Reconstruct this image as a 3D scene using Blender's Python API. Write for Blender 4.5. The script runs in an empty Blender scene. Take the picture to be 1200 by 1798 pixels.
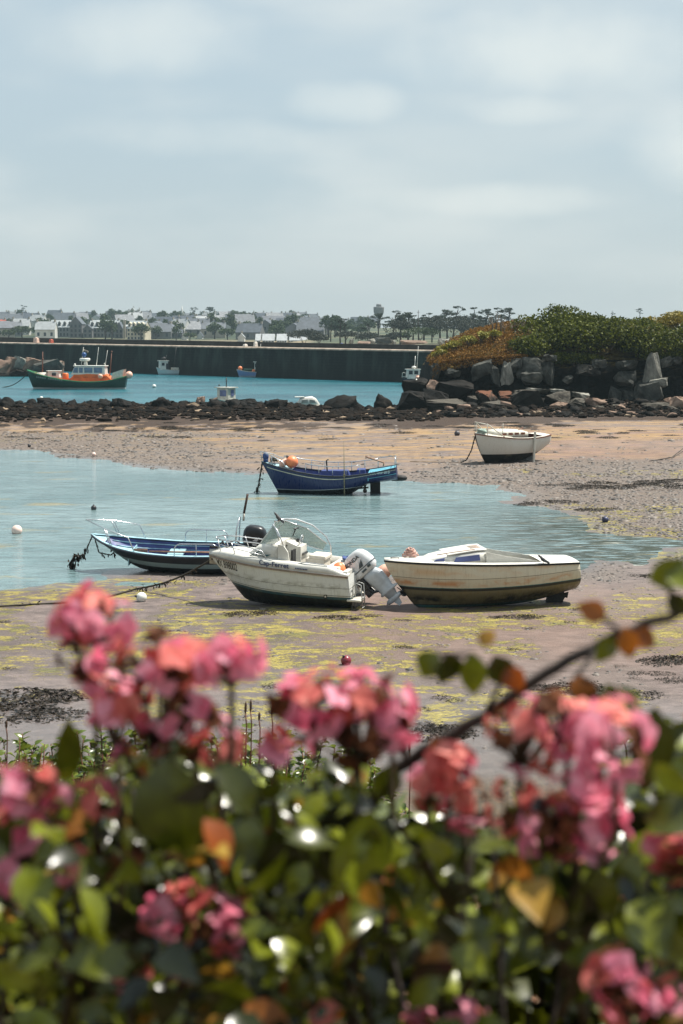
import bpy, bmesh, math, random
import numpy as np
from mathutils import Vector, Matrix, Euler

random.seed(7)
np.random.seed(7)
R = math.radians
scn = bpy.context.scene
COL = scn.collection

# ------------------------------------------------------------------ camera, world, sun
H = 7.7                      # eye height above the water
FPX = 3000.0                 # focal length in photograph pixels (1200 x 1798)
HOR = 582.0                  # row of the horizon
PITCH = math.atan((899 - HOR) / FPX)
cam_d = bpy.data.cameras.new('camera')
cam = bpy.data.objects.new('camera', cam_d)
COL.objects.link(cam)
cam.location = (0, 0, H)
cam.rotation_euler = (R(90) - PITCH, 0, 0)
cam_d.sensor_fit = 'VERTICAL'
cam_d.sensor_height = 36
cam_d.lens = FPX / 1798 * 36
cam_d.clip_start = 0.05
cam_d.clip_end = 8000
cam_d.dof.use_dof = True
cam_d.dof.focus_distance = 55
cam_d.dof.aperture_fstop = 7.0
scn.camera = cam

SUN = Vector((0.40, 0.17, 0.90)).normalized()      # direction towards the sun
sun_d = bpy.data.lights.new('sun', 'SUN')
sun_d.energy = 5.0
sun_d.angle = R(0.53)
sun_d.color = (1.0, 0.95, 0.86)
sun = bpy.data.objects.new('sun', sun_d)
COL.objects.link(sun)
sun.rotation_euler = SUN.to_track_quat('Z', 'Y').to_euler()
sun.location = (0, 0, 60)

w = bpy.data.worlds.new('World')
scn.world = w
w.use_nodes = True
nt = w.node_tree
nt.nodes.clear()
out = nt.nodes.new('ShaderNodeOutputWorld')
bg = nt.nodes.new('ShaderNodeBackground')
bg.inputs[1].default_value = 0.061
sky = nt.nodes.new('ShaderNodeTexSky')
sky.sky_type = 'NISHITA'
sky.sun_disc = False
sky.sun_elevation = math.asin(SUN.z)
sky.sun_rotation = math.atan2(SUN.x, SUN.y)
sky.air_density = 1.0
sky.dust_density = 2.2
sky.ozone_density = 1.5
tc = nt.nodes.new('ShaderNodeTexCoord')


def wnode(t, **kw):
    n = nt.nodes.new(t)
    for k, v in kw.items():
        setattr(n, k, v)
    return n


def cloud_layer(scale, zs, lo, hi, detail, off):
    mp = wnode('ShaderNodeMapping')
    mp.inputs['Scale'].default_value = (scale, scale, scale * zs)
    mp.inputs['Location'].default_value = off
    nt.links.new(tc.outputs['Generated'], mp.inputs['Vector'])
    nz = wnode('ShaderNodeTexNoise')
    nz.inputs['Scale'].default_value = 1.0
    nz.inputs['Detail'].default_value = detail
    nz.inputs['Roughness'].default_value = 0.5
    nt.links.new(mp.outputs[0], nz.inputs['Vector'])
    mr = wnode('ShaderNodeMapRange', interpolation_type='SMOOTHSTEP')
    mr.inputs['From Min'].default_value = lo
    mr.inputs['From Max'].default_value = hi
    nt.links.new(nz.outputs[0], mr.inputs['Value'])
    return mr.outputs[0]


def wmix(fac, a, b):
    m = wnode('ShaderNodeMix', data_type='RGBA')
    if hasattr(fac, 'is_linked'):
        nt.links.new(fac, m.inputs['Factor'])
    else:
        m.inputs['Factor'].default_value = fac
    for s, v in ((m.inputs['A'], a), (m.inputs['B'], b)):
        if hasattr(v, 'is_linked'):
            nt.links.new(v, s)
        else:
            s.default_value = v
    return m.outputs['Result']


veil = wmix(0.72, sky.outputs[0], (6.2, 7.6, 8.3, 1))              # thin high haze over the blue
c1 = cloud_layer(5.0, 3.0, 0.40, 0.75, 3.0, (3.1, 0.0, 1.7))
c2 = cloud_layer(7.0, 3.0, 0.47, 0.78, 3.5, (0.4, 2.0, 0.3))
m1 = wnode('ShaderNodeMath', operation='MULTIPLY')
m1.inputs[1].default_value = 0.40
nt.links.new(c1, m1.inputs[0])
m2 = wnode('ShaderNodeMath', operation='MULTIPLY')
m2.inputs[1].default_value = 0.32
nt.links.new(c2, m2.inputs[0])
col = wmix(m1.outputs[0], veil, (8.0, 8.5, 8.3, 1))
col = wmix(m2.outputs[0], col, (9.3, 9.6, 9.2, 1))


def wmath(op, a, b=0.0):
    n = wnode('ShaderNodeMath', operation=op)
    for s, v in zip(n.inputs, (a, b)):
        if hasattr(v, 'is_linked'):
            nt.links.new(v, s)
        else:
            s.default_value = v
    return n.outputs[0]


def wrange(v, a, b):
    mr = wnode('ShaderNodeMapRange', interpolation_type='SMOOTHSTEP')
    mr.inputs['From Min'].default_value = a
    mr.inputs['From Max'].default_value = b
    nt.links.new(v, mr.inputs['Value'])
    return mr.outputs[0]


sep = wnode('ShaderNodeSeparateXYZ')
nt.links.new(tc.outputs['Generated'], sep.inputs[0])
low = wmath('MULTIPLY', wrange(sep.outputs[2], .10, -.01), .6)      # paler, warmer air low down
col = wmix(low, col, (7.9, 8.5, 8.4, 1))
front = wrange(sep.outputs[1], .1, .4)
uu, vv = wmath('DIVIDE', sep.outputs[0], sep.outputs[1]), wmath('DIVIDE', sep.outputs[2], sep.outputs[1])
wz = wnode('ShaderNodeTexNoise')
wz.inputs['Scale'].default_value = 17
wz.inputs['Detail'].default_value = 5
nt.links.new(tc.outputs['Generated'], wz.inputs['Vector'])
wob = wmath('MULTIPLY', wmath('SUBTRACT', wz.outputs[0], .5), 4.6)
for u0, v0, ru, rv, amt in ((.122, .160, .06, .018, .5), (.0, .131, .024, .009, .42), (.105, .126, .026, .006, .32), (.085, .076, .065, .007, .38), (-.11, .168, .05, .018, .4), (-.085, .111, .05, .009, .3), (.24, .10, .06, .02, .5), (-.27, .09, .06, .015, .5)):
    a_, b_ = wmath('DIVIDE', wmath('SUBTRACT', uu, u0), ru), wmath('DIVIDE', wmath('SUBTRACT', vv, v0), rv)
    d_ = wmath('ADD', wmath('ADD', wmath('MULTIPLY', a_, a_), wmath('MULTIPLY', b_, b_)), wob)
    col = wmix(wmath('MULTIPLY', wmath('MULTIPLY', wrange(d_, 2.5, -1.0), front), amt), col, (9.6, 10.0, 9.5, 1))
nt.links.new(col, bg.inputs[0])
nt.links.new(bg.outputs[0], out.inputs[0])

scn.view_settings.view_transform = 'Standard'
scn.view_settings.look = 'None'
scn.view_settings.exposure = 0.70
scn.view_settings.gamma = 1.0
scn.view_settings.use_curve_mapping = False
scn.render.engine = 'CYCLES'
scn.cycles.max_bounces = 6
scn.cycles.transparent_max_bounces = 8
scn.cycles.volume_bounces = 0
scn.cycles.use_denoising = True
scn.cycles.sample_clamp_indirect = 6
scn.cycles.caustics_reflective = False
scn.cycles.caustics_refractive = False


# ------------------------------------------------------------------ photograph geometry
def ray(px, py):
    x, y = (px - 600) / FPX, -(py - 899) / FPX
    c, s = math.cos(PITCH), math.sin(PITCH)
    return Vector((x, c + y * s, -s + y * c))


def at(px, py, Y):
    d = ray(px, py)
    return Vector((0, 0, H)) + d * (Y / d.y)


def gp(px, py, z=0.0):
    d = ray(px, py)
    return Vector((0, 0, H)) + d * ((z - H) / d.z)


def ppm(Y):
    return FPX / Y


# ------------------------------------------------------------------ tags
def tag(o, label=None, cat=None, group=None, kind=None):
    if label: o['label'] = label
    if cat: o['category'] = cat
    if group: o['group'] = group
    if kind: o['kind'] = kind
    return o


def empty(name, loc=(0, 0, 0), rot=(0, 0, 0), label=None, cat=None, group=None):
    o = bpy.data.objects.new(name, None)
    o.empty_display_size = 0.2
    COL.objects.link(o)
    o.location = loc
    o.rotation_euler = rot
    return tag(o, label, cat, group)


def copy_tree(o, parent=None):
    c = o.copy()
    COL.objects.link(c)
    c.parent = parent
    for ch in list(o.children):
        copy_tree(ch, c)
    return c


# ------------------------------------------------------------------ materials
def lin(r, g, b):
    f = lambda c: (c / 255 / 12.92) if c / 255 <= 0.04045 else ((c / 255 + 0.055) / 1.055) ** 2.4
    return (f(r), f(g), f(b), 1)


class NT:
    """small helper around a material's node tree"""
    def __init__(s, name):
        s.m = bpy.data.materials.new(name)
        s.m.use_nodes = True
        s.t = s.m.node_tree
        s.p = s.t.nodes['Principled BSDF']
        s.o = s.t.nodes['Material Output']
        s.tc = s.t.nodes.new('ShaderNodeTexCoord')

    def n(s, typ, **kw):
        n = s.t.nodes.new(typ)
        for k, v in kw.items():
            setattr(n, k, v)
        return n

    def put(s, sock, v):
        if hasattr(v, 'is_linked'):
            s.t.links.new(v, sock)
        else:
            sock.default_value = v

    def noise(s, scale=5, detail=4, rough=.55, vec=None, scl=(1, 1, 1), coord='Object'):
        mp = s.n('ShaderNodeMapping')
        mp.inputs['Scale'].default_value = scl
        s.put(mp.inputs['Vector'], vec if vec is not None else s.tc.outputs[coord])
        z = s.n('ShaderNodeTexNoise')
        z.inputs['Scale'].default_value = scale
        z.inputs['Detail'].default_value = detail
        z.inputs['Roughness'].default_value = rough
        s.t.links.new(mp.outputs[0], z.inputs['Vector'])
        return z.outputs[0]

    def rng(s, v, a, b, c=0., d=1., smooth=True):
        r = s.n('ShaderNodeMapRange')
        if smooth: r.interpolation_type = 'SMOOTHSTEP'
        s.put(r.inputs['Value'], v)
        for k, x in zip(('From Min', 'From Max', 'To Min', 'To Max'), (a, b, c, d)):
            s.put(r.inputs[k], x)
        return r.outputs[0]

    def math(s, op, a, b=0.0, c=None):
        r = s.n('ShaderNodeMath', operation=op)
        s.put(r.inputs[0], a)
        s.put(r.inputs[1], b)
        if c is not None: s.put(r.inputs[2], c)
        return r.outputs[0]

    def mix(s, f, a, b):
        r = s.n('ShaderNodeMix', data_type='RGBA')
        s.put(r.inputs['Factor'], f)
        s.put(r.inputs['A'], a)
        s.put(r.inputs['B'], b)
        return r.outputs['Result']

    def attr(s, name):
        a = s.n('ShaderNodeAttribute')
        a.attribute_name = name
        return a.outputs['Fac']

    def xyz(s, coord='Object'):
        x = s.n('ShaderNodeSeparateXYZ')
        s.t.links.new(s.tc.outputs[coord], x.inputs[0])
        return x.outputs

    def bump(s, h, strength=.3, dist=.02, normal=None):
        b = s.n('ShaderNodeBump')
        b.inputs['Strength'].default_value = strength
        b.inputs['Distance'].default_value = dist
        s.put(b.inputs['Height'], h)
        if normal is not None: s.put(b.inputs['Normal'], normal)
        return b.outputs[0]

    def set(s, **kw):
        for k, v in kw.items():
            s.put(s.p.inputs[k.replace('_', ' ')], v)


def sh(c, f):
    return (min(1, c[0] * f), min(1, c[1] * f), min(1, c[2] * f), 1)


MATS = {}


def pm(name, c, rough=.6, var=.2, scale=6, c2=None, bump=0, bscale=30, metal=0, spec=.5, bdist=.01):
    if name in MATS: return MATS[name]
    g = NT(name)
    f = g.rng(g.noise(scale, 5), .32, .68)
    a, b = sh(c, 1 - var), (c2 or sh(c, 1 + var))
    g.set(Base_Color=g.mix(f, a, b), Roughness=g.rng(g.noise(scale * 2.3, 3), .2, .8, rough * .85, min(1, rough * 1.15)), Metallic=metal, Specular_IOR_Level=spec)
    if bump: g.set(Normal=g.bump(g.noise(bscale, 5), bump, bdist))
    MATS[name] = g.m
    return g.m


def leafmat(name, c1, c2, rough=.4, trans=.35, spec=.5, tcol=None, vein_amt=.35):
    """leaf or petal: glossy front, light passing through; per-leaf tone attribute"""
    if name in MATS: return MATS[name]
    g = NT(name)
    col = g.mix(g.attr('tone'), c1, c2)
    vein = g.noise(60, 3)
    col = g.mix(g.rng(vein, .35, .7, 0, vein_amt), col, sh(c1, .6))
    g.set(Base_Color=col, Roughness=rough, Specular_IOR_Level=spec)
    tr = g.n('ShaderNodeBsdfTranslucent')
    g.put(tr.inputs['Color'], tcol if tcol else col)
    ms = g.n('ShaderNodeMixShader')
    ms.inputs[0].default_value = trans
    g.t.links.new(g.p.outputs[0], ms.inputs[1])
    g.t.links.new(tr.outputs[0], ms.inputs[2])
    g.t.links.new(ms.outputs[0], g.o.inputs[0])
    MATS[name] = g.m
    return g.m


def hullmat(name, bands, dirt=(0.05, 0.04, 0.03, 1), dirt_amt=.35, rough=.35, stains=None, cv=(0, 0), rub=0):
    """hull paint: bands [(z_low, colour)] from the keel up, divided at z - cx*x - cxx*x*x; runs and scuffs of dirt over it"""
    g = NT(name)
    X, Y, Z = g.xyz()
    zz = g.math('SUBTRACT', Z, g.math('MULTIPLY', X, cv[0]))
    zz = g.math('SUBTRACT', zz, g.math('MULTIPLY', g.math('MULTIPLY', X, X), cv[1]))
    wob = g.math('MULTIPLY', g.math('SUBTRACT', g.noise(9, 4), .5), .012)
    zz = g.math('ADD', zz, wob)
    col = bands[0][1]
    for z0, c in bands[1:]:
        col = g.mix(g.rng(zz, z0 - .004, z0 + .004, smooth=False), col, c)
    streak = g.noise(7, 6, .6, scl=(3.0, 1, .35))
    blot = g.noise(2.2, 5, .62)
    d = g.math('MULTIPLY', g.rng(streak, .5, .78), dirt_amt)
    col = g.mix(d, col, dirt)
    col = g.mix(g.math('MULTIPLY', g.rng(blot, .52, .75), dirt_amt * .7), col, sh(dirt, 1.6))
    if stains:
        for (z0, z1, sc, amt, nscale) in stains:
            a = g.rng(zz, z0, (z0 + z1) / 2)
            b = g.rng(zz, (z0 + z1) / 2, z1, 1, 0)
            k = g.math('MULTIPLY', g.math('MULTIPLY', a, b), g.rng(g.noise(nscale, 5, .6, scl=(1, 1, 2.2)), .42, .62, 0, amt))
            col = g.mix(k, col, sc)
    g.set(Base_Color=col, Roughness=g.rng(streak, .3, .7, rough * .8, min(1, rough * 1.6)), Normal=g.bump(g.noise(16, 4), .06, .02))
    return g.m


# ------------------------------------------------------------------ mesh builder
class MB:
    def __init__(s):
        s.v, s.f, s.m, s.s = [], [], [], []

    def add(s, vs, fs, mi=0, smooth=False):
        k = len(s.v)
        s.v.extend([tuple(p) for p in vs])
        for f in fs:
            s.f.append(tuple(i + k for i in f))
            s.m.append(mi)
            s.s.append(smooth)

    def box(s, c, d, mi=0, rot=None, top=1.0, topx=None):
        x, y, z = d[0] / 2, d[1] / 2, d[2] / 2
        tx = top if topx is None else topx
        vs = [Vector((sx * x * (tx if sz > 0 else 1), sy * y * (top if sz > 0 else 1), sz * z)) for sz in (-1, 1) for sy in (-1, 1) for sx in (-1, 1)]
        if rot is not None:
            M = Euler(rot).to_matrix()
            vs = [M @ p for p in vs]
        vs = [p + Vector(c) for p in vs]
        s.add(vs, [(0, 2, 3, 1), (4, 5, 7, 6), (0, 1, 5, 4), (2, 6, 7, 3), (0, 4, 6, 2), (1, 3, 7, 5)], mi)

    def tube(s, path, r, n=8, mi=0, caps=True, closed=False):
        P = [Vector(p) for p in path]
        rs = r if isinstance(r, (list, tuple)) else [r] * len(P)
        rings = []
        up = None
        for i, p in enumerate(P):
            a = P[i - 1] if i else P[i]
            b = P[i + 1] if i < len(P) - 1 else P[i]
            t = (b - a)
            if t.length < 1e-9: t = Vector((0, 0, 1))
            t.normalize()
            if up is None:
                up = Vector((0, 0, 1)) if abs(t.z) < .9 else Vector((1, 0, 0))
            u = up - t * up.dot(t)
            if u.length < 1e-6: u = t.orthogonal()
            u.normalize()
            up = u
            q = t.cross(u)
            rings.append([p + (u * math.cos(2 * math.pi * k / n) + q * math.sin(2 * math.pi * k / n)) * rs[i] for k in range(n)])
        s.loft(rings, mi, caps, True)

    def loft(s, rings, mi=0, caps=True, smooth=True, closed=True):
        n = len(rings[0])
        vs = [p for r in rings for p in r]
        fs = []
        for i in range(len(rings) - 1):
            for k in range(n if closed else n - 1):
                a, b = i * n + k, i * n + (k + 1) % n
                fs.append((a, b, b + n, a + n))
        s.add(vs, fs, mi, smooth)
        if caps:
            s.add(list(rings[0]), [tuple(range(n - 1, -1, -1))], mi)
            s.add(list(rings[-1]), [tuple(range(n))], mi)

    def lathe(s, prof, n=20, c=(0, 0, 0), mi=0, M=None, smooth=True):
        rings = []
        for r, z in prof:
            ring = [Vector((max(r, 1e-4) * math.cos(2 * math.pi * k / n), max(r, 1e-4) * math.sin(2 * math.pi * k / n), z)) for k in range(n)]
            if M is not None: ring = [M @ p for p in ring]
            rings.append([p + Vector(c) for p in ring])
        s.loft(rings, mi, True, smooth)

    def ball(s, c, r, mi=0, n=14, sc=(1, 1, 1)):
        rings = []
        m = n // 2 + 2
        for i in range(m + 1):
            a = math.pi * i / m
            rr, zz = math.sin(a), -math.cos(a)
            rings.append([Vector(c) + Vector((max(rr, .002) * math.cos(2 * math.pi * k / n) * r * sc[0], max(rr, .002) * math.sin(2 * math.pi * k / n) * r * sc[1], zz * r * sc[2])) for k in range(n)])
        s.loft(rings, mi, True, True)

    def prism(s, poly, y0, y1, mi=0, smooth=False):
        """outline in x,z extruded from y0 to y1"""
        n = len(poly)
        vs = [(x, y0, z) for x, z in poly] + [(x, y1, z) for x, z in poly]
        fs = [tuple(range(n)), tuple(range(2 * n - 1, n - 1, -1))] + [(i, i + n, (i + 1) % n + n, (i + 1) % n) for i in range(n)]
        s.add(vs, fs, mi, smooth)

    def build(s, name, mats, parent=None, bevel=0, loc=None, rot=None, norm=True, solid=0):
        me = bpy.data.meshes.new(name)
        me.from_pydata(s.v, [], s.f)
        if not isinstance(mats, (list, tuple)): mats = [mats]
        for m in mats: me.materials.append(m)
        me.polygons.foreach_set('material_index', s.m)
        me.polygons.foreach_set('use_smooth', s.s)
        if norm:
            bm = bmesh.new()
            bm.from_mesh(me)
            bmesh.ops.remove_doubles(bm, verts=bm.verts, dist=1e-5)
            bmesh.ops.recalc_face_normals(bm, faces=bm.faces)
            bm.to_mesh(me)
            bm.free()
        o = bpy.data.objects.new(name, me)
        COL.objects.link(o)
        o.parent = parent
        if loc is not None: o.location = loc
        if rot is not None: o.rotation_euler = rot
        if solid:
            md = o.modifiers.new('solid', 'SOLIDIFY')
            md.thickness = solid
            md.offset = 0
        if bevel:
            md = o.modifiers.new('bevel', 'BEVEL')
            md.width = bevel
            md.segments = 2
            md.limit_method = 'ANGLE'
        return o


def npmesh(name, V, F, mats, parent=None, tone=None, smooth=False, attrs=None, mi=None):
    me = bpy.data.meshes.new(name)
    me.from_pydata(np.asarray(V).tolist(), [], F if isinstance(F, list) else np.asarray(F).tolist())
    if not isinstance(mats, (list, tuple)): mats = [mats]
    for m in mats: me.materials.append(m)
    if smooth: me.polygons.foreach_set('use_smooth', [True] * len(me.polygons))
    if mi is not None: me.polygons.foreach_set('material_index', np.asarray(mi, dtype=np.int32))
    if tone is not None:
        a = me.attributes.new('tone', 'FLOAT', 'POINT')
        a.data.foreach_set('value', np.asarray(tone, dtype=np.float32))
    for k, v in (attrs or {}).items():
        a = me.attributes.new(k, 'FLOAT', 'POINT')
        a.data.foreach_set('value', np.asarray(v, dtype=np.float32))
    o = bpy.data.objects.new(name, me)
    COL.objects.link(o)
    o.parent = parent
    return o


def unit(a):
    return a / (np.linalg.norm(a, axis=-1, keepdims=True) + 1e-9)


def rnd_dirs(n):
    return unit(np.random.normal(size=(n, 3)))


def quads(P, size, aspect=.6, up=.4, tone=None):
    """leaf-sized faces at points P, turned at random but mostly facing up"""
    n = len(P)
    N = unit(rnd_dirs(n) + np.array([0, 0, up]))
    T = unit(np.cross(N, rnd_dirs(n)))
    B = np.cross(N, T)
    s = np.asarray(size).reshape(-1, 1) * np.ones((n, 1))
    a, b = T * s * .5, B * s * .5 * aspect
    V = np.stack([P - a, P - b * .9 + a * .1, P + a, P + b * .9 + a * .1], 1).reshape(-1, 3)
    F = np.arange(4 * n).reshape(n, 4)
    t = np.random.rand(n) if tone is None else tone
    return V, F, np.repeat(t, 4)


def leaves(P, D, N, L, W, curl, tone, cup=.18, tip=.85):
    """curved pointed leaves, five by three vertices each"""
    n = len(P)
    D, N = unit(D), np.asarray(N)
    N = unit(N - D * np.sum(N * D, 1, keepdims=True))
    S = np.cross(D, N)
    L, W, curl = [np.asarray(q).reshape(-1, 1) * np.ones((n, 1)) for q in (L, W, curl)]
    V = []
    for i in range(6):
        u = i / 5
        wd = W * max(.02, math.sin(math.pi * u ** tip)) * .5
        c = P + D * L * u * (1 - .12 * u) - N * curl * L * u * u
        for j in (-1, 0, 1):
            V.append(c + S * wd * j + N * wd * cup * abs(j) * 2)
    V = np.stack(V, 1).reshape(-1, 3)
    base = np.arange(n)[:, None] * 18
    fs = []
    for i in range(5):
        for j in range(2):
            a = i * 3 + j
            fs.append(np.concatenate([base + a, base + a + 1, base + a + 4, base + a + 3], 1))
    F = np.stack(fs, 1).reshape(-1, 4)
    return V, F, np.repeat(tone, 18)


def catm(xs, ys):
    xs, ys = np.asarray(xs, float), np.asarray(ys, float)
    m = np.gradient(ys, xs)

    def f(t):
        t = np.clip(t, xs[0], xs[-1])
        i = int(np.clip(np.searchsorted(xs, t) - 1, 0, len(xs) - 2))
        h = xs[i + 1] - xs[i]
        s = (t - xs[i]) / h
        return float((2 * s**3 - 3 * s**2 + 1) * ys[i] + (s**3 - 2 * s**2 + s) * h * m[i] + (-2 * s**3 + 3 * s**2) * ys[i + 1] + (s**3 - s**2) * h * m[i + 1])
    return f


# ------------------------------------------------------------------ numpy noise
def _hash(ix, iy, seed):
    h = (ix * 374761393 + iy * 668265263 + seed * 974711) & 0xffffffff
    h = ((h ^ (h >> 13)) * 1274126177) & 0xffffffff
    return ((h ^ (h >> 16)) & 0xffff) / 65535.0


def vnoise(x, y, seed=0):
    x, y = np.asarray(x, float), np.asarray(y, float)
    ix, iy = np.floor(x).astype(np.int64), np.floor(y).astype(np.int64)
    fx, fy = x - ix, y - iy
    fx, fy = fx * fx * (3 - 2 * fx), fy * fy * (3 - 2 * fy)
    a, b = _hash(ix, iy, seed), _hash(ix + 1, iy, seed)
    c, d = _hash(ix, iy + 1, seed), _hash(ix + 1, iy + 1, seed)
    return (a * (1 - fx) + b * fx) * (1 - fy) + (c * (1 - fx) + d * fx) * fy


def fbm(x, y, seed=0, o=4):
    s, a, t = 0, .5, 0
    for k in range(o):
        s = s + a * vnoise(np.asarray(x) * 2**k, np.asarray(y) * 2**k, seed + k)
        t += a
        a *= .5
    return s / t


def sstep(a, b, x):
    t = np.clip((np.asarray(x, float) - a) / (b - a), 0, 1)
    return t * t * (3 - 2 * t)

# ================================================================== GROUND, WATER
POOL_PX = [(-700, 776), (-200, 783), (0, 790), (110, 799), (200, 812), (300, 823), (450, 831), (560, 837), (700, 845), (800, 853), (870, 858), (915, 866), (905, 879),
           (960, 889), (1000, 905), (1040, 930), (1100, 948), (1200, 958), (1260, 965), (1210, 977), (1100, 985), (1030, 989), (990, 1003), (700, 1013), (345, 1006), (280, 1001), (215, 1003),
           (190, 1018), (100, 1030), (0, 1037), (-300, 1055), (-800, 1066)]
POOL = np.array([[gp(x, y).x, gp(x, y).y] for x, y in POOL_PX])


def sdist(x, y, poly):
    x, y = np.asarray(x, float), np.asarray(y, float)
    d = np.full(x.shape, 1e9)
    ins = np.zeros(x.shape, bool)
    n = len(poly)
    for i in range(n):
        ax, ay = poly[i]
        bx, by = poly[(i + 1) % n]
        ex, ey = bx - ax, by - ay
        t = np.clip(((x - ax) * ex + (y - ay) * ey) / (ex * ex + ey * ey), 0, 1)
        d = np.minimum(d, np.hypot(x - ax - t * ex, y - ay - t * ey))
        c = ((ay > y) != (by > y)) & (x < (bx - ax) * (y - ay) / (by - ay + 1e-12) + ax)
        ins ^= c
    return np.where(ins, -d, d)


def ground(x, y):
    """height of the shore: bank under the camera, beach, pool bed, rocky bar, sea bed"""
    x, y = np.asarray(x, float), np.asarray(y, float)
    d = sdist(x, y, POOL)
    px = 600 + FPX * x / np.maximum(y, 1)
    z = np.where(d > 0, np.minimum(.016 * d, .45), np.maximum(.02 * d, -.5))
    z = z + (fbm(x * .35, y * .35, 3, 4) - .5) * .10 * sstep(-6, 10, d + 6) + (fbm(x * 1.6, y * .9, 9, 3) - .5) * .035
    # low mound that carries the boulder bank, dropping to the sea
    bank = np.exp(-((y - 153) / 9.0) ** 2) * (.45 * sstep(620, 480, px) + .05)
    z = z + bank
    sea = sstep(157, 172, y) * sstep(820, 740, px)
    z = z * (1 - sea) + sea * -2.0
    # foot of the headland
    z = z + 1.0 * sstep(146, 157, y) * sstep(755, 800, px)
    prof = np.interp(y, [-30, 0, 2.2, 4, 9, 14, 20, 27, 33], [6.3, 6.0, 5.6, 4.9, 3.7, 2.9, 1.35, .3, -3])
    prof = prof + (fbm(x * .8, y * .8, 21, 4) - .5) * .35 * sstep(33, 20, y)
    return np.maximum(z, prof)


def gz(x, y):
    return float(ground(np.array([x]), np.array([y]))[0])


def gnd(px, py, it=6):
    """point of the shore seen at a pixel of the photograph"""
    z = 0.1
    for _ in range(it):
        p = gp(px, py, z)
        z = .5 * z + .5 * gz(p.x, p.y)
    p = gp(px, py, z)
    p.z = gz(p.x, p.y)
    return p


def sand_mat():
    g = NT('shore_sand')
    n1 = g.noise(.9, 6, .6)
    n2 = g.noise(3.0, 7, .70, scl=(.6, .8, 1))
    n5 = g.noise(.5, 6, .66, scl=(.5, 1.5, 1))
    n3 = g.noise(20, 5, .66, scl=(.7, 1.3, 1))
    mauve = g.mix(g.rng(n2, .3, .7), lin(78, 68, 65), lin(122, 108, 103))
    tan = g.mix(g.rng(n2, .3, .7), lin(120, 92, 60), lin(160, 132, 92))
    pink = g.mix(g.rng(n1, .3, .7), lin(100, 80, 70), lin(130, 105, 92))
    col = g.mix(g.attr('pink'), mauve, pink)
    col = g.mix(g.math('MULTIPLY', g.attr('tan'), g.rng(n5, .40, .60)), col, tan)
    grey = g.mix(g.rng(n3, .35, .65), lin(58, 51, 47), lin(122, 110, 99))
    col = g.mix(g.math('MULTIPLY', g.attr('pebble'), g.rng(n2, .3, .6, .25, .95)), col, grey)
    wet = g.attr('wet')
    col = g.mix(g.math('MULTIPLY', wet, .4), col, lin(100, 94, 90))
    # bright green-yellow algae film in ragged patches
    am = g.math('ADD', g.attr('algae'), g.math('MULTIPLY', g.math('SUBTRACT', n2, .5), 2.0))
    am = g.math('ADD', am, g.math('MULTIPLY', g.math('SUBTRACT', n3, .5), .7))
    am = g.math('ADD', am, g.math('MULTIPLY', g.math('SUBTRACT', n5, .5), .9))
    af = g.math('MULTIPLY', g.rng(am, .54, .64), g.rng(g.noise(9, 5, .7, scl=(.5, 1.2, 1)), .36, .50, .3, 1))
    alg = g.mix(g.rng(n3, .3, .7), lin(108, 98, 34), lin(176, 160, 76))
    alg = g.mix(g.rng(n1, .45, .7), alg, lin(92, 92, 42))
    col = g.mix(g.math('MULTIPLY', af, .92), col, alg)
    wm = g.math('ADD', g.attr('weed'), g.math('MULTIPLY', g.math('SUBTRACT', n2, .5), 1.1))
    wm = g.math('ADD', wm, g.math('MULTIPLY', g.math('SUBTRACT', n3, .5), .6))
    wf = g.rng(wm, .5, .62)
    col = g.mix(wf, col, g.mix(g.rng(n3, .35, .7), lin(30, 24, 18), lin(72, 48, 28)))
    soil = g.mix(g.rng(n3, .3, .7), lin(46, 36, 22), lin(112, 88, 56))
    col = g.mix(g.attr('soil'), col, soil)
    rough = g.rng(wet, 0, 1, .82, .22, smooth=False)
    hgt = g.math('ADD', g.math('MULTIPLY', n2, .5), g.math('MULTIPLY', n3, .5))
    hgt = g.math('ADD', hgt, g.math('MULTIPLY', g.math('ADD', wf, af), .35))
    hgt = g.math('MULTIPLY', hgt, g.rng(wet, 0, 1, 1, .25, smooth=False))
    g.set(Base_Color=col, Roughness=g.math('ADD', rough, g.math('MULTIPLY', wf, .1)), Normal=g.bump(hgt, .8, .11), Specular_IOR_Level=.45)
    return g.m


# fan-shaped sheet: fine where it is near, wide where it is far
Yr = [-6.0]
while Yr[-1] < 178:
    y_ = max(Yr[-1], 3)
    Yr.append(Yr[-1] + max(.16, 2.2 * y_ * y_ / (FPX * H)))
Yr = np.array(Yr)
S = np.concatenate([np.linspace(-3.2, -1.25, 40, endpoint=False), np.linspace(-1.25, 1.25, 420), np.linspace(1.25, 3.2, 41)[1:]])
GX = S[None, :] * (.2 * np.maximum(Yr, 0)[:, None] + 3.0)
GY = np.repeat(Yr[:, None], len(S), 1)
GZ = ground(GX, GY)
PX = 600 + FPX * GX / np.maximum(GY, 1)
PY = HOR + (H - np.minimum(GZ, 2)) * FPX / np.maximum(GY, 1)
dP = sdist(GX, GY, POOL)
na = fbm(GX * .28, GY * .22, 31, 5)
nb = fbm(GX * .7, GY * .5, 41, 4)
nc = fbm(GX * .12, GY * .1, 51, 3)
band = lambda a, b, c, d, v: sstep(a, b, v) * (1 - sstep(c, d, v))
algae = .62 * band(1005, 1035, 1120, 1200, PY) * sstep(560, 330, PX) + .48 * band(1040, 1080, 1220, 1300, PY) + .26 * band(1000, 1040, 1300, 1330, PY)
algae = algae + .5 * band(868, 900, 975, 1000, PY) * sstep(880, 960, PX) + .34 * band(815, 825, 850, 880, PY) * sstep(820, 950, PX) + .25 * band(742, 752, 775, 790, PY)
algae = algae * sstep(.34, .62, na * .6 + nb * .4) * 1.5
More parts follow.
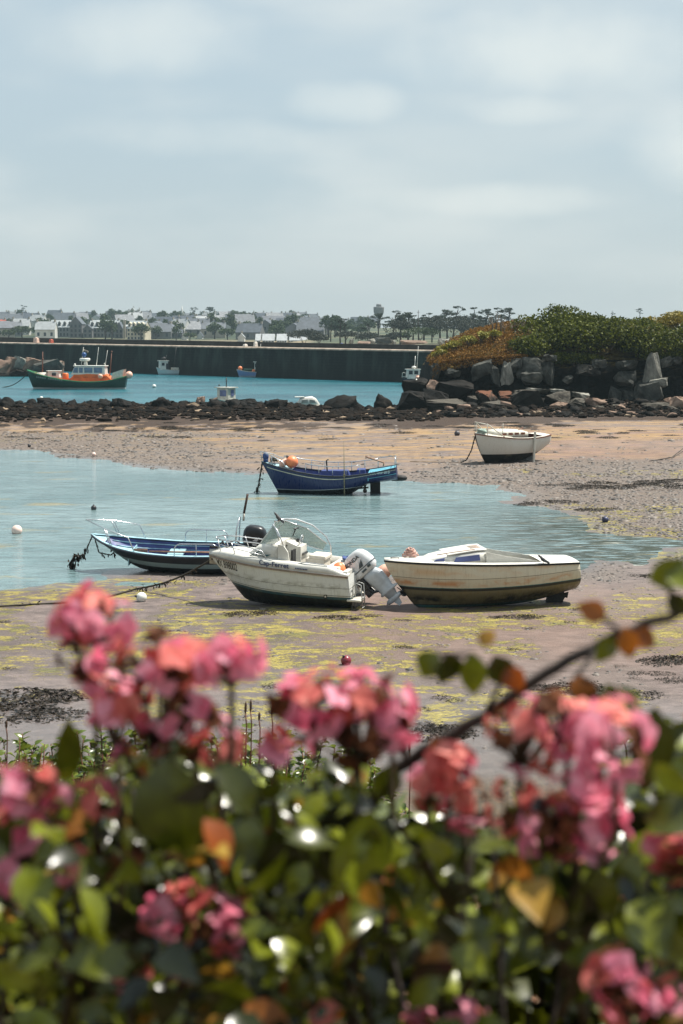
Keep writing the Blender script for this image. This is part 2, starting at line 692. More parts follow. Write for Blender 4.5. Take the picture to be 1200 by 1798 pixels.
weed = .82 * band(712, 720, 746, 762, PY) * (.45 + .55 * sstep(.34, .52, nb * .6 + na * .4)) * (1 - .6 * sstep(880, 1100, PX)) + .8 * sstep(742, 728, PY) * (PY > 500)
weed = weed + .8 * band(838, 850, 858, 866, PY) * sstep(900, 1000, PX) * sstep(.45, .6, na) + .7 * band(1200, 1215, 1290, 1310, PY) * sstep(.58, .68, nb) * sstep(120, 60, PX)
weed = weed + .45 * band(750, 756, 800, 815, PY) * sstep(.56, .7, nb)
pebble = band(752, 764, 830, 842, PY) * sstep(480, 330, PX + (na - .5) * 300) + band(800, 812, 985, 1000, PY) * sstep(640, 800, PX + (na - .5) * 260) * (dP > 0)
pebble = pebble + .8 * band(995, 1003, 1016, 1030, PY) * band(280, 330, 1080, 1130, PX) + .35 * sstep(.5, .65, nb)
tan = .35 * band(750, 765, 850, 990, PY) + .9 * band(742, 756, 790, 822, PY) * band(100, 300, 880, 1000, PX) + .95 * band(722, 735, 765, 775, PY)
pink = band(744, 754, 800, 812, PY) * sstep(860, 960, PX) + .6 * band(1010, 1050, 1130, 1230, PY) * sstep(480, 640, PX)
wet = sstep(1.6, .0, dP) * .8 * (PY < 1040) + .95 * sstep(1190, 1270, PY + (na - .5) * 160) + .25 * sstep(.5, .66, nc)
soil = sstep(30, 25, GY + (nb - .5) * 4)
nr, ncol = GX.shape
idx = np.arange(nr * ncol).reshape(nr, ncol)
F = np.stack([idx[:-1, :-1], idx[:-1, 1:], idx[1:, 1:], idx[1:, :-1]], -1).reshape(-1, 4)
cl = lambda a: np.clip(a, 0, 1).ravel()
o = npmesh('beach', np.stack([GX, GY, GZ], -1).reshape(-1, 3), F, sand_mat(), smooth=True,
           attrs=dict(algae=cl(np.minimum(algae, .56)), weed=cl(weed), pebble=cl(pebble), tan=cl(tan), pink=cl(pink), wet=cl(wet), soil=cl(soil)))
tag(o, kind='structure')


def water_mat(name, deep, light, scl, amp, rough, spec, patch):
    g = NT(name)
    a = g.noise(1.0, 4, .6, scl=scl)
    b = g.noise(3.3, 3, .55, scl=scl)
    p = g.noise(.06, 3, .55, scl=(1, 1.6, 1))
    col = g.mix(g.rng(p, .35, .65), deep, light)
    n1 = g.bump(a, amp, .35)
    n2 = g.bump(b, amp * .7, .12, n1)
    st = g.noise(.8, 6, .7, scl=(.6, 1.2, 1))
    col = g.mix(g.rng(st, .40, .66, 0, .6), col, sh(deep, .55))  # ripple contrast painted into the colour as darker streaks
    g.set(Base_Color=col, Roughness=rough, IOR=1.33, Specular_IOR_Level=spec, Normal=n2)
    if patch:
        X, Y, Z = g.xyz()
        # shallow rippled corner: weed on the bed, plus wave shading and glints painted in
        zone = g.math('MULTIPLY', g.math('MULTIPLY', g.rng(X, 1.5, 9), g.rng(Y, 50, 56)), g.rng(Y, 80, 68))
        rip = g.noise(1.1, 4, .6, scl=(.6, 2.6, 1))
        col = g.mix(g.math('MULTIPLY', zone, g.rng(rip, .40, .52, 0, .9)), col, lin(54, 56, 48))
        col = g.mix(g.math('MULTIPLY', zone, g.rng(rip, .60, .70, 0, .6)), col, lin(206, 210, 204))
        g.set(Specular_IOR_Level=g.math('SUBTRACT', spec, g.math('MULTIPLY', g.math('MULTIPLY', zone, g.rng(rip, .40, .52)), spec)))
        # floating weed and scum drifting in thin bands
        q = g.noise(.25, 6, .62, scl=(.7, 1.6, 1))
        f = g.math('MULTIPLY', g.rng(q, .60, .68), .75)
        g.set(Base_Color=g.mix(f, col, lin(140, 128, 84)))
    return g.m


def plane(name, x0, x1, y0, y1, z, mat, nx=2, ny=2):
    xs, ys = np.linspace(x0, x1, nx), np.linspace(y0, y1, ny)
    X, Y = np.meshgrid(xs, ys)
    V = np.stack([X, Y, X * 0 + z], -1).reshape(-1, 3)
    i = np.arange(nx * ny).reshape(ny, nx)
    return npmesh(name, V, np.stack([i[:-1, :-1], i[:-1, 1:], i[1:, 1:], i[1:, :-1]], -1).reshape(-1, 4), mat)


tag(plane('sea', -4000, 4000, 128, 7000, 0, water_mat('sea_water', lin(18, 74, 86), lin(44, 102, 112), (.45, .8, 1), .9, .25, .26, False)), kind='structure')
tag(plane('tidal_pool', -75, 45, 40, 128, 0, water_mat('pool_water', lin(92, 118, 120), lin(120, 142, 144), (1.0, 1.5, 1), .32, .10, .42, True)), kind='structure')

# stones on the pebbly stretches, too many to count
VE, FE, TE = [], [], []
k = 0
r5 = np.array([[1, 0], [.3, .95], [-.8, .6], [-.8, -.6], [.3, -.95]])
stonev = np.concatenate([np.c_[r5, np.full(5, -.2)], np.c_[r5 * .82, np.full(5, .38)], [[0, 0, .62]]])
for _ in range(60000):
    px, py = random.uniform(-30, 1230), random.uniform(752, 1330)
    if k > 9000: break
    p = gp(px, py, .2)
    i = min(nr - 1, int(np.searchsorted(Yr, p.y)))
    j = int(np.argmin(abs(GX[i] - p.x)))
    if pebble[i, j] * (.25 if py > 1030 else 1) < random.random() * 1.1 or GZ[i, j] < .01 or GY[i, j] < 27: continue
    s = random.uniform(.018, .05) * (1 + p.y / 75) * (1.9 if random.random() < .06 else 1)
    a = random.random() * 6.28
    M = np.array([[math.cos(a), -math.sin(a), 0], [math.sin(a), math.cos(a), 0], [0, 0, 1]])
    if p.y < 55: s *= .7
    v = (stonev * np.random.uniform(.75, 1.2, (11, 3))) @ M.T * s * np.array([1.3, 1.3, .8])
    VE.append(v + np.array([p.x, p.y, GZ[i, j] - s * .1]))
    FE += [(k * 11 + q, k * 11 + (q + 1) % 5, k * 11 + 5 + (q + 1) % 5, k * 11 + 5 + q) for q in range(5)] + [(k * 11 + 5 + q, k * 11 + 5 + (q + 1) % 5, k * 11 + 10, k * 11 + 10) [:3] for q in range(5)]
    TE += [random.random()] * 11
    k += 1
g = NT('pebble_stone')
g.set(Base_Color=g.mix(g.attr('tone'), lin(34, 30, 28), lin(112, 102, 94)), Roughness=.6)
tag(npmesh('pebbles', np.concatenate(VE), FE, g.m, tone=TE, smooth=True), kind='stuff')

# ================================================================== BREAKWATER
def wall_pt(s):
    """s = 0 at the photo's left part, 1 where the headland covers it"""
    return Vector((-53.6 + 67.3 * s, 335 - 78 * s, 0))


wn = Vector((.757, .653, 0))
wt = Vector((67.3, -78, 0)).normalized()


def wall_loft(prof, s0, s1, n=40):
    m = MB()
    rings = []
    for i in range(n + 1):
        s = s0 + (s1 - s0) * i / n
        c = wall_pt(s)
        cz = 5.36 - .46 * s
        rings.append([c + wn * o_ + Vector((0, 0, (cz if ref else 0) + z)) for o_, z, ref in prof(s)])
    m.loft(rings, smooth=False)
    return m


def wall_material():
    g = NT('breakwater_stone')
    X, Y, Z = g.xyz()
    u = g.math('SUBTRACT', g.math('MULTIPLY', X, wt.x), g.math('MULTIPLY', Y, -wt.y))
    cb = g.n('ShaderNodeCombineXYZ')
    g.put(cb.inputs[0], u)
    g.put(cb.inputs[1], Z)
    br = g.n('ShaderNodeTexBrick')
    br.inputs['Scale'].default_value = .55
    br.inputs['Mortar Size'].default_value = .025
    br.inputs['Color1'].default_value = (.35, .35, .35, 1)
    br.inputs['Color2'].default_value = (.75, .75, .75, 1)
    br.inputs['Mortar'].default_value = (0, 0, 0, 1)
    g.t.links.new(cb.outputs[0], br.inputs['Vector'])
    st = g.noise(.35, 6, .65, vec=cb.outputs[0], scl=(1, .22, 1))
    col = g.mix(br.outputs[0], lin(8, 15, 16), lin(34, 45, 44))
    col = g.mix(g.rng(st, .42, .68), col, lin(52, 62, 58))
    tide = g.rng(g.math('ADD', Z, g.math('MULTIPLY', st, 1.5)), .8, 3.6, 1, 0)
    col = g.mix(g.math('MULTIPLY', tide, .85), col, lin(18, 28, 28))
    g.set(Base_Color=col, Roughness=.9, Specular_IOR_Level=.1, Normal=g.bump(br.outputs[1], -.4, .08))
    return g.m


BW = wall_material()
PALE = pm('pale_granite', lin(140, 126, 112), .8, .4, .8, bump=.3, bscale=6)
PARA = pm('parapet_stone', lin(40, 40, 38), .9, .35, .6, bump=.4, bscale=3, bdist=.05)
bw = empty('breakwater', wall_pt(.5), label='long dark stone breakwater with pale coping and parapet across the harbour', cat='breakwater')
for nm, prof, mt in (('wall', lambda s: [(-.5, -2, 0), (.0, -.32, 1), (3.6, -.32, 1), (4.4, -2, 0)], BW),
                     ('coping', lambda s: [(-.15, -.318, 1), (-.15, -.12, 1), (.08, .0, 1), (3.3, .0, 1), (3.3, -.318, 1)], PALE),
                     ('parapet', lambda s: [(3.302, -.318, 1), (3.302, .92 - .22 * s, 1), (4.3, .92 - .22 * s, 1), (4.3, -.318, 1)], PARA)):
    o = wall_loft(prof, -1.6, 1.75).build(nm, mt, None, norm=True)
    o.parent = bw
    o.matrix_parent_inverse = Matrix.Translation(-wall_pt(.5))
    me = o.data
    me.transform(Matrix.Translation(-wall_pt(.5)))
    o.matrix_parent_inverse = Matrix.Identity(4)

# ================================================================== ROCKS
def rock_mesh(name, seed, mat, angular=True, sub=3, rough=.2):
    rs = random.Random(seed)
    bm = bmesh.new()
    if angular:
        for _ in range(15):
            v = Vector((rs.gauss(0, 1), rs.gauss(0, 1), rs.gauss(0, 1))).normalized()
            v = Vector([max(-.72, min(.72, c * 1.05)) for c in v])
            bm.verts.new(v * rs.uniform(.85, 1.1))
        bmesh.ops.convex_hull(bm, input=bm.verts)
        bmesh.ops.delete(bm, geom=[v for v in bm.verts if not v.link_faces], context='VERTS')
        bmesh.ops.triangulate(bm, faces=bm.faces)
        bmesh.ops.subdivide_edges(bm, edges=bm.edges, cuts=sub, use_grid_fill=True)
    else:
        bmesh.ops.create_icosphere(bm, subdivisions=3, radius=.8)
    sd = rs.randint(0, 999)
    for v in bm.verts:
        p = v.co.copy()
        n = float(fbm(p.x * 1.7 + 10 + p.z, p.y * 1.7 + p.z * 1.3 + 5, sd, 4)) - .5
        n2 = float(fbm(p.x * 4 + p.z * 3 + 7, p.y * 4 - p.z * 2 + 5, sd + 7, 3)) - .5
        v.co = p * (1 + n * (rough * 2 if angular else .9) + n2 * (rough if angular else .4))
    me = bpy.data.meshes.new(name)
    bm.to_mesh(me)
    bm.free()
    me.materials.append(mat)
    for p in me.polygons: p.use_smooth = not angular
    return me


def rock_mat(name, dark, pale, top=None, topamt=.7, weed=None):
    g = NT(name)
    a = g.noise(1.6, 6, .62)
    b = g.noise(7, 5, .65)
    col = g.mix(g.rng(a, .35, .68), dark, pale)
    col = g.mix(g.rng(b, .56, .72, 0, .6), col, sh(dark, .5))
    oi = g.n('ShaderNodeObjectInfo')
    col = g.mix(g.math('MULTIPLY', oi.outputs['Random'], .45), col, sh(dark, .7))
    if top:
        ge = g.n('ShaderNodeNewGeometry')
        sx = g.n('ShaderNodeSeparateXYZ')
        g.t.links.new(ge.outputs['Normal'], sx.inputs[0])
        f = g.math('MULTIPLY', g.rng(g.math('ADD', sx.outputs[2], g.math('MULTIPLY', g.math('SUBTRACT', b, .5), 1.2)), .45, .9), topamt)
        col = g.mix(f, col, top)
    g.set(Specular_IOR_Level=.12, Base_Color=col, Roughness=.85 if not weed else .7, Normal=g.bump(g.math('ADD', a, g.math('MULTIPLY', b, .6)), .8, .12))
    return g.m


DARK = rock_mat('weedy_rock', lin(11, 10, 8), lin(27, 23, 18), weed=True)
GREY = rock_mat('grey_rock', lin(52, 53, 50), lin(98, 98, 92))
BLACKISH = rock_mat('dark_slab_rock', lin(30, 28, 25), lin(56, 53, 48), top=lin(112, 107, 98), topamt=.45)  # upward faces painted paler, standing in for sunlit tops
LICHEN = rock_mat('lichen_rock', lin(40, 36, 33), lin(78, 72, 66), top=lin(132, 84, 60), topamt=.5)
PALEROCK = rock_mat('pale_rock', lin(100, 99, 92), lin(160, 158, 148))
BROWN = rock_mat('brown_rock', lin(112, 92, 80), lin(160, 138, 122))
RM = {}
for nm, mt, ang in (('peak', PALEROCK, True), ('dark', DARK, False), ('darka', DARK, True), ('grey', GREY, True), ('black', BLACKISH, True), ('lichen', LICHEN, True), ('pale', PALEROCK, True), ('brown', BROWN, True)):
    RM[nm] = [rock_mesh('boulder', 100 + q + len(nm) * 13, mt, ang) for q in range(5)]


for me in RM['peak']:
    for v in me.vertices:
        k_ = 1 - .62 * (v.co.z + 1) / 2
        v.co.x, v.co.y = v.co.x * k_ * 1.35 + .18 * v.co.z, v.co.y * k_ * 1.35


def boulder(kind, loc, size, rot=None, label=None, group=None, name='boulder', v=None):
    me = RM[kind][random.randrange(5) if v is None else v]
    o = bpy.data.objects.new(name, me)
    COL.objects.link(o)
    o.location = loc
    o.scale = (size[0] / 1.5, size[1] / 1.5, size[2] / 1.5)
    o.rotation_euler = rot if rot else (random.uniform(-.25, .25), random.uniform(-.25, .25), random.random() * 6.28)
    return tag(o, label, 'boulder', group)


# the dark bank of weedy boulders between beach and sea
rs = random.Random(5)
for i in range(200):
    px = rs.uniform(-60, 735)
    Y = rs.triangular(141, 166, 158) if px < 560 else rs.uniform(146, 164)
    X = (px - 600) / FPX * Y
    big = rs.random()
    s = rs.uniform(.45, .85) if big < .75 else rs.uniform(.85, 1.3)
    if px > 500: s *= .8
    if Y < 150: s *= .55
    if i > 160: s *= .7
    boulder('dark' if rs.random() < .55 else 'darka', (X, Y, gz(X, Y) + s * .22 if Y < 160 else gz(X, 157) * .6 + s * .2), (s * 1.25, s * 1.1, s * .95),
            label='dark weed-covered boulder in the low bank of rocks between beach and sea', group='boulders of the dark rock bank')
for px, py, wp, hp, lab in ((602, 716, 56, 26, 'broad dark weedy boulder beside the half-hidden white cabin boat'), (672, 715, 30, 26, 'upright dark boulder between the white cabin boat and the headland'),
                            (425, 720, 44, 18, 'flat-topped dark boulder right of the grey wheelhouse'), (458, 721, 36, 20, 'rounded dark boulder between wheelhouse boat and white cabin boat'),
                            (352, 706, 16, 14, 'pale squarish boulder on the bank left of the grey wheelhouse'), (376, 708, 18, 14, 'light brown boulder against the grey wheelhouse')):
    Y = 157
    q = at(px, py, Y)
    k = ppm(Y)
    boulder('dark' if py > 710 else 'brown', q, (wp / k * 1.1, wp / k, hp / k * 1.5), (0.05, 0.1, rs.random() * 3), label=lab)
# big boulders against the wall's foot, behind the lifeboat's bow
for px, py, wp, hp, kd, lab in ((4, 648, 34, 26, 'brown', 'brown boulder at the far left foot of the breakwater'), (22, 645, 26, 26, 'brown', 'dark brown rounded boulder left of the lifeboat bow'),
                                (36, 640, 24, 24, 'pale', 'pale pointed boulder above the lifeboat bow'), (58, 645, 30, 24, 'brown', 'pinkish domed boulder just behind the lifeboat bow'),
                                (78, 640, 52, 20, 'grey', 'long grey slab of rock behind the lifeboat foredeck'), (98, 648, 28, 22, 'brown', 'brown boulder at the right end of the pile by the breakwater'),
                                (40, 655, 40, 14, 'darka', 'low wet black rock at the waterline by the lifeboat bow'), (12, 658, 50, 12, 'darka', 'low wet black rock at the left waterline under the brown boulders')):
    Y = 296
    q = at(px, py, Y)
    k = ppm(Y)
    boulder(kd, q, (wp / k * 1.15, wp / k, hp / k * 1.4), (.1, -.15 if wp > 45 else .1, rs.random() * 3), label=lab)

# rubble between the boulders, too small and too many to count
def rubble(name, n, fx, fy, smin, smax, seed, mat, keep=lambda x, y: True):
    rg = np.random.default_rng(seed)
    VV, FF, TT = [], [], []
    bm = bmesh.new()
    bmesh.ops.create_icosphere(bm, subdivisions=1, radius=1)
    bv = np.array([v.co[:] for v in bm.verts])
    bf = np.array([[v.index for v in f.verts] for f in bm.faces])
    bm.free()
    xs, ys = fx(rg, n), fy(rg, n)
    xs = (xs - 600) / FPX * ys
    zs = ground(xs, ys)
    q = 0
    for x, y, z in zip(xs, ys, zs):
        s = rg.uniform(smin, smax) * (1 if rg.random() < .85 else 1.7)
        v = bv * rg.uniform(.6, 1.25, (len(bv), 1)) * s * np.array([1.4, 1.1, .75])
        a = rg.random() * 6.28
        c_, s_ = math.cos(a), math.sin(a)
        VV.append(np.stack([v[:, 0] * c_ - v[:, 1] * s_ + x, v[:, 0] * s_ + v[:, 1] * c_ + y, v[:, 2] + z + s * .15], 1))
        FF.append(bf + q)
        TT.append(np.full(len(bv), rg.random()))
        q += len(bv)
    return tag(npmesh(name, np.concatenate(VV), np.concatenate(FF), mat, tone=np.concatenate(TT)), kind='stuff')


g = NT('weedy_rubble')
tn = g.attr('tone')
col = g.mix(g.rng(tn, 0, .86, smooth=False), lin(12, 10, 8), lin(34, 26, 19))
col = g.mix(g.rng(tn, .965, .985), col, lin(150, 132, 112))
g.set(Base_Color=col, Roughness=.85, Specular_IOR_Level=.08, Normal=g.bump(g.noise(9, 4), .8, .05))
rubble('rubble', 4200, lambda r, n: r.uniform(-80, 770, n), lambda r, n: r.triangular(138, 153, 160, n), .10, .30, 4, g.m)
rubble('cliff_rubble', 1500, lambda r, n: r.uniform(740, 1290, n), lambda r, n: r.triangular(143, 152, 157, n), .08, .26, 5, g.m)

# ------------------------------------------------------------------ headland
hx = np.concatenate([np.linspace(7.7, 10, 14), np.linspace(10.4, 62, 110)])
ztop = np.interp(hx, [7.7, 8.4, 9, 10.5, 13, 16, 20, 26, 32, 45, 60], [.2, 4.4, 5.1, 6.0, 7.2, 7.8, 8.2, 8.4, 7.6, 7, 7])
edge = np.interp(hx, [7.7, 8.4, 9, 12, 16, 20, 32, 62], [.2, 4.0, 4.7, 5.1, 5.3, 5.2, 4.8, 4.6])
prof = [(-1.5, 0, 0), (-.6, .12, 0), (-.1, .3, 0), (.1, .5, 0), (.25, .68, 0), (.3, .84, 0), (.45, .96, 0), (1.0, 1.0, .0), (2.2, 1, .3), (4, 1, .6), (6.5, 1, .9), (9, 1, 1), (14, 1, 1), (22, .9, .95), (30, .4, .3), (36, -.2, 0)]
NS = 5
HV = []
for i, X in enumerate(hx):
    row = []
    for k in range((len(prof) - 1) * NS + 1):
        a, f = divmod(k, NS)
        a, f = (a, f / NS) if a < len(prof) - 1 else (a - 1, 1.0)
        yo, e, t = [prof[a][q] * (1 - f) + prof[a + 1][q] * f for q in range(3)]
        z = edge[i] * e * (1 - t) + ztop[i] * t * max(e, .0)
        row.append((X, 157.2 + yo, z + (.3 if yo > 0 else .0)))
    HV.append(row)
HV = np.array(HV)
hd = (fbm(HV[..., 0] * .5 + HV[..., 2] * .3, HV[..., 2] * .6 + HV[..., 1] * .2, 77, 5) - .5)
HV[..., 1] += hd * 1.6 * (HV[..., 2] > .2)
HV[..., 2] += (fbm(HV[..., 0] * .4, HV[..., 1] * .4, 78, 4) - .5) * 1.0 * sstep(158.5, 161, HV[..., 1])
g = NT('headland_earth')
ge = g.n('ShaderNodeNewGeometry')
sx = g.n('ShaderNodeSeparateXYZ')
g.t.links.new(ge.outputs['Normal'], sx.inputs[0])
n1, n2 = g.noise(.8, 6, .65), g.noise(3, 5, .65)
rockc = g.mix(g.rng(n1, .4, .62), lin(12, 11, 9), lin(32, 29, 24))
heath = g.mix(g.rng(n2, .35, .65), lin(60, 44, 22), lin(80, 70, 30))
g.set(Base_Color=g.mix(g.rng(sx.outputs[2], .5, .75), rockc, heath), Roughness=.9, Specular_IOR_Level=.1, Normal=g.bump(g.math('ADD', n1, n2), 1, .25))
a_, b_ = HV.shape[:2]
ii = np.arange(a_ * b_).reshape(a_, b_)
tag(npmesh('headland', HV.reshape(-1, 3), np.stack([ii[:-1, :-1], ii[1:, :-1], ii[1:, 1:], ii[:-1, 1:]], -1).reshape(-1, 4), g.m), kind='structure')

ROCKS = [  # px, py, w, h, kind, depth Y, label
    (846, 648, 32, 32, 'grey', 156.6, 'squarish grey rock set in the shaded cliff below the orange heath'), (870, 658, 18, 38, 'grey', 156.5, 'narrow leaning grey rock in the shaded cliff'),
    (890, 652, 18, 42, 'peak', 156.3, 'tall pale pointed rock in the middle of the shaded cliff'), (903, 640, 24, 26, 'grey', 156.6, 'grey rock tucked under the edge of the ivy'),
    (930, 648, 40, 34, 'grey', 156.4, 'large grey block in the cliff wall under the ivy'), (936, 664, 38, 20, 'grey', 156.2, 'lower grey block of the cliff wall under the ivy'),
    (960, 652, 24, 38, 'grey', 156.5, 'brownish grey block beside the large cliff block'), (766, 652, 16, 26, 'grey', 157.0, 'grey rock at the left end of the headland'),
    (794, 655, 24, 14, 'grey', 156.5, 'flat grey rock under the left end of the heath'), (966, 629, 22, 10, 'grey', 156.3, 'small grey rock just under the ivy edge'),
    (1052, 637, 22, 16, 'grey', 156.3, 'small bluish grey rock in the dark gap under the ivy'), (1105, 641, 36, 18, 'grey', 156.0, 'capstone of the stacked grey blocks on the right'),
    (1098, 662, 38, 28, 'grey', 156.0, 'middle of the stacked grey blocks on the right'), (1080, 697, 22, 36, 'grey', 155.6, 'upright grey stone standing below the stacked blocks'),
    (1105, 694, 32, 28, 'grey', 156.0, 'bottom stone of the stacked grey blocks on the right'), (1146, 654, 28, 54, 'peak', 155.6, 'tall pale triangular rock standing at the cliff on the right'),
    (1138, 684, 44, 36, 'grey', 155.3, 'rounded grey boulder at the foot of the pale triangular rock'), (1156, 674, 28, 22, 'pale', 155.2, 'bright pale rock slab on the flank of the triangular rock'),
    (1170, 634, 20, 18, 'grey', 156.4, 'small round rock right of the triangular rock tip'), (1190, 633, 18, 14, 'grey', 156.5, 'small rock at the right frame edge under the ivy'),
    (997, 667, 22, 12, 'grey', 156.0, 'lone pale grey rock in the dark middle of the cliff'), (1032, 650, 36, 16, 'black', 156.4, 'dark ledge rock in the cliff under the ivy'),
    (852, 698, 34, 20, 'lichen', 153.5, 'rock with a bright orange lichen top, left of its pair'), (893, 694, 28, 15, 'lichen', 153.8, 'rock with a bright orange lichen top, right of its pair'),
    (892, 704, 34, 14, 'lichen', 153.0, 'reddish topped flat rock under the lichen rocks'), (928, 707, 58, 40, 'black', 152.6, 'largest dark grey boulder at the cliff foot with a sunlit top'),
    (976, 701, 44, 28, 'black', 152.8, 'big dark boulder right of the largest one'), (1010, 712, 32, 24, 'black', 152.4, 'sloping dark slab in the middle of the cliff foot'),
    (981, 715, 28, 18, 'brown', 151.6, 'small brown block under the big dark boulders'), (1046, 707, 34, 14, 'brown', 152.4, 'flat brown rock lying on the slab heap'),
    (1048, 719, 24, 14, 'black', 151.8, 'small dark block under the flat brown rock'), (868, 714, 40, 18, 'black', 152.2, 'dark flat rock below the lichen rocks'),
    (845, 723, 32, 16, 'black', 151.4, 'low dark rock at the left of the cliff foot heap'), (888, 724, 32, 16, 'black', 151.2, 'low grey-topped rock in front of the heap'),
    (785, 714, 66, 24, 'black', 152.4, 'long dark wedge of rock left of the lichen rocks'), (815, 720, 40, 20, 'darka', 151.8, 'dark rock beside the long wedge'),
    (734, 683, 40, 34, 'darka', 156.5, 'black boulder the seagull stands on'), (732, 706, 54, 36, 'darka', 154.5, 'broad black boulder at the left end of the headland'),
    (762, 683, 24, 28, 'brown', 155.5, 'light rock wedged beside the black gull boulder'), (765, 704, 44, 34, 'darka', 154, 'black boulder at the corner of the headland'),
    (800, 690, 60, 40, 'darka', 155.4, 'black shaded boulder mass under the heath'), (1156, 719, 56, 20, 'black', 151.6, 'flat dark slab in front of the rounded grey boulder'),
    (1194, 712, 34, 28, 'brown', 151.8, 'reddish rounded rock at the right frame edge'), (1180, 722, 36, 16, 'black', 151, 'low dark rock by the reddish rock'),
    (1020, 694, 26, 12, 'pale', 153.6, 'small white-topped stone behind the slab heap'), (985, 688, 30, 8, 'pale', 154.4, 'flat pale stone in the shadow behind the boulders'),
    (948, 686, 40, 9, 'pale', 154.6, 'thin pale ledge behind the largest dark boulder'), (830, 705, 20, 18, 'black', 153, 'small dark stone left of the lichen rocks'),
    (1085, 716, 28, 12, 'black', 152, 'small dark stone below the upright grey stone'), (1118, 716, 30, 12, 'darka', 152, 'black stone between the stacked blocks and the slab')]
for px, py, wp, hp, kd, Y, lab in ROCKS:
    q = at(px, py, Y)
    k = ppm(Y)
    boulder(kd, q, (wp / k * 1.15, wp / k * 1.0, hp / k * 1.2), (rs.uniform(-.1, .1), rs.uniform(-.12, .12), rs.uniform(-.3, .3) if kd == 'peak' else rs.choice([0, 1.57, 3.14]) + rs.uniform(-.3, .3)), label=lab)
for i in range(110):
    px, Y = rs.uniform(770, 1260), rs.uniform(145, 156)
    X = (px - 600) / FPX * Y
    s = rs.uniform(.3, .95)
    boulder(rs.choice(['darka', 'black', 'darka', 'brown', 'dark']), (X, Y, gz(X, Y) + s * .15), (s * 1.4, s, s * .8),
            label='small loose rock in the rubble along the foot of the headland', group='loose rocks below the headland', name='loose_rock')

# ------------------------------------------------------------------ plants of the headland
IVY = leafmat('ivy_leaf', lin(24, 38, 8), lin(106, 112, 26), .6, .25, .2)
GORSE = leafmat('gorse_leaf', lin(96, 92, 28), lin(160, 140, 48), .6, .25)
HEATH = leafmat('heath_sprig', lin(88, 56, 22), lin(150, 112, 46), .7, .25, .2)
HEATHG = leafmat('heath_green', lin(104, 104, 34), lin(160, 150, 56), .7, .25)
WOOD = pm('grey_bark', lin(92, 80, 68), .9, .3, 6, bump=.5, bscale=20)


def lump_pts(n, c, r, shell=.35, lobes=14, seed=0, flat=1.0):
    """points through a lumpy crown made of lobes, denser towards its surface"""
    rg = np.random.default_rng(seed)
    c, r = np.array(c, float), np.array(r, float)
    L = unit(rg.normal(size=(lobes, 3)))
    L[:, 2] = np.abs(L[:, 2]) * .9 - .15
    lr = rg.uniform(.32, .52, lobes)
    lc = L * (1 - lr[:, None] * .85)
    w = lr ** 2
    which = rg.choice(lobes, n, p=w / w.sum())
    d = unit(rg.normal(size=(n, 3)))
    rad = 1 - shell * rg.random(n) ** 1.5
    return c + (lc[which] + d * lr[which][:, None] * rad[:, None]) * r


def shrub(name, c, r, n, size, mat, label, cat='shrub', group=None, seed=0, lobes=16, trunk=True, base_z=None):
    root = empty(name, (c[0], c[1], (c[2] - r[2]) if base_z is None else base_z), label=label, cat=cat, group=group)
    off = np.array(root.location)
    P = lump_pts(n, np.array(c) - off, r, .5, lobes, seed)
    V, F, t = quads(P, np.random.uniform(.7, 1.3, n) * size, .75, .55)
    npmesh('foliage', V, F, mat, root, t)
    if trunk:
        m = MB()
        for k in range(4):
            a = random.random() * 6.28
            e = Vector((math.cos(a) * r[0] * .5, math.sin(a) * r[1] * .5, r[2] * 1.2))
            m.tube([(0, 0, -.3), e * .4 + Vector((0, 0, .2)), e], [.09, .07, .03], 6)
        m.build('trunk', WOOD, root)
    return root


def hshrub(px, py, Y, rx, ry, rz, n, size, mat, label, seed, group=None, lobes=16, name='coastal_shrub'):
    k = ppm(Y)
    q = at(px, py, Y)
    return shrub(name, tuple(q), (rx / k, rz, ry / k), n, size, mat, label, 'shrub', group, seed, lobes)


hshrub(972, 585, 164, 80, 57, 5.0, 9000, .26, IVY, 'tall domed green shrub forming the top of the headland', 1, lobes=26)
hshrub(1050, 600, 159.5, 95, 56, 4.0, 12000, .25, IVY, 'wide mass of glossy ivy hanging over the middle of the headland cliff', 2, lobes=30)
hshrub(1150, 608, 159, 75, 46, 3.2, 8500, .24, IVY, 'ivy mound over the right part of the cliff beside the tall pale rock', 3, lobes=24)
hshrub(1225, 606, 159, 60, 50, 3.2, 5500, .24, IVY, 'ivy mound cut by the right edge of the frame', 4, lobes=20)
hshrub(945, 612, 159, 56, 34, 2.6, 5200, .24, IVY, 'low green shrub where the orange heath meets the ivy', 5)
hshrub(1185, 568, 168, 34, 26, 2.6, 2600, .24, GORSE, 'yellowish gorse bush on the skyline at the right edge', 6)
hshrub(1145, 572, 169, 28, 20, 2.4, 1700, .24, GORSE, 'small golden gorse bush behind the ivy mound', 7)
hshrub(1010, 632, 157.5, 62, 16, 1.2, 2400, .22, IVY, 'fringe of ivy hanging low over the dark middle of the cliff', 28)
hshrub(1165, 628, 157.5, 50, 12, 1.2, 1500, .22, IVY, 'fringe of ivy above the tall pale rock', 29)
hshrub(1012, 570, 167, 56, 24, 3.5, 3200, .26, IVY, 'green shrub shoulder right of the domed top', 8)
hshrub(1100, 572, 168, 64, 18, 3.0, 2600, .25, IVY, 'low green shrub on the skyline right of the dome', 18)
for i, (px, py) in enumerate(((775, 622), (800, 607), (822, 598), (845, 590), (868, 588), (792, 628), (850, 612), (780, 614), (812, 616), (832, 606), (872, 604), (895, 596), (858, 598), (765, 630), (885, 616), (905, 622))):
    hshrub(px, py, 159.5 + i * .4, 17, 11, 1.0, 420, .22, HEATHG, 'small yellow-green bush among the orange heath on the headland', 30 + i, 'small bushes in the headland heath', 8, 'heath_bush')

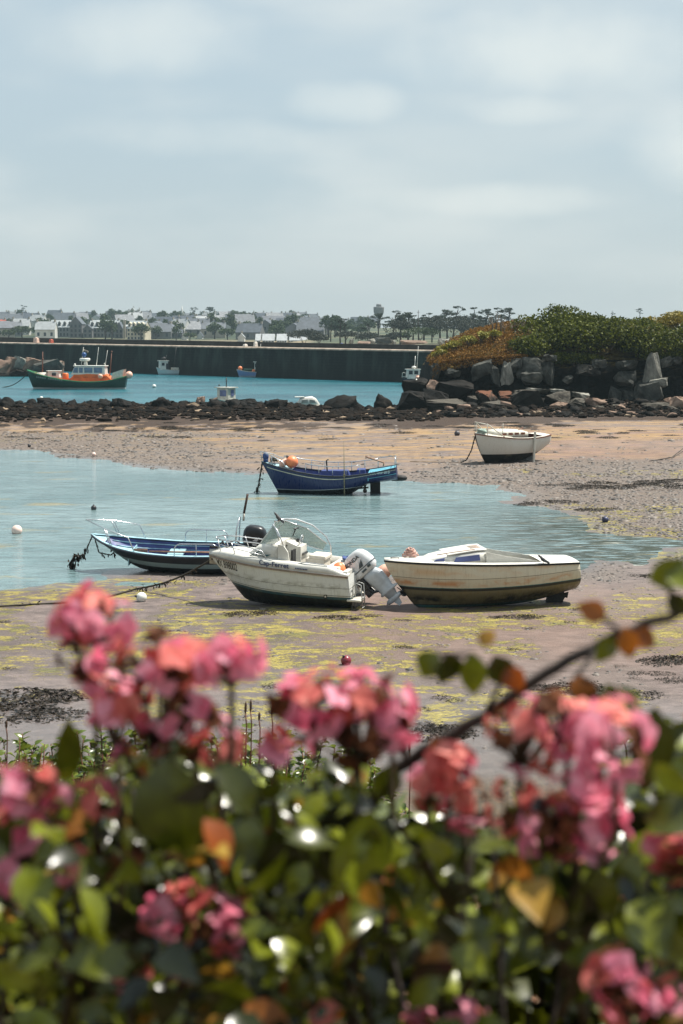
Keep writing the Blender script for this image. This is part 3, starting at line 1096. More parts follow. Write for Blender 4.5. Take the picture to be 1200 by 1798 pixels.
# orange heath as a ground cover
n = 12000
hxr, hyr = np.random.uniform(8.3, 17.0, n), 157.4 + np.random.rand(n) ** 1.2 * 11
ix = np.clip(np.searchsorted(hx, hxr), 0, len(hx) - 1)
hz = np.array([np.interp(y, HV[i][NS * 6:, 1], HV[i][NS * 6:, 2]) for i, y in zip(ix, hyr)])
P = np.stack([hxr, hyr, hz + np.random.rand(n) * .45], 1)
P[:2600, 1] = 157.0 - np.random.rand(2600) * .5
P[:2600, 2] = np.interp(P[:2600, 0], hx, edge) + .3 - np.random.rand(2600) ** 2 * .9
V, F, t = quads(P, np.random.uniform(.7, 1.3, n) * .21, .5, .5)
tag(npmesh('heath_ground_cover', V, F, HEATH, tone=t), kind='stuff')
for i in range(7):
    px, pb = 862 + i * 9 + random.uniform(-4, 4), 590
    m = MB()
    q = at(px, pb, 163)
    h = random.uniform(1.0, 2.4)
    for b in range(4):
        m.tube([(0, 0, -.3), (random.uniform(-.1, .1), 0, h * .4), (random.uniform(-.5, .5), random.uniform(-.3, .3), h * random.uniform(.6, 1))], [.05, .04, .015], 5)
    o = m.build('bare_bush', WOOD, loc=q)
    tag(o, 'grey leafless bush standing on the headland heath left of the dome', 'bush', 'leafless bushes on the headland heath')

# ================================================================== FAR SHORE
def far_h(x, y):
    x, y = np.asarray(x, float), np.asarray(y, float)
    right = sstep(-45, 0, x - (y - 520) * .0)
    h = np.interp(y, [430, 760, 800, 900, 1000, 1100, 1200, 1300, 1400, 1500, 1800], [-2, -2, 2.5, 5, 7.5, 10, 12, 14, 15.6, 15, 3])
    hr = np.interp(y, [430, 480, 520, 600, 760, 900, 1100, 1300, 1500, 1800], [-2, -1, 2.6, 4.5, 4.5, 5.5, 8, 10, 11, 3])
    z = h * (1 - right) + hr * right
    return z + (fbm(x * .012, y * .012, 61, 3) - .5) * 1.6 * sstep(0, 4, z)


fx, fy = np.linspace(-900, 900, 241), np.linspace(430, 1800, 180)
X, Y = np.meshgrid(fx, fy)
g = NT('far_fields')
n1, n2 = g.noise(.012, 4, .5), g.noise(.1, 5, .6)
col = g.mix(g.rng(n1, .42, .58, smooth=True), lin(40, 54, 36), lin(88, 88, 64))
col = g.mix(g.rng(n2, .5, .65), col, lin(52, 66, 40))
xyz = g.xyz()
col = g.mix(g.rng(xyz[2], 2.0, 4.2, .8, 0), col, lin(170, 150, 124))
g.set(Base_Color=col, Roughness=.95)
i = np.arange(fx.size * fy.size).reshape(fy.size, fx.size)
tag(npmesh('far_shore', np.stack([X, Y, far_h(X, Y)], -1).reshape(-1, 3), np.stack([i[:-1, :-1], i[:-1, 1:], i[1:, 1:], i[1:, :-1]], -1).reshape(-1, 4), g.m, smooth=True), kind='structure')


def yof(px, py, lo=None):
    """distance at which the far slope shows at a pixel"""
    best = None
    for Y in range(500 if px > 600 else 790, 1480, 6):
        x = (px - 600) / FPX * Y
        p = HOR + (H - float(far_h(np.array([x]), np.array([Y]))[0])) * FPX / Y
        if p <= py:
            return Y
    return 1450


# houses --------------------------------------------------------------
def wallm(n, c): return pm('render_' + n, c, .85, .12, .4)
WM = dict(white=wallm('white', lin(190, 190, 186)), cream=wallm('cream', lin(192, 184, 164)), grey=wallm('grey', lin(110, 110, 110)), dark=wallm('dark', lin(96, 96, 98)), stone=wallm('stone', lin(168, 158, 144)))
RFM = dict(slate=pm('roof_slate', lin(84, 90, 98), .6, .2, .6), pale=pm('roof_pale', lin(146, 150, 152), .55, .12, .6), red=pm('roof_red', lin(150, 70, 52), .8, .2, .6), dark=pm('roof_dark', lin(72, 78, 88), .6, .2, .6), zinc=pm('roof_zinc', lin(150, 156, 158), .5, .12, .6))
GLASS = pm('window_dark', lin(40, 48, 56), .25, .2, 2)


def house(name, w_, d_, eave, ridge, side, wall, roof, wins=0, dormers=0, chim=1, storeys=1, label=None, cat='house', group=None):
    """w along x. side True: roof slope faces us; False: the gable faces us"""
    root = empty(name, label=label, cat=cat, group=group)
    x, y = w_ / 2, d_ / 2
    m = MB()
    o_ = .25
    if side:
        prof = [(-y, -3), (-y, eave), (0, ridge), (y, eave), (y, -3)]
        m.loft([[Vector((sx, a, b)) for a, b in prof] for sx in (-x, x)], smooth=False)
        m.build('wall', WM[wall], root)
        m = MB()
        k = (ridge - eave) / y
        for s in (-1, 1):
            a, b = Vector((0, s * (y + o_), eave - k * o_ + .06)), Vector((0, 0, ridge + .06))
            up = Vector((0, 0, .18))
            m.loft([[Vector((sx, 0, 0)) + q for q in (a, b, b + up, a + up)] for sx in (-x - o_, x + o_)], smooth=False)
    else:
        prof = [(-x, -3), (-x, eave), (0, ridge), (x, eave), (x, -3)]
        m.loft([[Vector((a, sy, b)) for a, b in prof] for sy in (-y, y)], smooth=False)
        m.build('wall', WM[wall], root)
        m = MB()
        k = (ridge - eave) / x
        for s in (-1, 1):
            a, b = Vector((s * (x + o_), 0, eave - k * o_ + .06)), Vector((0, 0, ridge + .06))
            up = Vector((0, 0, .18))
            m.loft([[Vector((0, sy, 0)) + q for q in (a, b, b + up, a + up)] for sy in (-y + .05, y)], smooth=False)
    rf = m.build('roof', RFM[roof], root)
    for c in range(chim):
        m = MB()
        cx = (x - .5) * (1 if c == 0 else -1) if side else 0
        cy = 0 if side else (y - .6)
        m.box((cx, cy, ridge + .1), (.8, .6, 2.0))
        m.box((cx, cy, ridge + 1.15), (.92, .72, .14))
        m.build('chimney', WM['stone'], rf)
    for s in range(storeys):
        for q in range(wins):
            m = MB()
            wx = -x + w_ * (q + .5) / wins
            zz = eave * (s + .55) / storeys
            m.box((wx, -y - .02, zz), (min(1.1, w_ / wins * .5), .12, min(1.7, eave / storeys * .6)))
            m.build('window', GLASS, root)
    for q in range(dormers):
        m = MB()
        dx = -x + w_ * (q + .5) / dormers
        yy, zz = -y * .72, eave + (ridge - eave) * .28
        m.box((dx, yy, zz + .5), (1.3, 1.6, 1.7))
        m.prism([(dx - .8, zz + 1.35), (dx + .8, zz + 1.35), (dx, zz + 2.2)], yy - .9, yy + 1.4)
        dm = m.build('dormer', WM[wall], rf)
        m = MB()
        m.box((dx, yy - .82, zz + .55), (.8, .1, 1.1))
        m.build('window', GLASS, dm)
    return root


def put_house(x0, x1, ytop, yeave, ybase, side=True, wall='white', roof='slate', depth=None, rot=0, Y=None, **kw):
    c = (x0 + x1) / 2
    Y = Y or yof(c, ybase)
    k = ppm(Y)
    X = (c - 600) / FPX * Y
    zb = H - (ybase - HOR) / k
    w_ = (x1 - x0) / k
    r = house(kw.pop('name', 'house'), w_, depth or max(5, min(11, w_ * .8)), (ybase - yeave) / k, (ybase - ytop) / k, side, wall, roof, **kw)
    r.location = (X, Y, zb)
    r.rotation_euler = (0, 0, rot)
    return r


put_house(87, 133, 563, 575, 592, True, 'grey', 'zinc', 11, wins=8, dormers=5, storeys=2, chim=2, name='hotel_building', label='long grey seafront building with a row of five dormers', cat='building')
put_house(129, 150, 557, 569, 593, False, 'dark', 'slate', 14, wins=3, storeys=3, chim=0, name='hotel_wing', label='dark gabled wing at the right end of the five-dormer building', cat='building')
put_house(151, 167, 571, 578, 593, False, 'dark', 'slate', 10, wins=2, storeys=2, name='town_house', label='low dark gabled house between the two long dormered buildings', cat='house')
put_house(163, 213, 563, 576, 593, True, 'grey', 'zinc', 11, wins=8, dormers=6, storeys=2, chim=2, name='hotel_building', label='long grey seafront building with six dormers left of the white four-storey house', cat='building')
put_house(207, 220, 566, 578, 594, False, 'dark', 'slate', 9, wins=2, storeys=2, chim=0, name='town_house', label='dark gabled house against the tall pale chimney tower', cat='house')
put_house(231, 262, 564, 577, 597, True, 'cream', 'zinc', 10, wins=5, dormers=4, storeys=3, chim=1, name='town_house', label='pale cream tall house with three rows of windows and dormers above the wall', cat='house', rot=R(-14))
put_house(262, 283, 575, 581, 592, True, 'stone', 'zinc', 8, wins=3, name='shed_building', label='low pale-roofed building right of the cream tall house', cat='building')
put_house(222, 232, 571, 574, 592, True, 'grey', 'pale', 8, name='shed_building', label='narrow greenish house left of the cream tall house', cat='house', chim=0)
put_house(280, 288, 579, 587, 593, False, 'cream', 'slate', 8, name='small_house', label='small house with a cream gable right of the low pale-roofed building', cat='house')
put_house(284, 302, 575, 582, 592, True, 'grey', 'zinc', 7, chim=2, name='small_house', label='grey house behind the small cream gable', cat='house')
put_house(302, 323, 579, 585, 594, True, 'dark', 'dark', 8, wins=2, name='small_house', label='dark slate-roofed house left of the white pointed gable', cat='house')
put_house(300, 366, 570, 577, 584, True, 'grey', 'zinc', 14, chim=0, name='market_hall', label='long low hall with a wide pale roof in the middle of the town', cat='building')
for (a, b, c, d, e, l) in ((308, 316, 576, 580, 583, 'above the long dark roofs'), (322, 331, 586, 592, 597, 'lowest, just above the breakwater'), (349, 358, 583, 590, 595, 'largest of the pointed ones'), (364, 370, 577, 583, 588, 'thin one beside the palms'), (335, 341, 581, 584, 588, 'smallest one')):
    put_house(a, b, c, d, e, False, 'white', 'dark', 8, name='small_house', label='white pointed gable of a far house, ' + l, cat='house', chim=1)
put_house(225, 262, 548, 551, 560, True, 'stone', 'zinc', 14, wins=7, chim=2, name='manor_house', label='large pale manor on the skyline with turrets', cat='building')
put_house(232, 241, 541, 547, 560, False, 'stone', 'zinc', 10, chim=1, name='manor_turret', label='left turret block of the skyline manor', cat='building')
put_house(243, 250, 543, 548, 560, False, 'stone', 'zinc', 10, chim=1, name='manor_turret', label='right turret block of the skyline manor', cat='building')
put_house(0, 14, 562, 570, 588, True, 'white', 'red', 9, wins=3, storeys=2, name='red_roof_house', label='red-roofed house at the far left edge', cat='house')
put_house(9, 26, 571, 578, 586, True, 'white', 'dark', 8, wins=3, name='small_house', label='dark-roofed white house beside the red-roofed one', cat='house')
put_house(48, 62, 558, 560, 564, True, 'white', 'pale', 7, chim=0, name='small_house', label='long white house high on the left slope', cat='house')
put_house(72, 88, 577, 582, 590, True, 'white', 'pale', 8, wins=4, name='small_house', label='low white-roofed house left of the five-dormer building', cat='house')
put_house(408, 425, 559, 565, 570, True, 'white', 'slate', 8, name='small_house', label='grey-roofed house with a white front on the middle skyline', cat='house')
put_house(417, 423, 559, 564, 570, False, 'white', 'slate', 10, name='small_house', label='white gable on the middle skyline', cat='house')
put_house(457, 475, 559, 568, 572, True, 'grey', 'slate', 9, chim=2, name='small_house', label='steep grey-roofed house on the skyline above the white roofs', cat='house')
put_house(472, 489, 564, 570, 573, True, 'grey', 'slate', 9, chim=1, name='small_house', label='lower grey-roofed house right of the steep one', cat='house')
put_house(420, 431, 586, 592, 600, False, 'white', 'pale', 9, name='small_house', label='white gabled house left of the row of white roofs', cat='house')
for a, b, l in ((451, 459, 'narrow left'), (463, 483, 'wide middle'), (488, 505, 'right')):
    put_house(a, b, 587, 598, 601, True, 'white', 'pale', 12, chim=0, wins=4, name='white_roof_house', label='%s of three steep white-roofed sheds above the breakwater' % l, cat='house')
put_house(510, 540, 592, 598, 601, True, 'white', 'pale', 10, chim=1, wins=4, name='white_roof_house', label='low white-roofed house between the sheds and the dark brush mound', cat='house')
put_house(535, 578, 571, 574, 579, True, 'grey', 'pale', 12, chim=0, name='barn', label='long barn with a pale roof above the dark brush mound', cat='barn')
put_house(515, 528, 566, 569, 573, True, 'white', 'slate', 8, name='small_house', label='small white house on the slope left of the pale-roofed barn', cat='house')
put_house(533, 552, 560, 565, 570, True, 'grey', 'slate', 8, name='small_house', label='grey house on the skyline above the pale-roofed barn', cat='house')
put_house(622, 640, 564, 567, 572, True, 'white', 'zinc', 9, name='small_house', label='far white house left of the water tower', cat='house')
# tall white chapel spire
sp = empty('chapel_spire', label='slender white spire of a chapel rising from the town trees', cat='church')
Y = yof(322, 567)
k = ppm(Y)
m = MB()
m.box((0, 0, 5 / k), (6 / k, 6 / k, 14 / k))
m.box((0, 0, 3 / k), (3 / k, 6.1 / k, 5 / k))
m.build('tower', WM['white'], sp)
m = MB()
m.lathe([(3.6 / k, 12 / k), (1.6 / k, 20 / k), (.2 / k, 30 / k)], 8)
m.build('spire', WM['white'], sp)
sp.location = ((322 - 600) / k, Y, H - (567 - HOR) / k)
# pale tower chimney beside the cream house
sp = empty('chimney_tower', label='tall pale square tower between the grey building and the cream house', cat='tower')
Y = yof(221, 595)
k = ppm(Y)
m = MB()
m.box((0, 0, 15 / k), (4.4 / k, 4.4 / k, 36 / k), top=.9)
m.build('shaft', WM['stone'], sp)
m = MB()
m.box((0, 0, 33.6 / k), (5 / k, 5 / k, 2 / k), top=.7)
m.build('cap', WM['white'], sp)
sp.location = ((221 - 600) / k, Y, H - (595 - HOR) / k)
# water tower
Y = 1360
k = ppm(Y)
sp = empty('water_tower', ((665 - 600) / k, Y, H - (575 - HOR) / k), label='pale grey round water tower on the horizon behind the pines', cat='water tower')
m = MB()
m.lathe([(3.2 / k, -3 / k), (3 / k, 17 / k)], 20)
m.build('stem', WM['grey'], sp)
m = MB()
m.lathe([(3.1 / k, 17 / k), (7.2 / k, 21 / k), (9 / k, 27 / k), (9.3 / k, 34 / k), (9.3 / k, 35.4 / k), (6 / k, 36 / k)], 24)
m.build('tank', WM['grey'], sp)
m = MB()
m.lathe([(4.5 / k, 36 / k), (4.5 / k, 40 / k), (1, 40.6 / k)], 18)
m.build('lantern', WM['grey'], sp)

rh = random.Random(11)
protos = []
for i in range(8):
    side = i % 3 != 2
    w_ = rh.uniform(9, 15) if side else rh.uniform(6, 8)
    protos.append(house('far_house', w_, 7.5, rh.uniform(3, 5.4), rh.uniform(7, 9.4), side, rh.choice(['white', 'white', 'grey', 'cream', 'stone']), rh.choice(['slate', 'dark', 'zinc', 'slate', 'pale']), wins=3 if side else 1, chim=1 + i % 2,
                        label='small far-off house with a pitched roof among the trees of the town slope', cat='house', group='small houses of the far town'))
spots = []
for i in range(400):
    px, py = rh.uniform(-25, 560), rh.uniform(558, 597)
    if any(abs(px - a) < 11 and abs(py - b) < 6 for a, b in spots): continue
    if 85 < px < 265 and py > 574: continue
    spots.append((px, py))
    if len(spots) >= 78: break
spots += [(632, 578), (600, 576), (650, 572), (700, 570), (585, 570)]
for i, (px, py) in enumerate(spots):
    o = protos[i] if i < 8 else copy_tree(protos[i % 8])
    Y = yof(px, py)
    X = (px - 600) / FPX * Y
    o.location = (X, Y, float(far_h(np.array([X]), np.array([Y]))[0]))
    o.rotation_euler = (0, 0, rh.uniform(-.5, .5))

# trees ---------------------------------------------------------------
FARLEAF = leafmat('far_tree_leaf', lin(34, 52, 26), lin(74, 90, 44), .8, .15)
PINE = leafmat('pine_needles', lin(20, 34, 24), lin(46, 62, 36), .8, .1)
BARK = pm('dark_bark', lin(58, 48, 42), .95, .3, 2)


def far_tree(seed, h, wd):
    rg = np.random.default_rng(seed)
    t = empty('broad_tree', label='rounded leafy tree among the houses of the far town', cat='tree', group='trees of the far town')
    P = lump_pts(620, (0, 0, h * .58), (wd / 2, wd / 2, h * .46), .6, 9, seed)
    V, F, tn = quads(P, rg.uniform(.6, 1.3, 620) * .85, .8, .4)
    npmesh('crown', V, F, FARLEAF, t, tn)
    m = MB()
    m.tube([(0, 0, -1), (0, 0, h * .3), (.3, 0, h * .6)], [.35, .28, .1], 6)
    for a in (0, 2.1, 4.2):
        m.tube([(0, 0, h * .28), (math.cos(a) * wd * .2, math.sin(a) * wd * .2, h * .55)], [.16, .06], 5)
    m.build('trunk', BARK, t)
    return t


tp = [far_tree(200 + i, h, wd) for i, (h, wd) in enumerate(((7, 8), (8.5, 8), (6, 9), (9.5, 7), (5, 7.5)))]
ts = []
for i in range(75):                                         # along the skyline
    ts.append((-30 + i * 8.6 + rh.uniform(-4, 4), rh.uniform(564, 569.5)))
for i in range(150):                                         # between the houses
    px = rh.uniform(-20, 650)
    py = rh.uniform(566, 599)
    ts.append((px, py))
for px, py in ((270, 566), (285, 568), (300, 567), (200, 566), (130, 565), (110, 566), (75, 565), (620, 572), (640, 574), (1072, 560), (1180, 562), (1165, 562), (1150, 563)):
    ts.append((px, py))
for i, (px, py) in enumerate(ts):
    o = tp[i % 5] if i < 5 else copy_tree(tp[i % 5])
    Y = yof(px, py) if px < 900 else 1250
    X = (px - 600) / FPX * Y
    s = rh.uniform(.7, 1.25)
    o.location = (X, Y, float(far_h(np.array([X]), np.array([Y]))[0]))
    o.scale = (s * rh.uniform(.9, 1.3), s, s)
    o.rotation_euler = (0, 0, rh.random() * 6.28)


def pine(seed, h, spread, pads, lean=.0, lean2=.0):
    """wind-shaped maritime pine: crooked trunk, flat pads of needles"""
    rr = random.Random(seed)
    t = empty('maritime_pine', cat='tree', group='pines on the far point')
    m = MB()
    path = [Vector((lean * h * u * u + lean2 * math.sin(u * 5) * .4, rr.uniform(-.1, .1), h * u * .9 - (.8 if u == 0 else 0))) for u in (0, .2, .4, .6, .8, 1)]
    m.tube(path, [.34, .28, .25, .2, .15, .08], 7)
    P = []
    for k in range(pads):
        u = rr.uniform(.55, 1) if k else 1.0
        b = Vector((lean * h * u * u, 0, h * u * .88))
        a = rr.random() * 6.28
        rad = spread * rr.uniform(.3, 1) * (1.1 - abs(u - .78)) if k else .2
        e = b + Vector((math.cos(a) * rad, math.sin(a) * rad, h * rr.uniform(.02, .11)))
        m.tube([b - Vector((0, 0, h * .06)), (b + e) / 2 + Vector((0, 0, -.1)), e], [.12, .09, .04], 5)
        pr = spread * rr.uniform(.38, .62)
        P.append(lump_pts(170, tuple(e), (pr, pr, pr * .40), .8, 6, seed * 31 + k))
    P = np.concatenate(P)
    V, F, tn = quads(P, np.random.uniform(.6, 1.3, len(P)) * .42, .6, .6)
    npmesh('crown', V, F, PINE, t, tn)
    m.build('trunk', BARK, t)
    return t


pp = [pine(1, 10, 3.2, 8, .05), pine(2, 11, 3.6, 9, -.08), pine(3, 9, 3.0, 11, .0, .5), pine(4, 12, 3.3, 7, .12), pine(5, 8, 3.8, 12, -.03)]
PINES = [  # px, top, base, Y, prototype, label
    (581, 562, 597, 560, 0, 'small leaning pine above the dark brush mound'), (598, 558, 600, 560, 2, 'left of the two thin pines right of the brush mound'), (607, 559, 600, 566, 0, 'right of the two thin pines right of the brush mound'),
    (646, 566, 596, 570, 2, 'short pine left of the water tower'), (664, 549, 596, 560, 1, 'broad flat-topped pine standing before the water tower'), (690, 545, 600, 556, 3, 'tall pine with dense ragged crown right of the water tower'),
    (703, 552, 601, 552, 4, 'wide drooping pine beside the tall ragged one'), (717, 548, 600, 560, 2, 'slender pine left of the bare pole'), (725, 553, 597, 566, 0, 'dark round-topped pine beside the bare pole'),
    (744, 556, 594, 580, 4, 'broad low pine right of the bare pole'), (758, 549, 598, 560, 3, 'tall straight pine above the left end of the headland'), (772, 553, 600, 552, 4, 'dense pine over the left end of the headland'),
    (785, 542, 600, 560, 1, 'tall flat-topped pine in the middle of the right clump'), (795, 537, 600, 556, 3, 'tallest pine of the right clump'), (808, 561, 600, 552, 4, 'low dense pine in the right clump'),
    (822, 562, 598, 556, 2, 'low pine right of the tallest pine'), (829, 539, 598, 570, 0, 'thin open-crowned pine with a forked trunk'), (852, 541, 592, 552, 1, 'left pine of three on the headland skyline'),
    (866, 540, 592, 556, 3, 'middle pine of three on the headland skyline'), (890, 539, 590, 560, 1, 'right round-topped pine of three on the headland skyline'), (880, 552, 592, 566, 2, 'small pine between the skyline pines'),
    (735, 560, 598, 590, 1, 'pine standing behind the bare pole'), (842, 556, 596, 590, 4, 'low spreading pine behind the headland'),
    (342, 539, 563, 1330, 1, 'far umbrella pine on the town skyline, left of two'), (370, 539, 564, 1300, 4, 'far umbrella pine on the town skyline, right of two'), (41, 536, 562, 1330, 3, 'lone far pine on the skyline at the left'),
    (1120, 541, 562, 900, 1, 'far pine on the skyline right of the dome'), (1072, 546, 560, 900, 0, 'small far pine just over the ivy'), (484, 562, 574, 1200, 2, 'small far pine above the white roofs')]
for i, (px, t_, b_, Y, pr, lab) in enumerate(PINES):
    o = pp[pr] if pp[pr].get('label') is None else copy_tree(pp[pr])
    k = ppm(Y)
    hh = {0: 10, 1: 11, 2: 9, 3: 12, 4: 8}[pr]
    s = (b_ - t_) / k / (hh * 1.03)
    o.location = ((px - 600) / k, Y, H - (b_ - HOR) / k)
    o.scale = (s * rh.choice([-1, 1]) * rh.uniform(.95, 1.2), s, s)
    o.rotation_euler = (0, 0, rh.uniform(-.7, .7))
    o['label'] = lab
# extra dark scrub on the point, and rocks in front of it
BRUSH = leafmat('dark_brush', lin(26, 34, 30), lin(66, 70, 54), .8, .1)
for i, (px, py, rx, ry, lab) in enumerate(((535, 590, 36, 15, 'dark mound of brush and dead branches left of the thin pines'), (645, 592, 24, 11, 'dark bush under the short pine left of the water tower'), (560, 594, 20, 9, 'low dark brush at the right foot of the mound'),
                                           (738, 584, 36, 13, 'green scrub under the bare pole'), (792, 576, 48, 22, 'dark thicket under the right clump of pines'), (838, 577, 38, 20, 'dark thicket behind the headland heath'), (700, 590, 26, 8, 'scrub at the foot of the drooping pine'), (680, 594, 20, 8, 'low scrub right of the broad pine'), (704, 577, 30, 16, 'dark leafy thicket around the drooping pine'), (763, 571, 26, 20, 'dark thicket below the tall straight pine'), (815, 568, 26, 18, 'dark thicket right of the tallest pine'), (862, 574, 26, 16, 'thicket around the three skyline pines'), (608, 588, 22, 8, 'low scrub at the foot of the two thin pines'))):
    Y = 540
    k = ppm(Y)
    shrub('dark_brush', ((px - 600) / k, Y + i, H - (py - HOR) / k), (rx / k, 4, ry / k), 1600, .5, BRUSH if i != 3 else FARLEAF, lab, seed=60 + i)
for i, (px, py, wp, hp, kd, lab) in enumerate(((672, 597, 26, 13, 'grey', 'grey boulder on the far point under the water tower'), (655, 599, 14, 9, 'pale', 'small pale boulder left of the grey one on the far point'), (688, 600, 16, 9, 'pale', 'pale boulder right of the grey one on the far point'),
                                               (617, 599, 10, 8, 'pale', 'small white boulder right of the thin pines'), (778, 600, 20, 14, 'pale', 'whitish boulder against the left end of the headland'), (640, 602, 30, 6, 'brown', 'low brown rocks along the far point'), (725, 601, 50, 7, 'brown', 'long low brown outcrop along the far point'))):
    Y = 520
    k = ppm(Y)
    boulder(kd, ((px - 600) / k, Y, H - (py - HOR) / k), (wp / k * 1.1, wp / k * .8, hp / k * 1.2), (0, 0, .3 * i), label=lab)
for px, t_, b_, lab in ((734, 545, 596, 'bare pole standing among the pines'), (449, 586, 601, 'thin pole beside the narrow white-roofed shed')):
    Y = 556 if px > 700 else 800
    k = ppm(Y)
    m = MB()
    m.tube([(0, 0, -1), (0, 0, (b_ - t_) / k)], [.16, .09], 7)
    m.box((0, 0, (b_ - t_) / k * .93), (1.0 if px > 700 else .5, .1, .1))
    tag(m.build('utility_pole', BARK, loc=((px - 600) / k, Y, H - (b_ - HOR) / k)), lab, 'pole')

# small things on the breakwater --------------------------------------
def on_wall(px):
    for s in np.linspace(-1, 1.6, 2600):
        p = wall_pt(s) + wn * 1.8
        if abs(600 + FPX * p.x / p.y - px) < .25:
            return Vector((p.x, p.y, 5.36 - .46 * s))
    return Vector((0, 300, 5))


for px, wd, ht, mt, lab in ((67, 1.4, .95, pm('pinkish_block', lin(206, 176, 160), .8, .3, 3, bump=.5, bscale=8), 'pale pinkish block lying on the breakwater at the left'), (93, .9, .7, pm('red_bundle', lin(176, 84, 64), .7, .3, 4), 'small red bundle on the breakwater beside the pale block'),
                            (443, 1.1, .6, pm('blue_crate', lin(52, 72, 150), .6, .2, 4), 'blue crate on the breakwater above the blue-hulled fishing boat'), (450, .5, .8, pm('white_bag', lin(214, 206, 196), .7, .2, 4), 'white bag standing right of the blue crate'),
                            (432, .7, .4, pm('white_bag', lin(214, 206, 196), .7, .2, 4), 'white bag lying left of the blue crate')):
    q = on_wall(px)
    m = MB()
    m.box((0, 0, ht / 2), (wd, .7, ht), top=.8)
    m.box((wd * .1, 0, ht * .95), (wd * .5, .5, ht * .3), rot=(.1, .2, .1), top=.7)
    tag(m.build('quay_bundle', mt, loc=q, rot=(0, 0, -.8), bevel=.06), lab, 'crate')

# ------------------------------------------------------------------ haze
m = MB()
m.box((0, 860, 21), (2600, 1790, 53))
g = NT('sea_haze')
g.t.nodes.remove(g.p)
pv = g.n('ShaderNodeVolumePrincipled')
pv.inputs['Color'].default_value = (.36, .48, .53, 1)
pv.inputs['Density'].default_value = .00022
pv.inputs['Anisotropy'].default_value = 0.0
g.t.links.new(pv.outputs[0], g.o.inputs['Volume'])
tag(m.build('haze', g.m), kind='stuff')

# ================================================================== BOATS
class Hull:
    """bow at -x, stern at +x, keel to sheer; near side is -y"""
    def __init__(s, L, bs, zs, zk, rake, srake, bow, mid, stern, nt=36, nv=14, tb=.22, ts=.8):
        s.L, s.rake, s.srake = L, rake, srake
        s.bs, s.zs, s.zk = catm(*bs), catm(*zs), catm(*zk)
        s.sec = [np.array(q, float) for q in (bow, mid, stern)]
        s.nt, s.nv, s.tb, s.ts = nt, nv, tb, ts

    def yf(s, t, v):
        n = np.linspace(0, 1, len(s.sec[0]))
        a, b, c = (float(np.interp(v, n, q)) for q in s.sec)
        k1, k2 = float(sstep(0, s.tb * 2.2, t)), float(sstep(.5, 1, t))
        return (a * (1 - k1) + b * k1) * (1 - k2) + c * k2

    def pt(s, t, v, side, off=0.0):
        zs, zk = s.zs(t), s.zk(t)
        x = -s.L / 2 + s.L * t + s.rake(v) * (1 - t) ** 3 - s.srake * (1 - v) * t ** 4
        b = max(0, s.bs(t) * s.yf(t, v) - off)
        return Vector((x, side * b, zk + (zs - zk) * v))

    def shell(s, m, mi=0, off=0.0, v0=0.0, v1=1.0, t0=0.0, t1=1.0, transom=True):
        n, k = s.nt, s.nv
        for sd in (-1, 1):
            vs = [s.pt(t0 + (t1 - t0) * i / n, v0 + (v1 - v0) * j / k, sd, off) for i in range(n + 1) for j in range(k + 1)]
            m.add(vs, [(i * (k + 1) + j, (i + 1) * (k + 1) + j, (i + 1) * (k + 1) + j + 1, i * (k + 1) + j + 1) for i in range(n) for j in range(k)], mi, True)
        if transom:
            vs = [s.pt(t1, v0 + (v1 - v0) * j / k, sd, off) for sd in (-1, 1) for j in range(k + 1)]
            m.add(vs, [(j, j + 1, k + 2 + j, k + 1 + j) for j in range(k)], mi)

    def rim(s, m, wd, ht, mi=0, out=.02, t0=0.0, t1=1.0, dz=0.0, n=None):
        """gunwale bar along the sheer"""
        n = n or s.nt
        for sd in (-1, 1):
            rings = []
            for i in range(n + 1):
                t = t0 + (t1 - t0) * i / n
                p = s.pt(t, 1, sd)
                q = p.copy(); q.y += sd * out
                r = p.copy(); r.y -= sd * min(wd, abs(p.y))
                rings.append([q + Vector((0, 0, dz - ht)), q + Vector((0, 0, dz)), r + Vector((0, 0, dz)), r + Vector((0, 0, dz - ht))])
            m.loft(rings, mi, True, False)

    def strip(s, m, v, h, out, mi=0, t0=0.0, t1=1.0, n=30):
        """rubbing strake at section height v"""
        for sd in (-1, 1):
            rings = []
            for i in range(n + 1):
                t = t0 + (t1 - t0) * i / n
                a, b = s.pt(t, v - h, sd), s.pt(t, v + h, sd)
                o_ = Vector((0, sd * out, 0))
                rings.append([a + o_ * .2, a + o_, b + o_, b + o_ * .2])
            m.loft(rings, mi, True, False)

    def deck(s, m, t0, t1, dz=0.0, camber=.05, mi=0, n=14, w=1.0, smooth=True):
        rows = []
        for i in range(n + 1):
            t = t0 + (t1 - t0) * i / n
            p = s.pt(t, 1, 1)
            rows.append([Vector((p.x, p.y * w * q, p.z + dz + camber * (1 - q * q))) for q in np.linspace(-1, 1, 9)])
        m.loft(rows, mi, False, smooth, closed=False)

    def floor(s, m, v, t0, t1, mi=0, n=16, off=.05):
        rows = []
        z = None
        for i in range(n + 1):
            t = t0 + (t1 - t0) * i / n
            a, b = s.pt(t, v, -1, off), s.pt(t, v, 1, off)
            rows.append([a, a * .5 + b * .5, b])
        m.loft(rows, mi, False, False, closed=False)

    def side_y(s, x, z):
        """near-side y at x, z"""
        if not hasattr(s, 'tab'):
            P = [s.pt(t, v, -1) for t in np.linspace(0, 1, 260) for v in np.linspace(.2, 1, 90)]
            s.tab = np.array([tuple(p) for p in P])
        d = (s.tab[:, 0] - x) ** 2 + (s.tab[:, 2] - z) ** 2
        i = np.argsort(d)[:4]
        w_ = 1 / (d[i] + 1e-6)
        return float((s.tab[i, 1] * w_).sum() / w_.sum())


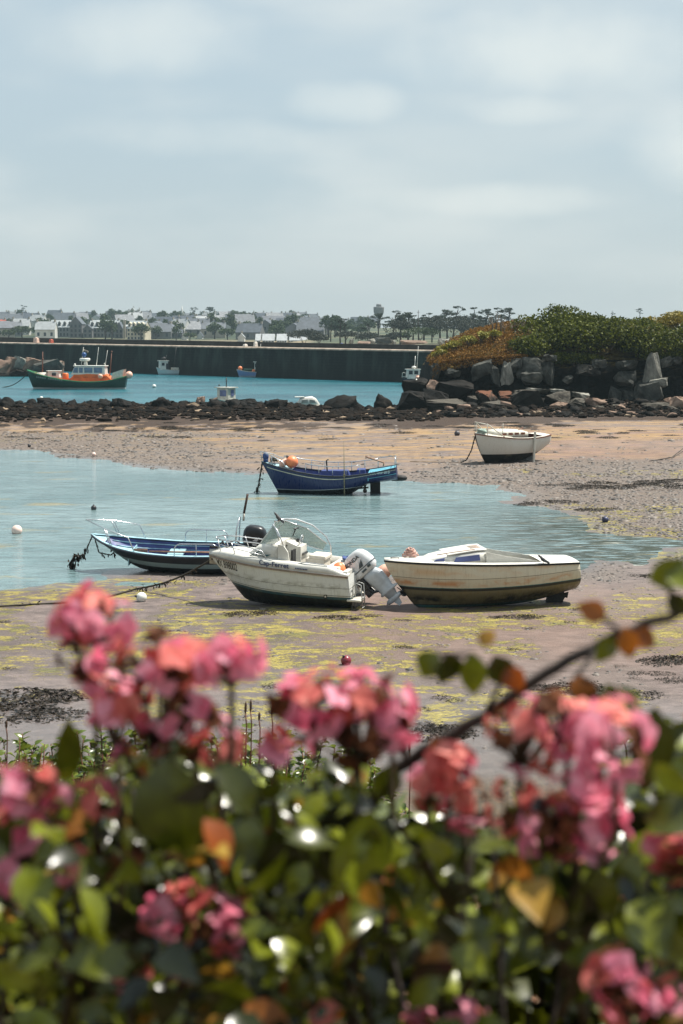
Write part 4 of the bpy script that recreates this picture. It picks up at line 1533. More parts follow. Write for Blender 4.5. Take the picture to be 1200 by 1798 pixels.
def text_mesh(txt, size, bold=0.0, shear=0.0, squeeze=1.0):
    c = bpy.data.curves.new('lettering', 'FONT')
    c.body = txt
    c.size = size
    c.offset = bold
    c.shear = shear
    c.resolution_u = 3
    o = bpy.data.objects.new('lettering', c)
    COL.objects.link(o)
    bpy.context.view_layer.update()
    me = bpy.data.meshes.new_from_object(o.evaluated_get(bpy.context.evaluated_depsgraph_get()))
    COL.objects.unlink(o)
    bpy.data.objects.remove(o)
    me.transform(Matrix.Diagonal((squeeze, 1, 1, 1)))
    return me


def hull_text(hull, txt, x, z, size, mat, parent, slope=0.0, bold=.004, shear=0.0, squeeze=1.0, proud=.006, yfun=None):
    me = text_mesh(txt, size, bold, shear, squeeze)
    bm = bmesh.new()
    bm.from_mesh(me)
    bmesh.ops.triangulate(bm, faces=bm.faces)
    for v in bm.verts:
        u, q = v.co.x, v.co.y
        xx, zz = x + u, z + q + slope * u
        v.co = Vector((xx, (yfun(xx, zz) if yfun else hull.side_y(xx, zz)) - proud, zz))
    bm.to_mesh(me)
    bm.free()
    me.materials.clear()
    me.materials.append(mat)
    o = bpy.data.objects.new('lettering', me)
    COL.objects.link(o)
    o.parent = parent
    return o


WHITE = pm('white_gelcoat', lin(206, 204, 196), .4, .1, 3)
DULLW = pm('weathered_white_paint', lin(192, 188, 176), .55, .16, 4)
STEEL = pm('stainless_tube', lin(200, 202, 204), .25, .1, 6, metal=.85)
DULLS = pm('galvanised_tube', lin(150, 152, 150), .45, .2, 10, metal=.5)
BLACKP = pm('black_plastic', lin(22, 23, 26), .35, .2, 8)
RUBBER = pm('black_rubber', lin(20, 20, 20), .7, .2, 8)
NAVYT = pm('navy_lettering', lin(34, 52, 92), .5, .1, 3)
DARKT = pm('black_lettering', lin(24, 26, 30), .5, .1, 3)
ORANGEB = pm('orange_buoy_skin', lin(226, 128, 82), .45, .12, 6)
PALEO = pm('faded_buoy_skin', lin(222, 172, 150), .5, .15, 6)
ROPE = pm('mooring_rope', lin(58, 52, 42), .95, .4, 30, bump=.6, bscale=80)
WEEDM = pm('seaweed', lin(34, 28, 18), .5, .5, 14, c2=lin(82, 62, 30), bump=.5, bscale=30)
BLUEIN = pm('blue_interior_paint', lin(52, 66, 122), .5, .18, 4)
AQUA = pm('pale_blue_paint', lin(150, 186, 196), .5, .15, 4)
TEALP = pm('turquoise_paint', lin(88, 158, 178), .5, .15, 4)
VARN = pm('varnished_wood', lin(112, 62, 42), .4, .3, 8)
WOODL = pm('weathered_wood', lin(150, 112, 88), .7, .25, 10)
DARKHOLE = pm('cabin_shadow', lin(30, 30, 30), .8, .2, 4)


def glassmat(name, tint, rough=.05, alpha=.45):
    g = NT(name)
    g.set(Base_Color=tint, Roughness=rough, Alpha=alpha, Specular_IOR_Level=.6)
    return g.m


WSCREEN = glassmat('windscreen_acrylic', lin(150, 166, 158), .12, .5)


def arc(p0, p1, h, n=9):
    """rail from p0 up and over to p1 with rounded corners"""
    p0, p1 = Vector(p0), Vector(p1)
    up = Vector((0, 0, h))
    r = min(.25 * (p1 - p0).length, h * .5)
    d = (p1 - p0).normalized()
    out = [p0]
    for i in range(n):
        a = math.pi / 2 * i / (n - 1)
        out.append(p0 + up + Vector((0, 0, -r)) + d * (r - r * math.cos(a)) + Vector((0, 0, r * math.sin(a))))
    for i in range(n):
        a = math.pi / 2 * (1 - i / (n - 1))
        out.append(p1 + up + Vector((0, 0, -r)) - d * (r - r * math.cos(a)) + Vector((0, 0, r * math.sin(a))))
    out.append(p1)
    return out


def outboard(name, parent, cowl_mats, leg_mat, scale=1.0, tilt=0.0, loc=(0, 0, 0), text=None, accent=None):
    """outboard motor: pivot at the transom clamp; +x is aft"""
    e = MB()
    # cowling as stacked rounded sections
    def ring(z, x0, x1, w_, n=20, p=3.2):
        pts = []
        for k in range(n):
            a = 2 * math.pi * k / n
            cx, cy = math.cos(a), math.sin(a)
            ex = math.copysign(abs(cx) ** (2 / p), cx)
            ey = math.copysign(abs(cy) ** (2 / p), cy)
            pts.append(Vector(((x0 + x1) / 2 + ex * (x1 - x0) / 2, ey * w_ / 2, z)))
        return pts
    root = bpy.data.objects.new(name, None)
    COL.objects.link(root)
    root.parent = parent
    root.location = loc
    root.rotation_euler = (0, tilt, 0)
    root.scale = (scale, scale, scale)
    e.loft([ring(z, a, b, w_) for z, a, b, w_ in ((.16, -.12, .44, .34), (.24, -.2, .52, .42), (.40, -.22, .54, .44), (.58, -.21, .50, .43), (.70, -.16, .44, .40), (.77, -.06, .36, .32), (.79, .05, .26, .2))], 0)
    cw = e.build('cowling', cowl_mats[0], root)
    if accent:
        m = MB()
        m.loft([ring(z, a, b, w_) for z, a, b, w_ in ((.315, -.225, .548, .455), (.335, -.228, .55, .458))], 0)
        m.box((.2, -.222, .25), (.14, .02, .05), 0)
        m.box((.38, -.214, .27), (.1, .02, .06), 0)
        m.prism([(.12, .36), (.25, .50), (.2, .42), (.32, .52), (.26, .36)], -.236, -.222)
        m.build('cowling_stripe', accent, cw)
    m = MB()
    m.loft([ring(z, a, b, w_, 16, 2.6) for z, a, b, w_ in ((.17, -.02, .40, .30), (.0, .0, .50, .28), (-.25, .04, .50, .22), (-.45, .08, .48, .17), (-.5, .04, .58, .24), (-.53, .04, .60, .24), (-.55, .12, .46, .12), (-.72, .15, .42, .10))], 0)
    m.loft([[Vector((x, .07 * math.cos(a) * r, -.74 + .07 * math.sin(a) * r)) for a in np.linspace(0, 2 * math.pi, 12, endpoint=False)] for x, r in ((.02, .1), (.08, .8), (.2, 1.1), (.38, 1), (.5, .75))], 0)
    m.prism([(.18, -.74), (.40, -.78), (.36, -.95), (.27, -.97)], -.015, .015)
    m.build('drive_leg', leg_mat, root)
    m = MB()
    for k in range(3):
        a = k * 2.094
        u, w_ = Vector((0, math.cos(a), math.sin(a))), Vector((0, -math.sin(a), math.cos(a)))
        c = Vector((.54, 0, -.74))
        m.loft([[c + u * r + w_ * s_ + Vector((s_ * .5, 0, 0)) for s_ in (-wd, -wd * .3, wd * .5, wd)] + [c + u * r + w_ * s_ + Vector((s_ * .5 + .012, 0, 0)) for s_ in (wd, wd * .5, -wd * .3, -wd)] for r, wd in ((.03, .03), (.08, .065), (.13, .07), (.165, .03))], 0)
    m.tube([(.48, 0, -.74), (.60, 0, -.74)], [.045, .02], 10)
    m.build('propeller', BLACKP, root)
    m = MB()
    m.box((-.06, 0, .02), (.14, .3, .34))
    m.box((-.14, 0, -.12), (.12, .26, .42))
    m.tube([(-.1, -.12, .1), (-.02, -.1, -.3), (.12, -.04, -.36)], .035, 8)
    m.tube([(-.1, .12, .1), (-.02, .1, -.3), (.12, .04, -.36)], .035, 8)
    m.tube([(-.2, .05, .1), (-.42, .06, .2), (-.6, .1, .12)], .025, 6)
    m.build('bracket', BLACKP, root, bevel=.015)
    if text:
        hull_text(None, text[0], text[1], text[2], text[3], DARKT, cw, slope=text[4], bold=.003, yfun=lambda x, z: -.222 + .05 * max(0, z - .58), proud=.004)
    return root


def frame_of(px, py, yaw, heel=0.0, trim=0.0, dz=0.0, Y=None):
    p = gnd(px, py) if Y is None else at(px, py, Y)
    p.z += dz
    return p, (heel, trim, yaw)


# ------------------------------------------------------------------ white motorboat
hm = Hull(4.62, ([0, .04, .12, .25, .45, .7, 1], [.03, .22, .52, .80, 1.0, 1.04, .96]), ([0, .15, .4, .7, 1], [1.40, 1.38, 1.30, 1.22, 1.14]),
          ([0, .06, .14, .25, .5, 1], [.40, .20, .08, .03, .0, .02]), lambda v: .95 * (1 - v) ** 1.15, -.12,
          [0, .18, .32, .42, .52, .62, .72, .81, .9, 1.0], [0, .42, .70, .80, .85, .89, .92, .95, .98, 1.0], [0, .46, .84, .9, .93, .95, .97, .98, .99, 1.0])
loc, rot = frame_of(495, 1060, R(-15), R(1.5), R(1.2))
mb = empty('motorboat', loc + Vector((0, 0, -.03)), rot, 'white motorboat with black registration letters and a big white outboard, aground on the sand', 'boat')
mb.scale = (.93, .93, .96)
m = MB()
hm.shell(m)
hull = m.build('hull', hullmat('motorboat_paint', [(0, lin(18, 22, 24)), (.46, lin(40, 74, 82)), (.54, lin(196, 196, 188)), (.57, lin(58, 66, 70)), (.585, lin(208, 210, 206)), (.79, lin(88, 88, 86)), (.802, lin(210, 212, 208))], lin(104, 100, 84), .30, .4,
                                 stains=[(.66, .98, lin(112, 110, 92), .5, 3.5), (.46, .66, lin(166, 152, 118), .35, 2.5)], cv=(-.045, 0.012)), mb)
m = MB()
hm.rim(m, .05, .05, out=.035, dz=-.02)
m.build('rubbing_strake', pm('grey_brown_strake', lin(128, 112, 98), .6, .2, 8), hull)
# moulded deck rising above the strake
m = MB()
for sd in (-1, 1):
    rings = []
    for i in range(31):
        t = i / 30
        p = hm.pt(t, 1, sd)
        hh = .17 * float(sstep(1.0, .86, t)) * (.35 + .65 * float(sstep(0, .15, t))) + .02
        rings.append([p + Vector((0, -sd * .01, -.02)), p + Vector((0, -sd * min(.03, abs(p.y)), hh * .7)), p + Vector((0, -sd * min(.10, abs(p.y)), hh)), p + Vector((0, -sd * min(.24, abs(p.y)), hh + .01)), p + Vector((0, -sd * min(.26, abs(p.y)), -.3))])
    m.loft(rings, 0, True, True, closed=False)
rows = []
for i in range(15):
    t = .0 + .52 * i / 14
    p = hm.pt(t, 1, 1)
    hh = .17 * (.35 + .65 * float(sstep(0, .15, t))) + .02
    w_ = max(.0, p.y - .2)
    rows.append([Vector((p.x, w_ * q, p.z + hh + .05 * (1 - q * q))) for q in np.linspace(-1, 1, 9)])
m.loft(rows, 0, False, True, closed=False)
m.box((2.18, 0, .98), (.14, 1.7, .5))
deck = m.build('deck', WHITE, mb, solid=.012)
m = MB()
hm.floor(m, .42, .5, .99)
m.build('cockpit_floor', DULLW, mb)
# cuddy: low cabin block with a rounded aft side wall
m = MB()
rings = []
for x, w_, z in ((-1.02, .30, 1.50), (-.86, .56, 1.60), (-.55, .68, 1.83), (-.15, .74, 1.92), (.12, .76, 1.92)):
    rings.append([Vector((x, -w_, 1.36)), Vector((x, -w_ * .97, z - .1)), Vector((x, -w_ * .82, z)), Vector((x, 0, z + .03)), Vector((x, w_ * .82, z)), Vector((x, w_ * .97, z - .1)), Vector((x, w_, 1.36))])
m.loft(rings, 0, True, True)
m.prism([(.1, 1.36), (.1, 1.9), (.28, 1.86), (.40, 1.7), (.47, 1.36)], -.77, -.71)
m.prism([(.1, 1.36), (.1, 1.9), (.28, 1.86), (.40, 1.7), (.47, 1.36)], .71, .77)
cud = m.build('cuddy_cabin', WHITE, mb)
m = MB()
for a in ((-.84, 1.50, -.42, 1.70), (-.78, 1.50, -.36, 1.64)):
    m.prism([(a[0], a[1]), (a[0] + .1, a[1] + .02), (a[2] + .04, a[3]), (a[2] - .03, a[3])], -.775, -.768)
m.prism([(-.5, 1.55), (-.1, 1.60), (-.28, 1.52)], -.775, -.768)
m.build('flash_marking', pm('blue_green_decal', lin(42, 84, 92), .4, .1, 3), cud)
m = MB()
m.box((.49, -.45, 1.42), (.05, .36, .62))
m.build('opening_shade_panel', DARKHOLE, cud)  # solid dark panel, its colour stands for the shade inside
# helm console, seat, hatch lines
m = MB()
m.box((.36, .30, 1.36), (.5, .72, .8), top=.9)
m.box((.30, .30, 1.78), (.40, .66, .10), rot=(0, .35, 0))
m.box((.63, .30, 1.52), (.04, .5, .07), 1)
m.box((.36, .5, 1.86), (.12, .12, .1), 1)
m.tube([(.2, .42, 1.98), (.28, .46, 2.2)], .02, 6, 1)
m.tube([(.24, .40, 2.2), (.34, .56, 2.22)], .025, 6, 1)
m.build('console', [WHITE, BLACKP], mb, bevel=.03)
m = MB()
m.tube([(.52 + .05 * math.sin(a), .22 + .17 * math.cos(a), 1.90 + .17 * math.sin(a)) for a in np.linspace(0, 2 * math.pi, 22)], .016, 6)
for a in (.5, 2.6, 4.7):
    m.tube([(.5, .22, 1.90), (.52 + .05 * math.sin(a), .22 + .17 * math.cos(a), 1.90 + .17 * math.sin(a))], .012, 5)
m.build('steering_wheel', STEEL, mb)
m = MB()
m.box((1.02, .36, 1.22), (.62, .80, .42), top=.92)
m.box((1.10, .36, 1.45), (.52, .76, .14), rot=(0, .05, 0))
m.box((1.78, 0, 1.12), (.42, 1.6, .44))
m.build('seat', pm('cream_vinyl', lin(212, 204, 190), .5, .1, 6), mb, bevel=.04)
# wrap-round windscreen
bot = [Vector(q) for q in ((-.02, -.70, 1.90), (-.30, -.62, 1.84), (-.60, -.46, 1.76), (-.70, -.2, 1.74), (-.72, 0, 1.74), (-.70, .2, 1.74), (-.60, .46, 1.76), (.15, .70, 1.78), (1.05, .80, 1.56))]
top = [Vector(q) for q in ((.12, -.68, 2.00), (.02, -.60, 2.22), (-.12, -.50, 2.42), (-.18, -.2, 2.46), (-.19, 0, 2.47), (-.17, .2, 2.46), (-.08, .52, 2.42), (.55, .74, 2.20), (1.16, .82, 1.76))]
m = MB()
m.add(bot + top, [(i, i + 1, i + 10, i + 9) for i in range(8)], 0, False)
ws = m.build('windscreen', WSCREEN, mb, solid=.008)
m = MB()
m.tube(top, .016, 7)
m.tube(bot, .013, 7)
m.tube([bot[2], top[2]], .014, 6)
m.tube([bot[6], top[6]], .014, 6)
m.build('screen_frame', STEEL, ws)
m = MB()
m.tube([top[3] + Vector((0, 0, .02)), Vector((-.02, .3, 2.50)), Vector((.25, .62, 2.46)), Vector((.7, .84, 2.28)), Vector((1.12, .92, 1.95)), Vector((1.26, .93, 1.68)), Vector((1.28, .93, 1.3))], .022, 8)
m.tube([top[2] + Vector((-.03, -.02, .02)), Vector((.02, -.62, 2.30)), Vector((.16, -.72, 2.1)), Vector((.26, -.74, 1.86))], .02, 8)
m.build('grab_rail', STEEL, mb)
# bow rails
m = MB()
def dp(t, off=.12, dz=.14):
    p = hm.pt(t, 1, -1, off)
    p.z += dz
    return p
def fl(p): return Vector((p.x, -p.y, p.z))
top_r = [dp(.46, .14, .17), dp(.42, .12, .40), dp(.30, .10, .46), dp(.16, .08, .50), dp(.07, .03, .52)]
m.tube(top_r, .017, 8)
m.tube([fl(q) for q in top_r], .017, 8)
m.tube([top_r[-1], Vector((top_r[-1].x - .10, 0, top_r[-1].z)), fl(top_r[-1])], .017, 8)
lo_r = [dp(.44, .13, .28), dp(.30, .1, .32), dp(.16, .08, .35), dp(.075, .03, .37)]
m.tube(lo_r, .012, 7)
m.tube([fl(q) for q in lo_r], .012, 7)
for t in (.08, .20):
    for f_ in (lambda q: q, fl):
        m.tube([f_(dp(t + .03, .10, .12)), f_(dp(t, .06, .50))], .015, 7)
m.build('bow_rail', STEEL, mb)
m = MB()
m.tube([dp(.9, .1, .1), dp(.86, .1, .22), dp(.72, .1, .24), dp(.66, .1, .18)], .014, 7)
m.build('stern_rail', STEEL, mb)
m = MB()
m.tube([(-1.75, -.05, 1.62), (-1.9, .02, 1.78), (-2.0, 0, 1.66)], .03, 7)
m.tube([(-1.72, -.1, 1.62), (-1.62, .05, 1.70), (-1.56, -.04, 1.64)], .03, 7)
m.box((-2.16, 0, 1.60), (.26, .09, .06))
m.build('anchor_fitting', BLACKP, mb)
# stern platform, ladder
m = MB()
m.box((2.48, -.62, .42), (.42, .62, .06))
m.box((2.48, .62, .42), (.42, .62, .06))
m.build('swim_platform', DULLW, mb, bevel=.02)
m = MB()
for y in (-.78, -.48):
    m.tube([(2.40, y, .1), (2.42, y, .82), (2.52, y, .90), (2.66, y, .86), (2.70, y, .45), (2.70, y, .12)], .017, 7)
for z in (.2, .5):
    m.tube([(2.70, -.78, z), (2.70, -.48, z)], .015, 6)
m.tube([(2.42, -.78, .82), (2.42, -.48, .82)], .015, 6)
m.build('boarding_ladder', DULLS, mb)
m = MB()
m.box((1.62, hm.side_y(1.62, .50) - .006, .50), (.10, .012, .12))
m.box((1.62, hm.side_y(1.62, .50) - .012, .50), (.05, .006, .05), 1)
m.build('vent_plate', [BLACKP, DULLW], mb)
outboard('outboard_motor', mb, [pm('white_cowl', lin(206, 208, 210), .3, .06, 4)], pm('silver_leg', lin(176, 182, 188), .35, .12, 5), 1.18, R(-43), (2.62, .12, .80), ('HONDA', -.17, .57, .13, .02), pm('dark_grey_accent', lin(48, 60, 66), .4, .1, 4))
hull_text(hm, 'MX B98002', -2.02, 1.08, .33, DARKT, mb, slope=-.05, bold=.006, squeeze=.52)
hull_text(None, 'Cap-Ferret', -.42, 1.33, .19, NAVYT, mb, slope=-.06, bold=.004, squeeze=1.1, yfun=lambda x, z: -hm.bs((x + 2.31) / 4.62) + .016, proud=.03)
m = MB()
for k in range(8):
    m.box((.74 + k * .048, -hm.bs((.74 + k * .048 + 2.31) / 4.62) - .012, 1.285 - .003 * k), (.03, .012, .035))
m.build('small_marking', NAVYT, mb)

# orange fender lying in the stern
def buoy(name, loc, r, mat, label, cat='buoy', sc=(1, 1, 1), group=None, neck=True, rot=(0, 0, 0), matn=None):
    root = empty(name, loc, rot, label, cat, group)
    m = MB()
    m.ball((0, 0, 0), r, 0, 20, sc)
    m.build('ball', mat, root)
    if neck:
        m = MB()
        z = r * sc[2]
        m.lathe([(r * .30, z * .93), (r * .2, z * 1.1), (r * .2, z * 1.2), (r * .05, z * 1.22)], 12)
        m.tube([(-r * .1, 0, z * 1.15), (-r * .08, 0, z * 1.36), (r * .08, 0, z * 1.36), (r * .1, 0, z * 1.15)], r * .05, 6)
        m.build('eye', matn or BLACKP, root)
    return root


def on_boat(root, p):
    return (Matrix.LocRotScale(root.location, root.rotation_euler, root.scale) @ Vector(p))


buoy('fender_buoy', on_boat(mb, (1.90, -.46, 1.20)), .19, ORANGEB, 'orange fender wedged in the stern of the white motorboat', 'fender', (1, 1, 1.2), neck=False)
buoy('fender_buoy', on_boat(mb, (2.95, .85, 1.0)), .2, PALEO, 'pale pinkish fender behind the big white outboard', 'fender', (1, 1, 1.3), rot=(0, .8, 0))
m = MB()
m.box((0, 0, 0), (.34, .5, .06), rot=(0, .3, 0))
m.box((.1, .1, .03), (.2, .3, .07), rot=(0, .1, .4))
tag(m.build('folded_tarpaulin', pm('blue_tarpaulin', lin(44, 66, 120), .6, .2, 8), loc=on_boat(mb, (1.95, .4, 1.40)), bevel=.02), 'small blue cloth behind the orange fender in the motorboat', 'cloth')

# ------------------------------------------------------------------ cream dinghy with a small cabin
hc = Hull(5.35, ([0, .05, .14, .3, .5, .75, 1], [.02, .24, .55, .86, .98, .96, .74]), ([0, .2, .5, .8, 1], [1.32, 1.28, 1.20, 1.14, 1.10]), ([0, .05, .12, .25, .55, .8, 1], [.38, .16, .03, .0, .0, .10, .34]),
          lambda v: .62 * (1 - v) ** 1.3, -.10, [0, .16, .30, .42, .53, .63, .73, .82, .91, 1], [0, .34, .58, .74, .84, .90, .94, .97, .99, 1], [0, .30, .58, .78, .88, .94, .97, .99, 1, 1])
loc, rot = frame_of(843, 1063, R(9), R(0.5), R(-1.8))
cb = empty('cabin_dinghy', loc + Vector((0, 0, -.04)), rot, 'cream stained cabin dinghy with a white coachroof, lying on the sand at the right', 'boat')
cb.scale = (1, 1, 1.09)
m = MB()
hc.shell(m)
hull = m.build('hull', hullmat('dinghy_paint', [(0, lin(52, 98, 100)), (.12, lin(30, 28, 22)), (.14, lin(112, 104, 78)), (.53, lin(40, 40, 36)), (.60, lin(70, 120, 122)), (.615, lin(200, 192, 172)), (.845, lin(92, 84, 74)), (.857, lin(208, 202, 184)), (1.6, lin(208, 202, 184))],
                                 lin(110, 90, 60), .30, .5, stains=[(.60, .86, lin(184, 118, 56), .75, 1.6), (.04, .50, lin(18, 18, 15), 1.0, 1.2), (.85, 1.2, lin(196, 140, 70), .4, 1.2)], cv=(.0, .012)), cb)
m = MB()
hc.rim(m, .06, .045, out=.03, dz=.02)
m.build('gunwale', RUBBER, hull)
m = MB()
hc.deck(m, 0, .34, .012, .07)
for sd in (-1, 1):
    rows = []
    for i in range(25):
        t = .3 + .7 * i / 24
        p = hc.pt(t, 1, sd)
        rows.append([p + Vector((0, 0, .022)), p + Vector((0, -sd * .22, .04)), p + Vector((0, -sd * .23, -.25))])
    m.loft(rows, 0, False, False, closed=False)
rows = []
for i in range(11):
    t = .80 + .2 * i / 10
    p = hc.pt(t, 1, 1)
    rows.append([Vector((p.x, p.y * q, p.z + .022 + .03 * (1 - q * q))) for q in np.linspace(-1, 1, 7)])
m.loft(rows, 0, False, True, closed=False)
m.build('deck', WHITE, cb)
m = MB()
hc.floor(m, .4, .3, .98)
m.build('cockpit_floor', DULLW, cb)
# coachroof
m = MB()
rings = []
for x, w_, z in ((-1.75, .32, 1.30), (-1.35, .52, 1.46), (-.95, .60, 1.54), (-.2, .66, 1.62), (.05, .66, 1.62)):
    rings.append([Vector((x, -w_, 1.2)), Vector((x, -w_ * .95, z - .05)), Vector((x, -w_ * .82, z)), Vector((x, 0, z + .04)), Vector((x, w_ * .82, z)), Vector((x, w_ * .95, z - .05)), Vector((x, w_, 1.2))])
m.loft(rings, 0, True, True)
m.prism([(-1.0, 1.54), (-.2, 1.64), (.1, 1.655), (.1, 1.68), (-.2, 1.67), (-1.0, 1.56)], -.6, .6)
for sd in (-1, 1):
    m.prism([(.05, 1.2), (.05, 1.60), (.20, 1.55), (.60, 1.42), (1.3, 1.26), (1.5, 1.2)], sd * .66 - .02, sd * .66 + .02)
cab = m.build('coachroof', WHITE, cb)


def squash(o):
    for v in o.data.vertices:
        if v.co.z > 1.2: v.co.z = 1.2 + (v.co.z - 1.2) * .74
    return o


squash(cab)
m = MB()
m.prism([(-.86, 1.30), (-.80, 1.47), (-.14, 1.53), (-.12, 1.32)], -.668, -.655)
m.prism([(-1.46, 1.30), (-1.34, 1.42), (-1.10, 1.455), (-1.12, 1.31)], -.60, -.56)
squash(m.build('window', pm('blue_tinted_window', lin(84, 96, 142), .15, .15, 2), cab))
m = MB()
for y in (-.2, .0, .2):
    m.tube([(-.3, y, 1.66 + .02), (-.0, y, 1.68 + .02)], .012, 5)
m.tube([(-1.3, -.5, 1.56), (-.8, -.56, 1.64), (-.25, -.58, 1.70)], .014, 6)
squash(m.build('roof_rail', WOODL, cab))
m = MB()
m.prism([(1.9, .02), (1.98, .36), (2.36, .42), (2.44, .22), (2.38, .0)], -.05, .05)
m.prism([(2.38, .02), (2.44, .24), (2.56, .26), (2.52, .1), (2.45, .12)], -.02, .02)
m.tube([(2.1, 0, .05), (2.1, 0, -.12)], .015, 6)
m.build('skeg', pm('antifouled_skeg', lin(26, 25, 22), .8, .3, 8), cb)
m = MB()
m.tube(arc((-2.50, -.06, 1.34), (-2.28, -.12, 1.34), .07, 5), .016, 6)
m.build('bow_fitting', DULLS, cb)
rg = random.Random(3)
m = MB()
for k in range(7):
    a = k * .9
    m.tube([(.22 * math.cos(a + u) * (1 - .1 * k), .16 * math.sin(a + u), .03 + .03 * k + .02 * math.sin(3 * u)) for u in np.linspace(0, 5.5, 16)], .022, 6)
tag(m.build('coiled_rope', pm('pinkish_rope', lin(190, 150, 138), .9, .25, 30, bump=.5, bscale=90), loc=on_boat(cb, (-1.92, .1, 1.38))), 'pinkish rope coiled on the foredeck of the cream dinghy', 'rope')

# ------------------------------------------------------------------ blue open boat behind the motorboat
ho = Hull(5.0, ([0, .04, .12, .3, .55, .8, 1], [.04, .26, .56, .88, .98, .96, .86]), ([0, .1, .25, .5, 1], [1.14, 1.0, .86, .76, .78]), ([0, .1, .22, .4, 1], [.52, .22, .05, .0, .0]),
          lambda v: 1.25 * (1 - v) ** 1.2, -.08, [0, .2, .36, .48, .58, .68, .77, .85, .93, 1], [0, .40, .66, .78, .84, .88, .92, .95, .98, 1], [0, .45, .75, .86, .9, .93, .95, .97, .99, 1])
loc, rot = frame_of(296, 1001, R(-6), R(8), R(1.0))
ob = empty('open_boat', loc + Vector((0, 0, -.03)), rot, 'dark-hulled open boat with a blue interior and bow pulpit, aground behind the white motorboat', 'boat')
m = MB()
ho.shell(m)
m.build('hull', hullmat('open_boat_paint', [(0, lin(26, 30, 32)), (.36, lin(128, 146, 146)), (.52, lin(24, 30, 38))], lin(70, 66, 50), .25, .35, cv=(-.035, .022)), ob)
m = MB()
ho.shell(m, off=.07, v0=.38)
ho.floor(m, .40, .12, .99, off=.07)
m.build('liner', BLUEIN, ob)
m = MB()
ho.rim(m, .09, .05, out=.035, dz=.02)
gl = m.build('gunwale', pm('dark_navy_rubber', lin(28, 36, 50), .6, .2, 8), ob)
m = MB()
ho.rim(m, .13, .015, out=-.02, dz=.036)
for v in (.66, .84):
    for sd in (-1, 1):
        m.tube([ho.pt(t, v, sd, .085) for t in np.linspace(.10, .95, 20)], .018, 6)
m.build('inner_trim', AQUA, ob)
m = MB()
ho.deck(m, 0, .10, -.03, .02)
rows = []
for i in range(8):
    t = .10 + .16 * i / 7
    p = ho.pt(t, .62, 1, .09)
    rows.append([Vector((p.x, p.y * q, p.z)) for q in (-1, 0, 1)])
m.loft(rows, 0, False, False, closed=False)
m.box((-1.16, 0, .50), (.03, 1.25, .36))
for x in (.2, 1.7):
    w_ = ho.pt((x + 2.5) / 5.0, .7, 1, .09).y
    m.box((x, 0, .52), (.5, w_ * 1.96, .05))
m.build('thwart', AQUA, ob)
m = MB()
a = [ho.pt(.32, 1, -1, .06), ho.pt(.28, 1, -1, .03) + Vector((0, 0, .46)), ho.pt(.12, 1, -1, .0) + Vector((0, 0, .52)), Vector((-2.66, 0, 1.64))]
m.tube(a + [fl(q) for q in a[::-1][1:]], .02, 8)
for t in (.10, .115):
    m.tube([ho.pt(t + .05, 1, -1, .06), ho.pt(t + .01, 1, -1, .02) + Vector((0, 0, .50))], .018, 7)
    m.tube([fl(ho.pt(t + .05, 1, -1, .06)), fl(ho.pt(t + .01, 1, -1, .02) + Vector((0, 0, .50)))], .018, 7)
m.build('bow_pulpit', STEEL, ob)
for sd in (-1, 1):
    m = MB()
    p, q = ho.pt(.58, 1, sd, .06), ho.pt(.86, 1, sd, .06)
    m.tube(arc(p, q, .42), .018, 8)
    m.tube([(p + q) / 2, (p + q) / 2 + Vector((0, 0, .42))], .013, 6)
    m.build('side_rail', STEEL, ob)
m = MB()
m.tube([(-.65, .12, .60), (2.0, .05, .66)], .03, 7)
m.box((-.95, .13, .6), (.5, .03, .15))
tag(m.build('oar', WOODL, loc=ob.location, rot=ob.rotation_euler), 'wooden oar lying along the inside of the blue open boat', 'oar')
outboard('outboard_motor', ob, [BLACKP], BLACKP, 1.05, R(8), (2.62, .0, .80), accent=pm('silver_decal', lin(190, 190, 190), .4, .1, 4))
m = MB()
m.tube([(2.25, -.35, .8), (2.30, -.34, 1.55), (2.36, -.1, 1.86), (2.36, .1, 1.86), (2.30, .34, 1.55), (2.25, .35, .8)], .024, 8)
m.build('stern_arch', STEEL, ob)
m = MB()
m.tube([(0, 0, -.25), (.02, 0, 0)], .035, 8, 1)
m.tube([(.02, 0, 0), (.14, .02, .62)], .038, 8, 0)
m.build('mast_stub', [pm('rust_brown_pole', lin(66, 46, 36), .7, .3, 8), DULLW], ob, loc=(2.46, .1, 1.98))
m = MB()
m.box((0, 0, .13), (.42, .3, .26))
m.box((0, 0, .27), (.44, .32, .03))
tag(m.build('fuel_box', AQUA, loc=on_boat(ob, (1.9, -.35, .36)), rot=(0, 0, .3), bevel=.02), 'pale box on the floor of the blue open boat near its motor', 'box')

# ------------------------------------------------------------------ navy launch in the pool
hl = Hull(6.45, ([0, .04, .12, .3, .55, .8, 1], [.03, .26, .58, .96, 1.12, 1.06, .74]), ([0, .12, .3, .55, .8, 1], [1.52, 1.34, 1.10, .92, 1.04, 1.27]),
          ([0, .05, .12, .6, .66, .78, .9, 1], [.0, -.15, -.18, -.18, -.02, .42, .55, .62]), lambda v: .80 * (1 - v) ** 1.0, -.08,
          [0, .14, .27, .38, .48, .58, .68, .78, .89, 1], [0, .36, .6, .74, .83, .89, .93, .96, .98, 1], [0, .4, .66, .8, .88, .93, .96, .98, .99, 1])
p = gp(578, 866, 0)
nl = empty('navy_launch', p, (R(1.5), R(-.5), R(-4)), 'navy blue launch with white stripes and guard rails, standing in the tidal pool', 'boat')
m = MB()
hl.shell(m)
NAVY = lin(28, 40, 84)
hull = m.build('hull', hullmat('navy_launch_paint', [(-1, lin(16, 18, 20)), (.26, lin(168, 170, 172)), (.295, NAVY), (3, NAVY)], lin(20, 26, 40), .25, .28, cv=(.055, .012)), nl)
m = MB()
